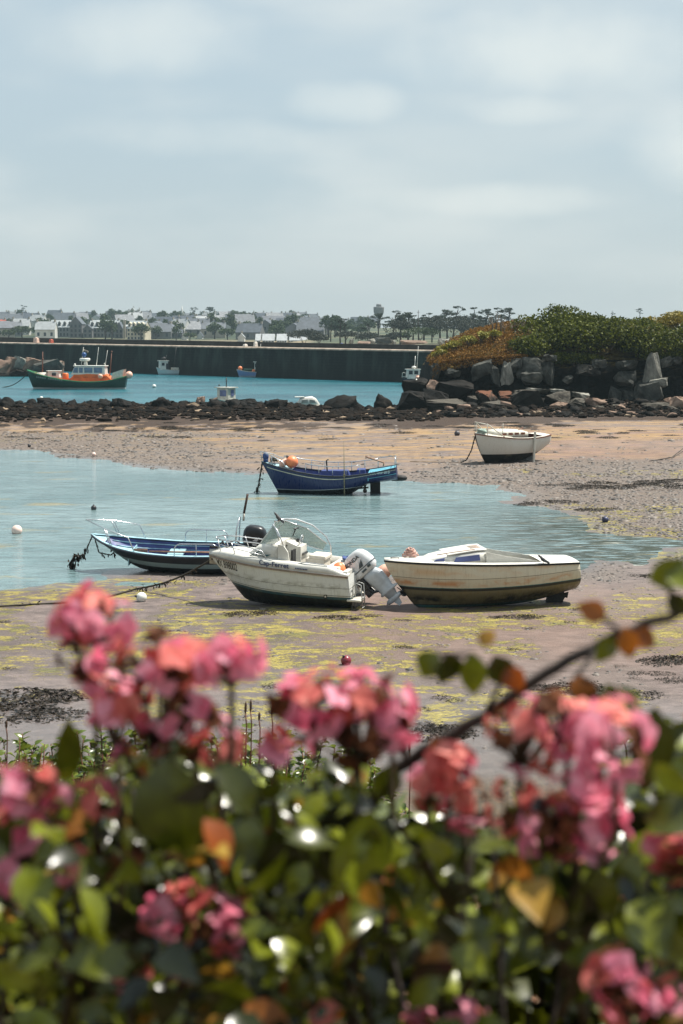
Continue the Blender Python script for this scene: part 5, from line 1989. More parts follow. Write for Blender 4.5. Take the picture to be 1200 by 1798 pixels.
hl.rim(m, .12, .06, out=.045, dz=.03)
m.build('gunwale', pm('black_navy_paint', lin(20, 24, 38), .45, .15, 6), hull)
m = MB()
hl.strip(m, .885, .014, .014, t0=.03)
m.build('sheer_stripe', pm('cream_stripe', lin(196, 190, 170), .5, .15, 6), hull)
m = MB()
hl.strip(m, .60, .018, .06, t0=.80, n=10)
m.build('stern_strake', TEALP, hull)
m = MB()
hl.shell(m, off=.08, v0=.5)
hl.floor(m, .56, .10, .99, off=.08)
m.build('liner', BLUEIN, nl)
m = MB()
hl.deck(m, 0, .24, .0, .05)
m.build('foredeck', AQUA, nl)
m = MB()
hl.deck(m, .80, 1.0, -.02, .06)
p_ = hl.pt(.80, 1, 1)
m.box((p_.x, 0, p_.z - .18), (.04, p_.y * 1.9, .34))
m.build('stern_deck', TEALP, nl)
m = MB()
m.box((.3, 0, .95), (1.5, .6, .34), top=.85)
m.box((1.55, .2, 1.0), (.4, .7, .3))
m.build('engine_box', BLUEIN, nl, bevel=.03)
m = MB()
m.tube([(-.05, -.3, 1.1), (-.08, -.3, 1.6), (.02, -.3, 1.66)], .035, 7)
m.build('exhaust_stack', BLACKP, nl)
for sd in (-1, 1):
    m = MB()
    ts_ = np.linspace(.34, .74, 5) if sd < 0 else np.linspace(.16, .86, 8)
    hh = .46
    top_ = [hl.pt(t, 1, sd, .10) + Vector((0, 0, hh)) for t in np.linspace(ts_[0], ts_[-1], 12)]
    m.tube(top_, .022, 7)
    for t in ts_:
        b = hl.pt(t, 1, sd, .10)
        m.tube([b, b + Vector((0, 0, hh))], .016, 6)
    m.build('side_rail', STEEL, nl)
m = MB()
a = [hl.pt(.20, 1, -1, .1), hl.pt(.17, 1, -1, .08) + Vector((0, 0, .30)), hl.pt(.08, 1, -1, .05) + Vector((0, 0, .46)), Vector((-3.26, 0, 2.02))]
m.tube(a + [fl(q) for q in a[::-1][1:]], .02, 7)
m.tube([(-3.2, 0, 1.58), (-3.26, 0, 2.02)], .018, 6)
m.tube([hl.pt(.09, 1, -1, .06), a[2]], .016, 6)
m.tube([fl(hl.pt(.09, 1, -1, .06)), fl(a[2])], .016, 6)
m.build('bow_pulpit', STEEL, nl)
m = MB()
q0, q1 = hl.pt(.86, 1, 1, .1), hl.pt(.995, 1, 1, .06)
top_ = [q0, q0 + Vector((0, 0, .50)), q1 + Vector((0, 0, .46)), fl(q1) + Vector((0, 0, .46)), fl(q1)]
m.tube(top_, .02, 7)
m.tube([q1, q1 + Vector((0, 0, .46))], .018, 6)
m.build('stern_rail', STEEL, nl)
m = MB()
m.tube([(1.75, .3, 1.72), (2.65, -.05, 1.46)], .035, 7)
m.tube([(2.62, -.04, 1.3), (2.65, -.05, 1.48)], .03, 6)
m.build('tiller', WOODL, nl)
m = MB()
m.tube([(.82, -1.16, -.2), (.82, -1.15, 1.0), (.82, -1.14, 2.6)], [.03, .028, .01], 7)
m.box((.82, -1.15, .98), (.10, .1, .12))
m.build('beaching_leg', pm('yellowed_pole', lin(120, 112, 88), .7, .3, 12), nl)
m = MB()
m.box((2.22, 0, .12), (.48, .07, .92))
m.box((2.22, 0, .02), (.52, .075, .03))
m.tube([(2.15, 0, .5), (2.15, 0, .95)], .05, 8)
m.build('rudder', pm('rudder_antifouling', lin(26, 24, 24), .7, .3, 6), nl)
m = MB()
for k in range(3):
    a = k * 2.094 + .4
    u, w_ = Vector((0, math.cos(a), math.sin(a))), Vector((0, -math.sin(a), math.cos(a)))
    c = Vector((1.72, 0, .26))
    m.loft([[c + u * r + w_ * s_ + Vector((s_ * .8, 0, 0)) for s_ in (-wd, 0, wd)] + [c + u * r + w_ * s_ + Vector((s_ * .8 + .015, 0, 0)) for s_ in (wd, 0, -wd)] for r, wd in ((.03, .04), (.1, .10), (.18, .11), (.25, .05))])
m.tube([(1.2, 0, .22), (1.9, 0, .27)], [.05, .035], 8)
m.prism([(.9, -.18), (2.46, -.18), (2.46, -.10), (.9, -.10)], -.05, .05)
m.build('propeller', pm('bronze_prop', lin(52, 44, 32), .5, .3, 6), nl)
m = MB()
m.loft([[Vector((x, .20 * math.cos(a) * r, .72 + .14 * math.sin(a) * r)) for a in np.linspace(0, 2 * math.pi, 14, endpoint=False)] for x, r in ((3.0, 1.0), (3.5, 1.0), (3.68, .8), (3.74, .3))])
m.build('stern_fender', RUBBER, nl)
m = MB()
m.ball((-3.02, 0, 1.78), .15, 0, 12, (1, 1, 1.3))
m.tube([(-3.02, 0, 1.5), (-3.02, 0, 1.7)], .12, 8)
m.build('bow_roller', pm('blue_cover', lin(40, 62, 110), .5, .2, 6), nl)
hull_text(hl, 'MX 449 013', 2.02, .995, .215, pm('pale_blue_lettering', lin(186, 214, 224), .5, .1, 3), nl, slope=.05, bold=.006, squeeze=.86, proud=.012)
buoy('fender_buoy', on_boat(nl, (-1.72, -.42, 1.55)), .30, ORANGEB, 'large orange buoy on the foredeck of the navy launch', 'buoy', rot=(0, -.7, 0))
buoy('fender_buoy', on_boat(nl, (-2.14, -.32, 1.48)), .2, PALEO, 'smaller faded buoy beside the large orange one on the navy launch', 'buoy', (1.3, 1, .8), rot=(0, -.9, 0))
m = MB()
for k in range(8):
    m.tube([(.16 * math.cos(u + k), .3 * math.sin(u * 1.0) , .05 + .02 * k) for u in np.linspace(0, 4, 9)], .028, 5)
tag(m.build('coiled_rope', ROPE, loc=on_boat(nl, (-2.62, -.05, 1.5))), 'dark rope coiled behind the bow of the navy launch', 'rope')

# ------------------------------------------------------------------ white and black sailing dinghy hull on the far sand
hw = Hull(5.0, ([0, .03, .10, .25, .5, .75, .92, 1], [.05, .28, .56, .88, 1.06, 1.04, .90, .74]), ([0, .2, .5, .8, 1], [1.74, 1.62, 1.50, 1.52, 1.60]), ([0, .05, .15, .6, .8, .92, 1], [.35, .06, .0, .02, .24, .55, .80]),
          lambda v: .62 * (1 - v) ** 1.4, -.05, [0, .2, .36, .5, .62, .72, .81, .88, .94, 1], [0, .30, .54, .72, .84, .91, .96, .99, 1, 1], [0, .3, .54, .72, .84, .91, .96, .99, 1, 1])
loc, rot = frame_of(893, 811, R(33), R(3), R(0))
wb = empty('white_dinghy', loc + Vector((0, 0, -.03)), rot, 'white boat with black underside and a beaching leg, on the far sand by the headland', 'boat')
m = MB()
hw.shell(m)
hull = m.build('hull', hullmat('white_dinghy_paint', [(0, lin(20, 22, 24)), (.60, lin(208, 204, 194)), (3, WHITE.diffuse_color[:])], lin(150, 140, 110), .28, .4, cv=(.02, 0)), wb)
m = MB()
hw.rim(m, .07, .06, out=.035, dz=.02)
m.build('gunwale', VARN, hull)
m = MB()
hw.deck(m, 0, .42, .0, .10)
hw.deck(m, .88, 1.0, .0, .03)
for sd in (-1, 1):
    rows = []
    for i in range(21):
        t = .38 + .52 * i / 20
        p = hw.pt(t, 1, sd)
        rows.append([p + Vector((0, 0, .022)), p + Vector((0, -sd * .16, .03)), p + Vector((0, -sd * .17, -.3))])
    m.loft(rows, 0, False, False, closed=False)
m.build('deck', DULLW, wb)
m = MB()
hw.floor(m, .6, .3, .93, off=.06)
hw.shell(m, off=.06, v0=.55, t0=.3, t1=.94)
m.build('cockpit_liner', VARN, wb)
m = MB()
rings = []
for x, w_, z in ((-1.5, .35, 1.80), (-1.2, .55, 1.90), (-.3, .68, 1.92), (.5, .66, 1.86), (.9, .62, 1.80)):
    rings.append([Vector((x, -w_, 1.52)), Vector((x, -w_ * .9, z)), Vector((x, 0, z + .05)), Vector((x, w_ * .9, z)), Vector((x, w_, 1.52))])
m.loft(rings, 0, True, True)
cv = m.build('coachroof', DULLW, wb)
m = MB()
for x in (-.9, -.45, .0, .45):
    m.box((x, -.63 - .03, 1.74), (.30, .02, .12))
m.build('window', VARN, cv)
m = MB()
for x in np.linspace(-.6, .6, 6):
    m.tube([(x, .2, 1.95), (x + .08, .2, 2.03), (x + .16, .2, 1.95)], .014, 5)
m.tube([(.3, -.4, 1.9), (.9, -.1, 2.02)], .02, 6)
m.build('roof_rail', VARN, cv)
m = MB()
a = [hw.pt(.30, 1, -1, .08), hw.pt(.10, 1, -1, .03) + Vector((0, 0, .62)), Vector((-2.55, 0, 2.42))]
m.tube(a + [fl(q) for q in a[::-1][1:]], .028, 7)
for q in (Vector((-2.5, 0, 1.74)), hw.pt(.10, 1, -1, .08), fl(hw.pt(.10, 1, -1, .08))):
    m.tube([q, Vector((q.x - .05, q.y * 1.1, 2.36))], .022, 6)
m.tube([(-1.0, -.6, 1.7), (-1.0, -.62, 2.35)], .02, 6)
m.build('bow_pulpit', DULLW, wb)
m = MB()
m.box((.95, -1.14, .92), (.12, .08, 1.90))
m.box((.95, -1.14, -.02), (.22, .2, .05))
m.build('beaching_leg', DULLW, wb, bevel=.01)
m = MB()
m.prism([(1.2, .05), (1.5, .55), (1.78, .60), (1.82, .1)], -.04, .04)
m.build('rudder', pm('grey_rudder', lin(92, 94, 92), .7, .2, 6), wb)
m = MB()
for k in range(9):
    m.tube([(.25 * math.cos(u * 1.3 + k), .28 * math.sin(u + k * .5), .04 + .025 * k) for u in np.linspace(0, 5, 12)], .03, 5)
tag(m.build('coiled_rope', pm('green_white_rope', lin(150, 168, 158), .9, .4, 20), loc=on_boat(wb, (-2.1, -.1, 1.76))), 'pale greenish rope heaped on the bow of the white and black boat', 'rope')

# ------------------------------------------------------------------ green and orange lifeboat
hg = Hull(13.6, ([0, .03, .10, .25, .5, .8, .95, 1], [.1, .5, 1.1, 1.75, 2.0, 1.75, 1.2, .7]), ([0, .15, .4, .65, .85, 1], [2.55, 1.95, 1.28, 1.02, 1.24, 1.75]), ([0, .1, 1], [-.6, -.6, -.6]),
          lambda v: 1.1 * (1 - v) ** 1.2, .4, [0, .2, .36, .48, .58, .68, .77, .85, .93, 1], [0, .4, .66, .8, .88, .93, .96, .98, .99, 1], [0, .3, .56, .72, .82, .88, .93, .96, .98, 1])
p = gp(136, 683, 0)
lb = empty('lifeboat', p, (R(0), 0, R(-3)), 'green-hulled lifeboat with orange deckhouse and white wheelhouse moored off the breakwater', 'boat')
m = MB()
hg.shell(m)
hull = m.build('hull', hullmat('lifeboat_green', [(-1, lin(190, 192, 186)), (.22, lin(14, 52, 40)), (9, lin(14, 52, 40))], lin(20, 34, 30), .3, .3), lb)
m = MB()
hg.rim(m, .2, .12, out=.06, dz=.05)
m.build('gunwale', pm('bright_green_strake', lin(48, 140, 92), .5, .15, 2), hull)
OR = pm('lifeboat_orange', lin(208, 98, 28), .5, .14, 1.5)
m = MB()
hg.deck(m, .0, 1, -.15, .12, n=24)
m.build('deck', OR, lb)
m = MB()
rings = []
for x, w_, z in ((-.7, .9, 1.5), (-.2, 1.15, 2.0), (1.6, 1.25, 2.1), (4.2, 1.2, 2.0), (4.7, 1.0, 1.5)):
    rings.append([Vector((x, -w_, .8)), Vector((x, -w_ * .95, z - .15)), Vector((x, -w_ * .8, z)), Vector((x, w_ * .8, z)), Vector((x, w_ * .95, z - .15)), Vector((x, w_, .8))])
m.loft(rings, 0, True, False)
dh = m.build('deckhouse', OR, lb)
m = MB()
for x in np.linspace(.2, 3.8, 4):
    m.box((x, -1.24, 1.62), (.7, .05, .06))
m.build('ledge', pm('dark_orange_trim', lin(150, 64, 20), .6, .2, 3), dh)
m = MB()
rings = []
for z, a, b, w_ in ((1.95, -.6, 4.0, 1.05), (2.75, -.25, 3.95, 1.0), (3.05, -.1, 3.9, .98)):
    rings.append([Vector((a, -w_, z)), Vector((b, -w_, z)), Vector((b, w_, z)), Vector((a, w_, z))])
m.loft(rings, 0, True, False)
m.box((1.9, 0, 3.1), (4.4, 2.2, .12))
wh = m.build('wheelhouse', WHITE, lb, bevel=.04)
for x0, x1 in ((-.30, .35), (.5, 1.0), (1.2, 2.3), (2.5, 3.6)):
    m = MB()
    m.prism([(x0 + (-.06 if x0 < 0 else 0), 2.2), (x1, 2.2), (x1, 2.88), (x0 + (.14 if x0 < 0 else 0), 2.88)], -1.06, -.99)
    m.build('window', pm('wheelhouse_glass', lin(96, 118, 142), .15, .2, 2), wh)
m = MB()
m.lathe([(.28, 3.16), (.22, 3.7)], 12, (1.2, 0, 0))
m.lathe([(.12, 3.7), (.7, 3.8), (.75, 4.05), (.6, 4.15)], 14, (1.1, 0, 0))
m.build('radar', WHITE, wh)
m = MB()
m.ball((1.0, 0, 4.6), .33, 0, 14)
m.tube([(1.0, 0, 4.1), (1.0, 0, 4.4)], .08, 6)
m.build('radar_dome', pm('blue_dome', lin(40, 78, 130), .4, .1, 3), wh)
m = MB()
for x, h in ((.55, 5.6), (2.6, 5.6), (3.8, 5.2)):
    m.tube([(x, .2, 3.1), (x + .35, .2, h)], [.05, .025], 6)
m.ball((3.75, .2, 3.4), .12, 0, 8)
m.ball((-.1, -.8, 3.3), .15, 0, 8)
m.build('antenna', WHITE, wh)
m = MB()
m.loft([[Vector((.86 + .02 * i + u, .2 + .05 * math.sin(u * 6), 5.0 + v)) for u, v in ((0, .0), (0, .45), (.01, .45), (.01, 0))] if False else [Vector((.85 + i * .14, .2 + .06 * math.sin(i * 1.4), 4.95 - .03 * i)), Vector((.85 + i * .14, .2 + .06 * math.sin(i * 1.4), 5.35 - .05 * i)), Vector((.85 + i * .14, .215 + .06 * math.sin(i * 1.4), 5.35 - .05 * i)), Vector((.85 + i * .14, .215 + .06 * math.sin(i * 1.4), 4.95 - .03 * i))] for i in range(6)])
m.build('flag', pm('faded_flag', lin(120, 112, 100), .8, .3, 4), lb)
m = MB()
m.box((-3.1, 0, 1.95), (1.7, 1.3, .9), top=.85)
m.box((-3.1, 0, 2.42), (1.9, 1.3, .1))
cb2 = m.build('cabin_hatch', WHITE, lb, bevel=.05)
m = MB()
m.box((-3.0, -.64, 1.98), (.55, .08, .4))
m.build('window', GLASS, cb2)
m = MB()
m.loft([[Vector((x, w_ * math.cos(a), 1.6 + h * math.sin(a))) for a in np.linspace(0, math.pi, 9)] for x, w_, h in ((-5.6, .15, .5), (-5.0, .55, .65), (-4.0, .7, .6))], 0, True, True)
m.build('foredeck_cover', DULLW, lb)
m = MB()
m.lathe([(.35, .9), (.42, 1.3), (.42, 2.0), (.3, 2.15)], 12, (-1.5, -.3, 0))
m.box((-1.0, -.3, 1.2), (1.4, .8, .5))
m.build('winch', OR, lb)
m = MB()
m.prism([(4.75, 1.35), (5.0, 2.2), (6.5, 2.7), (6.3, 1.5)], -1.0, -.94)
m.build('stern_screen', DULLW, lb)
m = MB()
m.prism([(4.75, 1.35), (5.0, 2.2), (6.5, 2.7), (6.3, 1.5)], .94, 1.0)
m.build('stern_screen', DULLW, lb)
m = MB()
m.tube([(-4.7, 0, 1.9), (-4.6, 0, 5.0)], [.09, .05], 7)
m.ball((-4.62, 0, 4.0), .13, 0, 8)
m.build('mast', pm('brown_mast', lin(104, 62, 44), .6, .2, 3), lb)
m = MB()
m.tube([(4.4, 0, 1.4), (4.75, 0, 5.0)], [.08, .05], 7)
m.ball((4.75, 0, 5.0), .12, 0, 8)
m.build('mast', pm('brown_mast', lin(104, 62, 44), .6, .2, 3), lb)
hull_text(hg, 'SAINT THOMAS', -5.1, 1.42, .34, pm('white_lettering', lin(170, 176, 166), .6, .1, 3), lb, slope=-.12, bold=.005, squeeze=.9, proud=.03) if False else None
m = MB()
for k in range(12):
    x = -5.2 + k * .30 + (.25 if k > 4 else 0)
    z = 1.75 - .12 * (x + 5.2) - .1
    m.box((x, hg.side_y(x, z) - .015, z), (.17, .03, .22), rot=(0, .1, 0))
m.build('name_letters', pm('faded_white_letters', lin(124, 138, 128), .6, .2, 3), lb)
buoy('fender_buoy', on_boat(lb, (7.1, -.3, 1.9)), .5, PALEO, 'pale round buoy hanging at the stern of the green lifeboat', 'buoy')
buoy('fender_buoy', on_boat(lb, (3.4, -1.25, 1.75)), .34, PALEO, 'pinkish fender against the orange deckhouse of the lifeboat', 'buoy')
m = MB()
a, b = on_boat(lb, (-6.7, 0, 2.1)), gp(4, 680, 0)
m.tube([a.lerp(b, u) + Vector((0, 0, -.5 * math.sin(math.pi * u))) for u in np.linspace(0, 1, 14)], .06, 6)
tag(m.build('mooring_line', ROPE), 'dark mooring line from the lifeboat bow down to the water', 'rope')


# ------------------------------------------------------------------ small craft off the breakwater and behind the rocks
def small_boat(name, px, py, Y, L, yaw, hullc, lower, label, fb=.9, beam=.17):
    h = Hull(L, ([0, .05, .2, .5, 1], [.05, L * .06, L * beam * .8, L * beam, L * beam * .85]), ([0, .2, .5, 1], [fb * 1.5, fb * 1.2, fb, fb * .95]), ([0, .1, 1], [-.3, -.3, -.3]), lambda v: .5 * (1 - v), 0,
             [0, .2, .36, .5, .62, .72, .81, .88, .94, 1], [0, .5, .75, .86, .92, .95, .97, .98, .99, 1], [0, .5, .75, .86, .92, .95, .97, .98, .99, 1], nt=18, nv=9)
    p = at(px, py, Y)
    p.z = 0
    r = empty(name, p, (0, 0, yaw), label, 'boat')
    m = MB()
    h.shell(m)
    hu = m.build('hull', hullmat(name + '_paint', [(-1, lower), (fb * .3, hullc), (9, hullc)], lin(60, 60, 56), .3, .4), r)
    m = MB()
    h.rim(m, .12, .08, out=.04, dz=.04)
    m.build('gunwale', DULLW, hu)
    m = MB()
    h.deck(m, 0, 1, -.2, .05)
    m.build('deck', DULLW, r)
    return h, r


h, r = small_boat('fishing_boat', 296, 655.5, 306, 4.4, R(20), lin(186, 204, 206), lin(150, 178, 184), 'small white fishing boat with an upright pilothouse, left of two moored at the breakwater')
m = MB()
m.box((-.9, 0, 1.65), (1.5, 1.3, 1.6), top=.92)
m.box((-.9, 0, 2.5), (1.8, 1.5, .12))
ph = m.build('pilothouse', WHITE, r)
m = MB()
m.box((-.35, -.66, 1.5), (.45, .05, 1.1))
m.box((-1.1, -.66, 1.9), (.5, .05, .5))
m.build('window', GLASS, ph)
m = MB()
m.lathe([(.1, 2.55), (.1, 2.8), (.4, 2.85), (.4, 3.1), (.1, 3.2)], 10, (-.8, 0, 0))
m.tube([(-.5, 0, 2.5), (-.3, 0, 3.5)], .04, 5)
m.tube([(1.0, 0, .9), (1.5, 0, 5.0)], .06, 6)
m.build('mast', pm('dark_mast', lin(40, 40, 42), .6, .2, 3), r)
m = MB()
m.box((1.2, 0, 1.05), (1.2, .9, .5))
m.build('deck_box', DULLW, r)

h, r = small_boat('fishing_boat', 445, 661, 290, 5.6, R(4), lin(104, 132, 176), lin(150, 164, 180), 'blue-hulled fishing boat with white wheelhouse aft and orange floats at its bow')
m = MB()
m.box((1.0, 0, 1.7), (1.7, 1.4, 1.7), top=.9)
m.box((1.05, 0, 2.6), (2.1, 1.6, .12))
m.box((.6, 0, 2.85), (.6, .5, .5))
ph = m.build('wheelhouse', WHITE, r)
m = MB()
for x in (.55, 1.4):
    m.box((x, -.66, 2.0), (.55, .08, .6))
m.build('window', GLASS, ph)
m = MB()
m.tube([(.2, 0, 2.6), (.2, 0, 4.6)], .03, 5)
m.tube([(1.2, .2, 2.6), (1.3, .2, 5.6)], .03, 5)
m.build('antenna', WHITE, r)
m = MB()
m.loft([[Vector((x, .5 * math.cos(a), 1.15 + .35 * math.sin(a))) for a in np.linspace(0, math.pi, 8)] for x in (-1.6, -.9, .0)], 0, True, True)
m.build('net_heap', pm('green_net', lin(70, 96, 80), .9, .3, 6), r)
buoy('fender_buoy', on_boat(r, (-2.2, -.2, 1.5)), .38, ORANGEB, 'orange float at the bow of the blue-hulled fishing boat', 'buoy')
buoy('fender_buoy', on_boat(r, (.05, -.75, 1.1)), .28, ORANGEB, 'orange float beside the wheelhouse of the blue-hulled fishing boat', 'buoy')

h, r = small_boat('fishing_boat', 733, 667, 246, 4.6, R(10), lin(30, 36, 52), lin(24, 26, 34), 'dark-hulled fishing boat with a white cabin beside the headland', .9)
m = MB()
m.box((-.6, 0, 1.6), (2.0, 1.4, 1.3), top=.85)
m.box((-.6, 0, 2.3), (2.2, 1.4, .1))
ph = m.build('cabin', WHITE, r)
m = MB()
for x in (-1.1, -.3):
    m.box((x, -.66, 1.85), (.55, .08, .5))
m.build('window', GLASS, ph)
m = MB()
m.tube([(-.4, 0, 2.3), (-.3, 0, 4.2)], .05, 6)
m.tube([(0, .3, 2.3), (.2, .3, 5.6)], .03, 5)
m.ball((-.5, 0, 2.6), .25, 0, 8, (1.4, 1, .8))
m.build('mast', WHITE, r)
m = MB()
m.tube(arc((-2.3, -.5, 1.2), (-1.5, -.75, 1.0), .7), .04, 6)
m.tube(arc((1.0, -.75, .8), (2.2, -.7, .8), .4), .04, 6)
m.build('deck_rail', DULLW, r)
buoy('fender_buoy', on_boat(r, (-.1, -.85, 1.1)), .34, PALEO, 'pinkish buoy hanging on the dark-hulled boat by the headland', 'buoy')

h, r = small_boat('wheelhouse_boat', 398, 716, 172, 5.2, R(60), lin(150, 152, 146), lin(90, 92, 90), 'grey wheelhouse boat half hidden behind the bank of rocks', .75)
m = MB()
m.box((0, 0, 1.3), (1.35, 1.35, 1.55), top=.98)
m.box((0, 0, 2.1), (1.75, 1.75, .09))
ph = m.build('wheelhouse', pm('grey_white_paint', lin(176, 174, 164), .6, .12, 4), r)
m = MB()
m.box((-.66, -.05, 1.55), (.1, .75, .62))
m.box((0.05, -.67, 1.55), (.5, .1, .62))
m.build('window', pm('bluish_glass', lin(92, 100, 132), .15, .2, 2), ph)
m = MB()
m.tube([(0, 0, 2.1), (.02, 0, 3.1)], .05, 6)
m.tube([(-.15, 0, 2.75), (.18, 0, 2.75)], .03, 5)
m.ball((-.7, .4, 2.35), .09, 0, 8)
m.build('mast', pm('dark_mast', lin(40, 40, 42), .6, .2, 3), r)

h, r = small_boat('cabin_boat', 541, 723, 165, 4.0, R(5), lin(52, 104, 128), lin(40, 80, 100), 'small white cabin boat with teal hull showing above the low rocks', .62)
m = MB()
rings = []
for x, w_, z in ((-1.0, .5, .95), (-.7, .62, 1.35), (.4, .68, 1.48), (.75, .66, 1.3), (1.1, .6, .8)):
    rings.append([Vector((x, -w_, .5)), Vector((x, -w_ * .92, z - .1)), Vector((x, -w_ * .7, z)), Vector((x, w_ * .7, z)), Vector((x, w_ * .92, z - .1)), Vector((x, w_, .5))])
m.loft(rings, 0, True, True)
m.box((-.8, 0, 1.42), (.9, 1.2, .06))
ph = m.build('cabin', WHITE, r)
m = MB()
m.prism([(-.7, .85), (-.6, 1.15), (-.05, 1.2), (-.05, .88)], -.67, -.6)
m.prism([(.12, .88), (.12, 1.2), (.62, 1.12), (.7, .88)], -.70, -.6)
m.build('window', pm('grey_glass', lin(140, 140, 134), .2, .2, 2), ph)

# ================================================================== BUOYS, LINES, WEED, BIRDS
PINKW = pm('pinkish_white_buoy', lin(222, 194, 182), .5, .1, 6)
MAROON = pm('maroon_buoy', lin(122, 38, 52), .35, .2, 6)
WHITEB = pm('white_buoy', lin(220, 220, 212), .45, .12, 6)
BLUEB = pm('dark_blue_buoy', lin(48, 52, 82), .45, .2, 6)


def shore_buoy(px, pyb, dpx, mat, label, sc=(1, 1, 1), rot=(.0, .0, 0), water=False, sink=.12, neck=True):
    p = gp(px, pyb, 0) if water else gnd(px, pyb)
    r_ = dpx / 2 / ppm(p.y)
    p.z += r_ * (1 - 2 * sink) * sc[2]
    return buoy('mooring_buoy', p, r_, mat, label, 'buoy', sc, rot=rot, neck=neck)


shore_buoy(30, 937, 19, PINKW, 'pinkish white ball buoy floating in the pool at the left', water=True, sink=.2, neck=False)
shore_buoy(165, 895, 10, pm('black_buoy', lin(34, 34, 38), .5, .2, 6), 'small black buoy floating in the pool above the open boat bow', water=True, sink=.2)
shore_buoy(249, 1056, 19, WHITEB, 'white buoy lying on the algae by the mooring rope', rot=(0, -1.3, .3))
shore_buoy(608, 1167, 19, MAROON, 'dark red ball buoy lying on the near sand', rot=(.4, -.5, 0))
shore_buoy(1063, 917, 12, BLUEB, 'dark blue buoy lying on the pebbles right of the pool', rot=(.3, -.8, 0))
shore_buoy(803, 765, 10, pm('grey_black_buoy', lin(70, 66, 70), .5, .3, 6), 'grey and black buoy on the far sand left of the white and black boat', neck=False)
shore_buoy(165, 801, 8, PINKW, 'small pale buoy on the far pebbles at the left', neck=False)
shore_buoy(52, 785, 6, pm('black_buoy', lin(34, 34, 38), .5, .2, 6), 'tiny dark buoy on the far pebbles at the left edge', neck=False)
shore_buoy(271, 681, 7, WHITEB, 'white buoy floating on the sea right of the lifeboat', water=True, neck=False)
shore_buoy(73, 701, 6, WHITEB, 'white buoy floating between the lifeboat and the rock bank', water=True, neck=False)
shore_buoy(700, 839, 7, pm('black_buoy', lin(34, 34, 38), .5, .2, 6), 'tiny dark buoy on the sand right of the navy launch', neck=False)
shore_buoy(499, 663, 4, WHITEB, 'tiny white buoy on the sea right of the blue-hulled fishing boat', water=True, neck=False)


def weed_tuft(n, r, h, seed):
    """draped fronds of bladder wrack: many little straps"""
    rg = np.random.default_rng(seed)
    a = rg.random(n) * 6.283
    q = np.sqrt(rg.random(n))
    P = np.stack([np.cos(a) * q * r, np.sin(a) * q * r, h * (1 - q ** 2) * rg.uniform(.3, 1, n) + .01], 1)
    D = np.stack([np.cos(a + rg.normal(0, .8, n)), np.sin(a + rg.normal(0, .8, n)), rg.normal(-.1, .3, n)], 1)
    N = rg.normal(size=(n, 3)) * .4 + np.array([0, 0, 1])
    return leaves(P, D, N, rg.uniform(.05, .13, n), rg.uniform(.02, .04, n), .3, rg.random(n), .1, 1)


WRACK = leafmat('bladder_wrack', lin(18, 15, 10), lin(46, 35, 18), .6, .05, .2)
wm_ = []
for i in range(6):
    V, F, t = weed_tuft(520, .6, .12, i)
    o = npmesh('seaweed_clump', V, F, WRACK, tone=t)
    wm_.append(o)
rw = random.Random(21)
WSP = [(40, 1228, 1.5), (95, 1224, 1.2), (20, 1256, 1.7), (90, 1258, 1.1), (1170, 1162, 1.1), (1195, 1160, .9), (1140, 1222, .8), (1010, 1210, 1.2), (985, 1212, .9), (950, 1208, .7), (1030, 1206, .8), (905, 1222, .6), (1120, 1182, .5), (1160, 1183, .6), (760, 1292, .9), (790, 1286, 1.0), (740, 1276, .7), (700, 1290, .6),
       (910, 1084, .8), (935, 1083, .7), (880, 1085, .5), (1018, 1070, .6), (985, 1098, .4), (590, 1086, .9), (640, 1082, .7), (620, 1088, .5), (430, 1078, .8), (465, 1076, .7), (1000, 1092, .5), (480, 1206, .6), (500, 1221, .6), (740, 1246, .5), (770, 1226, .5), (795, 1231, .5), (1065, 1230, .5),
       (930, 1104, .4), (960, 1115, .3), (1015, 1148, .5), (850, 1180, .5), (1180, 1195, .6), (1088, 1170, .4), (1150, 1012, .8), (1195, 1005, .9), (1120, 1010, .6), (1180, 1020, .5),
       (940, 884, 1.2), (985, 881, 1.3), (1040, 896, 1.2), (1075, 894, 1.0), (965, 852, 1.0), (1010, 851, 1.4), (1045, 855, 1.3), (1090, 856, 1.5), (1130, 852, 1.4), (1170, 850, 1.6), (1195, 856, 1.4), (1060, 848, 1.2), (1020, 858, 1.0), (1150, 846, 1.4), (1190, 844, 1.4), (920, 886, .8), (1060, 912, .5)]
for i in range(130):
    py = rw.choice([rw.uniform(746, 775), rw.uniform(1030, 1320), rw.uniform(742, 760)])
    px = rw.uniform(-10, 1215)
    WSP.append((px, py, rw.uniform(.25, .55) if py > 900 else rw.uniform(.5, 1.5)))
for i, (px, py, s) in enumerate(WSP):
    p = gnd(px, py)
    if p.z < .0: continue
    o = wm_[i] if i < 6 else wm_[i % 6].copy()
    if i >= 6: COL.objects.link(o)
    o.location = p + Vector((0, 0, -.02))
    o.rotation_euler = (0, 0, rw.random() * 6.28)
    o.scale = (s * rw.uniform(.9, 1.4), s * rw.uniform(.9, 1.3), s * rw.uniform(.45, .8))
    tag(o, 'dark clump of washed-up seaweed lying on the sand', 'seaweed', 'seaweed clumps on the beach')

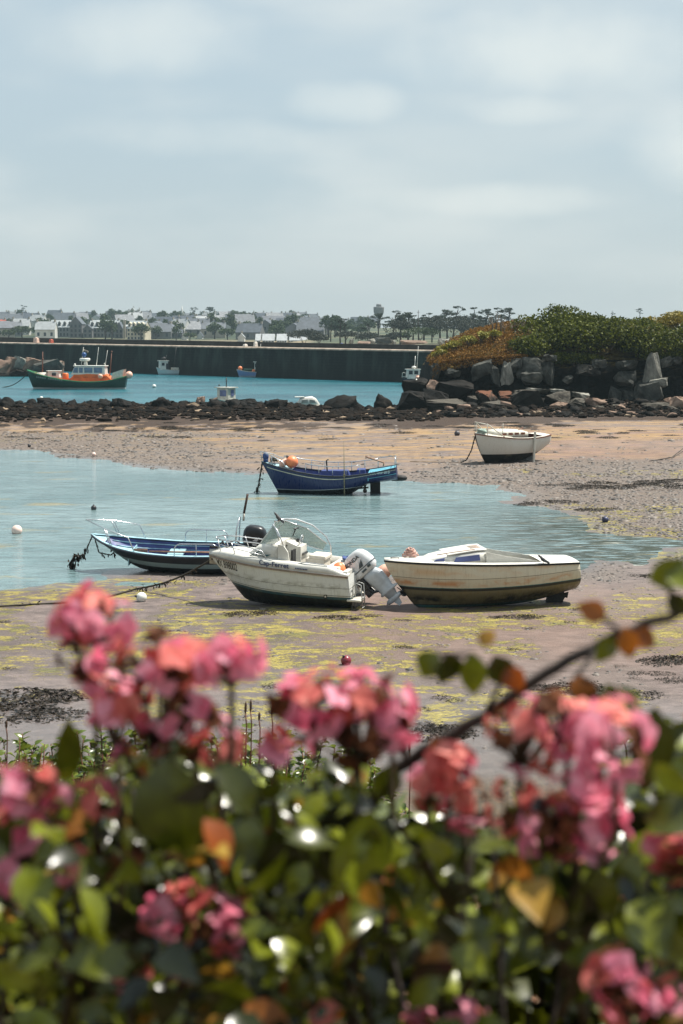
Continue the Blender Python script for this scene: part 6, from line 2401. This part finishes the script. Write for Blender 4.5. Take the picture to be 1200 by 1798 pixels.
# weedy mooring rope from the motorboat's bow across the sand
a = on_boat(mb, (-2.2, 0, 1.25))
g0 = gnd(238, 1037)
pts = [a.lerp(g0 + Vector((0, 0, .05)), u) + Vector((0, 0, -.16 * math.sin(math.pi * u))) for u in np.linspace(0, 1, 9)]
for px, py in ((180, 1052), (110, 1060), (40, 1064), (-30, 1068)):
    p = gnd(px, py)
    p.z += .03
    pts.append(p)
path = []
for i in range(len(pts) - 1):
    for u in np.linspace(0, 1, 3 if i < 8 else 6, endpoint=False):
        path.append(pts[i].lerp(pts[i + 1], u))
rt = empty('mooring_rope', pts[3], label='long dark mooring rope hung with weed from the white motorboat bow to the left', cat='rope')
m = MB()
m.tube([q - pts[3] for q in path + [pts[-1]]], .028, 7)
m.build('rope', ROPE, rt)
Pw = []
for i in range(150):
    u = rw.random() ** .8
    k = min(len(path) - 1, int(u * len(path) * .8) + 5)
    if (k // 3) % 3 == 0 and rw.random() < .8: continue
    Pw.append(np.array(path[min(k, len(path) - 1)] - pts[3]) + np.random.normal(0, .03, 3))
Pw = np.array(Pw)
nW = len(Pw)
V, F, t = leaves(Pw, np.random.normal(0, .4, (nW, 3)) + np.array([0, 0, -.5]), np.random.normal(size=(nW, 3)), np.random.uniform(.08, .22, nW), .05, .2, np.random.rand(nW), .1, 1)
npmesh('hanging_weed', V, F, WRACK, rt, t)

# chain and weed at the open boat's bow
def chain(name, pts, label, weed=0, r=.02):
    rt = empty(name, pts[-1], label=label, cat='chain')
    m = MB()
    path = []
    for i in range(len(pts) - 1):
        for u in np.linspace(0, 1, 6, endpoint=False):
            path.append(Vector(pts[i]).lerp(Vector(pts[i + 1]), u))
    path.append(Vector(pts[-1]))
    m.tube([q - Vector(pts[-1]) + Vector((0, .012 * (-1) ** i, .0)) for i, q in enumerate(path)], [r * (1.3 if i % 2 else .8) for i in range(len(path))], 6)
    m.build('links', pm('rusty_chain', lin(58, 50, 42), .8, .3, 20), rt)
    if weed:
        P = np.array([np.array(path[int(rw.triangular(0, len(path) - 1, len(path) - 1))] - Vector(pts[-1])) for _ in range(weed)]) + np.random.normal(0, .05, (weed, 3))
        V, F, t = leaves(P, np.random.normal(0, .35, (weed, 3)) + np.array([0, 0, -.9]), np.random.normal(size=(weed, 3)), np.random.uniform(.1, .28, weed), .06, .2, np.random.rand(weed), .1, 1)
        npmesh('hanging_weed', V, F, WRACK, rt, t)
    return rt


b0 = on_boat(ob, (-2.48, 0, 1.08))
e0 = gnd(124, 1001)
chain('mooring_chain', [b0, b0.lerp(e0, .45) + Vector((.05, 0, -.1)), e0 + Vector((.12, 0, .45)), e0 + Vector((0, 0, .02))], 'weed-hung chain from the bow of the blue open boat into the water', 120)
b1 = on_boat(ob, (-2.36, -.1, 1.0))
chain('mooring_chain', [b1, b1 + Vector((.12, 0, -.42)), b1 + Vector((.5, 0, -.5)), b1 + Vector((.66, .0, -.36))], 'slack loop of chain under the bow of the blue open boat', 10)
b0 = on_boat(nl, (-3.18, 0, 1.5))
e0 = gp(452, 866, -.05)
chain('mooring_chain', [b0, b0.lerp(e0, .5), e0], 'chain hanging from the bow of the navy launch into the pool', 40, .035)
b0 = on_boat(wb, (-2.5, 0, 1.6))
e0 = gnd(808, 813)
chain('mooring_chain', [b0, b0.lerp(e0, .35) + Vector((.1, 0, -.25)), b0.lerp(e0, .7) + Vector((.12, 0, -.28)), e0, gnd(770, 812), gnd(720, 811)], 'dark chain from the bow of the white and black boat down to the sand', 0, .035)
e1, e2, e3 = gnd(1205, 790), gnd(1180, 806), gnd(1140, 810)
chain('mooring_line', [at(1205, 792, e1.y) + Vector((0, 0, .3)), e2 + Vector((0, 0, .1)), e3], 'thin mooring line over the far sand at the right edge', 0, .03)['category'] = 'rope'


def bird(name, loc, yaw, s, body, head, label, pitch=.5):
    root = empty(name, loc, (0, 0, yaw), label, 'bird')
    m = MB()
    prof = [(-.30, .012, .01), (-.22, .03, .02), (-.12, .06, .05), (.0, .085, .075), (.10, .075, .075), (.16, .05, .055), (.20, .035, .04), (.235, .042, .045), (.265, .036, .036), (.29, .012, .014), (.325, .003, .004)]
    rings = []
    for x, ry, rz in prof:
        lift = (.10 if x > .1 else 0) + max(0, x - .1) * .35
        c = Vector((x * math.cos(pitch) * .9, 0, .13 + x * math.sin(pitch) + lift * .35))
        rings.append([c + Vector((-math.sin(pitch) * rz * math.sin(a), ry * math.cos(a), rz * math.cos(pitch) * math.sin(a))) for a in np.linspace(0, 2 * math.pi, 10, endpoint=False)])
    m.loft(rings, 0, True, True)
    for i, f in enumerate(m.f):
        if max(m.v[j][0] for j in f) > .19: m.m[i] = 1
    m.build('body', [body, head], root, norm=False)
    m = MB()
    for sd in (-1, 1):
        m.loft([[Vector((x * math.cos(pitch), sd * (y + .006), .13 + x * math.sin(pitch) + z)) for y, z in ((w_, .05), (w_ + .012, .0), (w_, -.045))] for x, w_ in ((.12, .06), (.0, .08), (-.15, .05), (-.27, .015))], 0, True, False)
    m.build('wing', pm(name + '_wing', sh(body.diffuse_color, .6) if False else lin(64, 66, 70) if head is not WHITEB else lin(150, 154, 160), .7, .2, 20), root)
    m = MB()
    for sd in (-1, 1):
        m.tube([(.0, sd * .03, .09), (.01, sd * .03, -.01), (.05, sd * .03, -.012)], .007, 5)
    m.build('leg', pm('bird_leg', lin(150, 80, 60), .7, .2, 20), root)
    root.scale = (s, s, s)
    return root


PIG = pm('pigeon_grey', lin(72, 70, 72), .7, .25, 14)
PIGH = pm('pigeon_head', lin(38, 42, 46), .6, .2, 14)
bt = on_boat(mb, tuple((top[3] + top[4]) / 2))
bird('pigeon', bt + Vector((.10, 0, -.0)), R(172), .66, PIG, PIGH, 'dark pigeon perched on top of the motorboat windscreen', .7)
bp = on_boat(cb, tuple(hc.pt(.80, 1, -1) + Vector((0, .02, .03))))
bird('pigeon', bp, R(176), .68, PIG, PIGH, 'dark pigeon perched on the gunwale of the cream dinghy', .5)
bird('seagull', at(731, 675, 156), R(80), 1.5, WHITEB, WHITEB, 'white seagull standing on the black boulder at the headland end', .5)

# ================================================================== THE BANK BELOW THE CAMERA
BANKLEAF = leafmat('bank_shrub_leaf', lin(60, 84, 24), lin(136, 146, 58), .3, .35, .6)
TWIG = pm('reddish_twig', lin(92, 56, 38), .8, .3, 30)
BK = [(15, 1318, .62), (75, 1300, .5), (130, 1288, .55), (200, 1284, .6), (270, 1292, .6), (345, 1300, .6), (420, 1286, .6), (480, 1296, .6), (545, 1312, .55), (600, 1345, .5), (1190, 1290, .5), (1225, 1330, .6), (660, 1400, .5), (1130, 1440, .5), (740, 1440, .4), (-40, 1310, .6)]
for i, (px, py, r_) in enumerate(BK):
    Y = 11.5 + (i * 37 % 10) * .22
    tp_ = at(px, py - 22, Y)
    zb = gz(tp_.x, Y)
    hgt = max(.8, tp_.z - zb)
    root = empty('bank_shrub', (tp_.x, Y, zb), label='small-leaved green shrub on the bank behind the pink flowers', cat='shrub', group='small-leaved shrubs on the bank')
    m = MB()
    P, D = [], []
    for s in range(34):
        a, q = random.random() * 6.28, math.sqrt(random.random()) * r_
        top_ = Vector((math.cos(a) * q, math.sin(a) * q * .8, hgt * random.uniform(.72, 1.0) - q * .25))
        b = Vector((math.cos(a) * q * .5, math.sin(a) * q * .4, hgt * .25))
        m.tube([b, (b + top_) / 2 + Vector((random.uniform(-.05, .05), 0, 0)), top_], [.012, .008, .004], 4)
        for k in range(26):
            u = random.uniform(.35, 1) ** .7
            c = b.lerp(top_, u)
            an = random.random() * 6.28
            P.append(c)
            D.append((math.cos(an), math.sin(an), random.uniform(-.1, .9)))
    m.build('stem', TWIG, root)
    P, D = np.array([tuple(p) for p in P]), np.array(D)
    n = len(P)
    V, F, t = leaves(P, D, np.random.normal(0, .5, (n, 3)) + np.array([0, 0, 1]), np.random.uniform(.06, .105, n), np.random.uniform(.036, .060, n), .2, np.random.rand(n), .2, .7)
    npmesh('foliage', V, F, BANKLEAF, root, t, smooth=True)

# dry grass, uncountable
DRY = leafmat('dry_grass_blade', lin(150, 104, 78), lin(206, 176, 142), .7, .3)
n = 26000
gx, gy = np.random.uniform(-3.6, 4.2, n), np.random.uniform(4.2, 16, n)
dens = fbm(gx * 1.3, gy * 1.3, 88, 3)
k_ = dens + np.random.rand(n) * .4 > .52
gx, gy = gx[k_], gy[k_]
n = len(gx)
P = np.stack([gx, gy, ground(gx, gy)], 1)
an = np.random.rand(n) * 6.283
ln = np.random.uniform(.12, .42, n)
D = np.stack([np.cos(an) * .5, np.sin(an) * .5, np.random.uniform(.5, 1.2, n)], 1)
D = unit(D)
S_ = np.stack([-np.sin(an), np.cos(an), an * 0], 1) * np.random.uniform(.0025, .006, n)[:, None]
M_ = P + D * (ln * .6)[:, None]
T_ = P + D * ln[:, None] + np.stack([np.cos(an), np.sin(an), -an * 0 - .6], 1) * (ln * .18)[:, None]
V = np.stack([P - S_, P + S_, M_ + S_ * .8, M_ - S_ * .8, T_], 1).reshape(-1, 3)
b5 = np.arange(n)[:, None] * 5
F = np.concatenate([b5 + np.array([0, 1, 2]), b5 + np.array([0, 2, 3]), b5 + np.array([3, 2, 4])], 0)
tag(npmesh('dry_grass', V, F, DRY, tone=np.repeat(np.random.rand(n), 5)), kind='stuff')

# plantain spikes that stand up against the sand
for i, (px, pt_, pb) in enumerate(((428, 1232, 1330), (437, 1228, 1330), (452, 1250, 1320), (474, 1238, 1320), (8, 1265, 1330), (716, 1300, 1400))):
    Y = 11.0 + i * .1
    a, b = at(px, pb, Y), at(px + 4, pt_, Y)
    rt = empty('plantain_spike', a, label='thin dark flower spike rising above the bank shrubs', cat='plant', group='flower spikes on the bank')
    m = MB()
    v = b - a
    m.tube([(0, 0, -.6), v * .6 + Vector((.01, 0, 0)), v * .8], .0045, 5)
    m.build('stalk', TWIG, rt)
    m = MB()
    m.tube([v * .78, v * .85, v * .95, v], [.004, .009, .008, .003], 7)
    m.build('flower_spike', pm('brown_spike', lin(76, 58, 44), .9, .3, 60), rt)

# ================================================================== THE PINK FLOWERS IN FRONT
GREEN = leafmat('broad_glossy_leaf', lin(7, 15, 3), lin(128, 136, 28), .27, .16, .55)
OLDL = leafmat('turning_leaf', lin(150, 72, 24), lin(170, 142, 50), .4, .4)
PINK = leafmat('pink_petal', lin(214, 92, 120), lin(244, 174, 192), .55, .36, .3, None, .08)
SALM = leafmat('salmon_petal', lin(202, 88, 84), lin(230, 142, 130), .6, .34, .3, None, .12)
DRIED = leafmat('dried_petal', lin(48, 26, 16), lin(128, 78, 50), .8, .25, .2)
STEM = pm('woody_stem', lin(38, 28, 20), .8, .3, 40, bump=.4, bscale=120)
rgf = np.random.default_rng(99)
BUSHX = [(-220, 260), (260, 620), (620, 880), (880, 1420)]
BLAB = ['flowering shrub at the left with two tall pink flower heads and small ones below', 'flowering shrub left of the middle under the widest pink flower head', 'flowering shrub right of the middle beneath the dark slanting stem', 'flowering shrub at the right with the largest brightest pink petals']
bushes = []
for (x0, x1), lab in zip(BUSHX, BLAB):
    c = at((x0 + x1) / 2, 1500, 1.75)
    bushes.append(empty('flowering_shrub', (c.x, c.y, gz(c.x, c.y)), label=lab, cat='shrub', group='pink flowering shrubs in front'))


def bush_of(px):
    for i, (a, b) in enumerate(BUSHX):
        if px < b: return i
    return 3


tops = lambda x: np.interp(x, [-250, 0, 60, 130, 200, 260, 330, 420, 470, 540, 640, 720, 800, 900, 1000, 1060, 1120, 1170, 1260, 1450], [1335, 1310, 1390, 1375, 1310, 1285, 1295, 1305, 1365, 1315, 1335, 1395, 1385, 1350, 1375, 1360, 1310, 1240, 1225, 1240])
GAPS = [(878, 1568, 52, 45), (930, 1745, 75, 75), (700, 1705, 48, 48), (862, 1430, 60, 40), (560, 1478, 40, 38), (838, 1440, 40, 40), (720, 1750, 40, 40), (1190, 1330, 30, 60), (815, 1555, 22, 30), (600, 1345, 24, 24), (655, 1395, 30, 26)]


def in_gap(px, py):
    return any(((px - a) / rx) ** 2 + ((py - b) / ry) ** 2 < 1 for a, b, rx, ry in GAPS)


fol = [[[], [], [], [], [], []] for _ in range(4)]      # P D N L W kind
def add_leaf(px, py, Y, d=None, n_=None, L=None, W=None, kind=0):
    i = bush_of(px)
    q = fol[i]
    q[0].append(np.array(at(px, py, Y)) - np.array(bushes[i].location))
    if d is None:
        a = rgf.random() * 6.283
        d = (math.cos(a), math.sin(a), rgf.uniform(-1.1, .5))
    q[1].append(d)
    q[2].append(n_ if n_ is not None else rgf.normal(0, .6, 3) + np.array([.1, -.55, .65]))
    L = L or rgf.uniform(.028, .06)
    q[3].append(L)
    q[4].append(W or L * rgf.uniform(.42, .62))
    q[5].append(kind)


cnt = 0
while cnt < 1700:                                   # front layer
    px, py, Y = rgf.uniform(-200, 1400), rgf.uniform(1240, 1960), rgf.uniform(1.25, 1.9)
    if py < tops(px) + 40 or in_gap(px, py): continue
    if rgf.random() > .45 + .55 * (py - tops(px)) / 300: continue
    add_leaf(px, py, Y, kind=1 if rgf.random() < .08 else 0)
    cnt += 1
cnt = 0
while cnt < 2000:                                  # small glossy leaves added between the broad ones for their glints
    px, py, Y = rgf.uniform(-200, 1400), rgf.uniform(1240, 1960), rgf.uniform(1.3, 2.0)
    if py < tops(px) + 15 or in_gap(px, py): continue
    add_leaf(px, py, Y, L=rgf.uniform(.014, .032), kind=1 if rgf.random() < .06 else 0)
    cnt += 1
cnt = 0
while cnt < 6500:                                  # depth of the bush behind
    px, py, Y = rgf.uniform(-350, 1550), rgf.uniform(1280, 2050), rgf.uniform(1.75, 2.9)
    if py < tops(px) + 60 or in_gap(px, py): continue
    add_leaf(px, py, Y, kind=0, L=rgf.uniform(.06, .11))
    cnt += 1
# single leaves the eye picks out
for px, py, Y, d, n_, L, W in ((292, 1330, 1.32, (.1, -.2, -1), (-.2, -1, .3), .10, .062), (372, 1345, 1.36, (.7, -.1, -.5), (0, -.6, .9), .07, .035), (120, 1260, 1.45, (.0, .1, -1), (.3, -1, .1), .085, .026), (480, 1450, 1.35, (.1, 0, -1), (.6, -1, .6), .075, .045),
                               (372, 1420, 1.36, (-.1, 0, -1), (.1, -.7, .8), .05, .026), (590, 1410, 1.4, (.15, 0, -1), (-.3, -1, .4), .08, .05), (650, 1420, 1.35, (-.2, 0, -1), (.3, -1, .4), .10, .05), (980, 1525, 1.3, (.25, 0, -1), (-.4, -1, .5), .085, .052), (1050, 1520, 1.3, (-.05, 0, -1), (.5, -1, .7), .085, .045),
                               (1100, 1590, 1.3, (.5, -.3, -.35), (0, -.5, 1), .055, .06), (1150, 1240, 1.34, (-.06, 0, -1), (.2, -1, .3), .085, .040), (190, 1575, 1.4, (.45, 0, -.8), (-.2, -1, .6), .07, .025), (430, 1540, 1.38, (.9, -.1, -.2), (0, -.6, 1), .07, .035), (490, 1560, 1.4, (.9, 0, -.2), (0, -.7, .9), .06, .036), (770, 1600, 1.36, (.0, 0, -1), (.4, -1, .5), .1, .045)):
    add_leaf(px, py, Y, d, n_, L, W)
for i in range(4):
    P, D, N, L, W, K = [np.array(q) for q in fol[i]]
    for kd, mt in ((0, GREEN), (1, OLDL)):
        s_ = K == kd
        if not s_.any(): continue
        V, F, t = leaves(P[s_], D[s_], N[s_], L[s_], W[s_], rgf.uniform(.1, .5, s_.sum()), rgf.random(s_.sum()) ** 1.5, .16, .8)
        npmesh('foliage' if kd == 0 else 'turning_leaves', V, F, mt, bushes[i], t, smooth=True)
    root = bushes[i]
    x0, x1 = BUSHX[i]
    for k in range(9):
        px = x0 + (x1 - x0) * (k + .5) / 9
        tp_ = at(px, tops(px) + 90, rgf.uniform(1.4, 2.2)) - root.location
        bs_ = Vector((tp_.x * .4, tp_.y * .4, -.1))
        m = MB()
        m.tube([bs_, bs_.lerp(tp_, .4) + Vector((rgf.normal(0, .06), .05, .03)), bs_.lerp(tp_, .75) + Vector((rgf.normal(0, .07), .04, .0)), tp_], [.009, .007, .004, .002], 6)
        m.build('stem', STEM, root)

HEADS = [  # px, py, rx, ry, Y, florets, share of dried, pinkness
    (165, 1085, 75, 45, 1.46, 11, .12, .8), (165, 1170, 60, 60, 1.47, 7, .65, .6), (285, 1165, 110, 42, 1.40, 15, .08, .45), (270, 1250, 90, 75, 1.42, 14, .30, .35), (405, 1165, 50, 50, 1.36, 6, .0, .8), (385, 1310, 42, 26, 1.38, 3, .0, .7), (205, 1265, 30, 80, 1.43, 5, .1, .7),
    (340, 1275, 55, 60, 1.43, 6, .75, .4), (555, 1240, 85, 55, 1.44, 13, .25, .55), (630, 1215, 55, 40, 1.44, 6, .1, .7), (625, 1290, 85, 60, 1.45, 10, .6, .4), (690, 1260, 34, 62, 1.44, 5, .1, .9), (480, 1315, 26, 20, 1.42, 2, .0, .9),
    (50, 1400, 62, 55, 1.38, 9, .05, .8), (40, 1465, 80, 45, 1.40, 8, .3, .45), (165, 1400, 50, 30, 1.40, 4, .1, .6), (130, 1520, 30, 30, 1.40, 2, .1, .6), (210, 1510, 40, 34, 1.40, 3, .3, .4), (5, 1550, 34, 46, 1.36, 4, .0, .9), (290, 1615, 55, 40, 1.38, 5, .2, .6), (320, 1580, 30, 30, 1.40, 3, .2, .2), (395, 1625, 52, 60, 1.38, 8, .1, .35), (225, 1705, 36, 26, 1.40, 3, .1, .5),
    (915, 1290, 70, 65, 1.36, 10, .45, .3), (1000, 1270, 70, 45, 1.34, 8, .15, .55), (1085, 1305, 58, 48, 1.28, 6, .0, .95), (1050, 1250, 50, 30, 1.33, 4, .1, .5), (1020, 1385, 55, 40, 1.32, 6, .2, .8), (1050, 1450, 55, 46, 1.30, 5, .0, .95), (975, 1460, 55, 50, 1.33, 7, .1, .6), (900, 1430, 40, 45, 1.37, 5, .5, .2),
    (790, 1345, 40, 42, 1.42, 5, .05, .3), (752, 1380, 36, 30, 1.42, 4, .0, .5), (820, 1400, 45, 40, 1.43, 5, .5, .3), (1180, 1495, 46, 48, 1.33, 7, .15, .2), (1080, 1720, 50, 50, 1.26, 6, .05, .75), (1110, 1755, 60, 40, 1.26, 6, .1, .7), (1180, 1770, 40, 40, 1.28, 5, .1, .4), (800, 1790, 60, 26, 1.36, 6, .05, .8), (750, 1795, 30, 20, 1.38, 3, .0, .8), (575, 1785, 26, 18, 1.4, 2, .3, .2), (470, 1490, 22, 18, 1.4, 2, .8, .2)]
for hx_, hy_, rx, ry, Y, nf, dr, pk in HEADS:
    i = bush_of(hx_)
    root = bushes[i]
    k = ppm(Y)
    c = at(hx_, hy_, Y) - root.location
    rad = np.array([rx / k, (rx + ry) / 2.4 / k, ry / k])
    dirs = unit(rgf.normal(size=(nf * 5, 3)) + np.array([.15, -.35, .45]))
    sel = [dirs[0]]
    for _ in range(max(2, int(nf * (1.1 if pk > .9 else 1.7))) - 1):                         # spread florets over the dome
        best = max(dirs, key=lambda q: min(np.linalg.norm(q - s_) for s_ in sel))
        sel.append(best)
    packs = {0: [], 1: [], 2: []}
    m = MB()
    core = Vector((c.x, c.y + .01, c.z - rad[2] * .9))
    for d in sel:
        p = np.array(c) + d * rad * rgf.uniform(.5, 1.08)
        m.tube([core, core.lerp(Vector(p), .6) + Vector((0, 0, -.004)), Vector(p)], [.0022, .0016, .0012], 5)
        kd = 2 if rgf.random() < dr + .08 else (0 if rgf.random() < pk else 1)
        nrm = unit((d + rgf.normal(0, .35, 3))[None])[0]
        u = unit(np.cross(nrm, rgf.normal(size=3))[None])[0]
        w_ = np.cross(nrm, u)
        sz = rgf.uniform(.012, .021) * (1.45 if pk > .9 else 1) * (.8 if kd == 2 else 1)
        a0 = rgf.random() * 6.28
        for q in range(4):
            a = a0 + q * 1.571 + rgf.normal(0, .12)
            dd = u * math.cos(a) + w_ * math.sin(a) + nrm * (.25 if kd < 2 else .9)
            packs[kd].append((p + nrm * .002 * q, dd, nrm, sz, sz * rgf.uniform(.85, 1.1)))
    m.tube([Vector((c.x + rgf.uniform(-.06, .06), c.y + .06, c.z - rad[2] - .16)), core + Vector((0, 0, -.06)), core], [.004, .0032, .0026], 6)
    hd = m.build('flower_head', pm('flower_stalk', lin(64, 52, 30), .8, .3, 60), root)
    for kd, mt, nm in ((0, PINK, 'pink_petals'), (1, SALM, 'salmon_petals'), (2, DRIED, 'dried_petals')):
        if not packs[kd]: continue
        a = packs[kd]
        V, F, t = leaves(*[np.array([q[j] for q in a]) for j in range(5)], rgf.uniform(.05, .35, len(a)) if kd < 2 else rgf.uniform(.3, .8, len(a)), rgf.random(len(a)), .12, .72)
        npmesh(nm, V, F, mt, hd, t, smooth=True)

# the dark slanting stem with hanging leaves
pts = [at(1290, 1030, 1.42), at(1205, 1072, 1.43), at(1130, 1098, 1.44), at(1060, 1128, 1.44), at(960, 1180, 1.45), at(850, 1258, 1.46), at(760, 1310, 1.47), at(690, 1355, 1.48), at(640, 1430, 1.5), at(620, 1600, 1.55)]
base = Vector((pts[-1].x, pts[-1].y + .05, gz(pts[-1].x, pts[-1].y)))
rt = empty('slanting_shoot', base, label='long dark woody shoot slanting up to the right with a few drooping leaves', cat='plant')
m = MB()
pp_ = []
for i in range(len(pts) - 1):
    for u in np.linspace(0, 1, 5, endpoint=False):
        pp_.append(pts[i].lerp(pts[i + 1], u) - base + Vector((0, 0, .0012 * math.sin(9 * u + i))))
pp_ += [pts[-1] - base, Vector((0, 0, -.05))]
m.tube(pp_, [.0034 + .0036 * i / len(pp_) for i in range(len(pp_))], 8)
tw = [(pts[5], at(880, 1200, 1.44), at(830, 1150, 1.43), at(775, 1150, 1.42)), (pts[3], at(1085, 1105, 1.43), at(1060, 1085, 1.42)), (pts[1], at(1180, 1040, 1.42), at(1150, 1015, 1.41)), (pts[3], at(1010, 1190, 1.42), at(1040, 1200, 1.42))]
for q in tw:
    m.tube([v - base for v in q], [.003] + [.002] * (len(q) - 1), 6)
m.build('stem', STEM, rt)
lv = [(790, 1145, 1.42, (-.1, 0, -1), .034, .03, 0), (770, 1145, 1.42, (-.5, 0, -.7), .03, .026, 0), (830, 1145, 1.42, (.05, 0, -1), .045, .024, 0), (868, 1150, 1.43, (.3, 0, -.8), .034, .026, 0), (890, 1170, 1.43, (.3, -.2, -.5), .028, .022, 1), (845, 1135, 1.43, (.2, 0, .3), .02, .016, 1),
      (1065, 1085, 1.42, (-.4, 0, .2), .03, .02, 1), (1095, 1100, 1.42, (.3, 0, -1), .034, .02, 1), (1110, 1110, 1.43, (.6, 0, -.3), .028, .02, 1), (1075, 1115, 1.43, (-.3, -.2, -.6), .03, .02, 0), (1165, 1000, 1.41, (.5, -.2, -.2), .034, .022, 0), (1140, 1020, 1.41, (.8, -.2, .4), .04, .028, 0), (1175, 1040, 1.42, (.6, 0, -.8), .03, .018, 0),
      (1020, 1185, 1.42, (.0, -.2, -.6), .026, .026, 1), (1065, 1200, 1.42, (.2, 0, -1), .05, .036, 0), (1085, 1205, 1.42, (.5, -.1, -.8), .045, .03, 0), (1050, 1210, 1.42, (-.5, 0, -.7), .03, .02, 0), (760, 1295, 1.46, (.4, 0, -.9), .03, .022, 1), (690, 1340, 1.47, (-.3, 0, -.9), .045, .028, 0)]
for kd, mt, nm in ((0, GREEN, 'leaves'), (1, OLDL, 'turning_leaves')):
    a = [q for q in lv if q[6] == kd]
    V, F, t = leaves(np.array([tuple(at(q[0], q[1], q[2]) - base) for q in a]), np.array([q[3] for q in a], float), rgf.normal(0, .4, (len(a), 3)) + np.array([.2, -1, .5]), [q[4] for q in a], [q[5] for q in a], .25, rgf.random(len(a)) * .7, .16, .8)
    npmesh(nm, V, F, mt, rt, t, smooth=True)
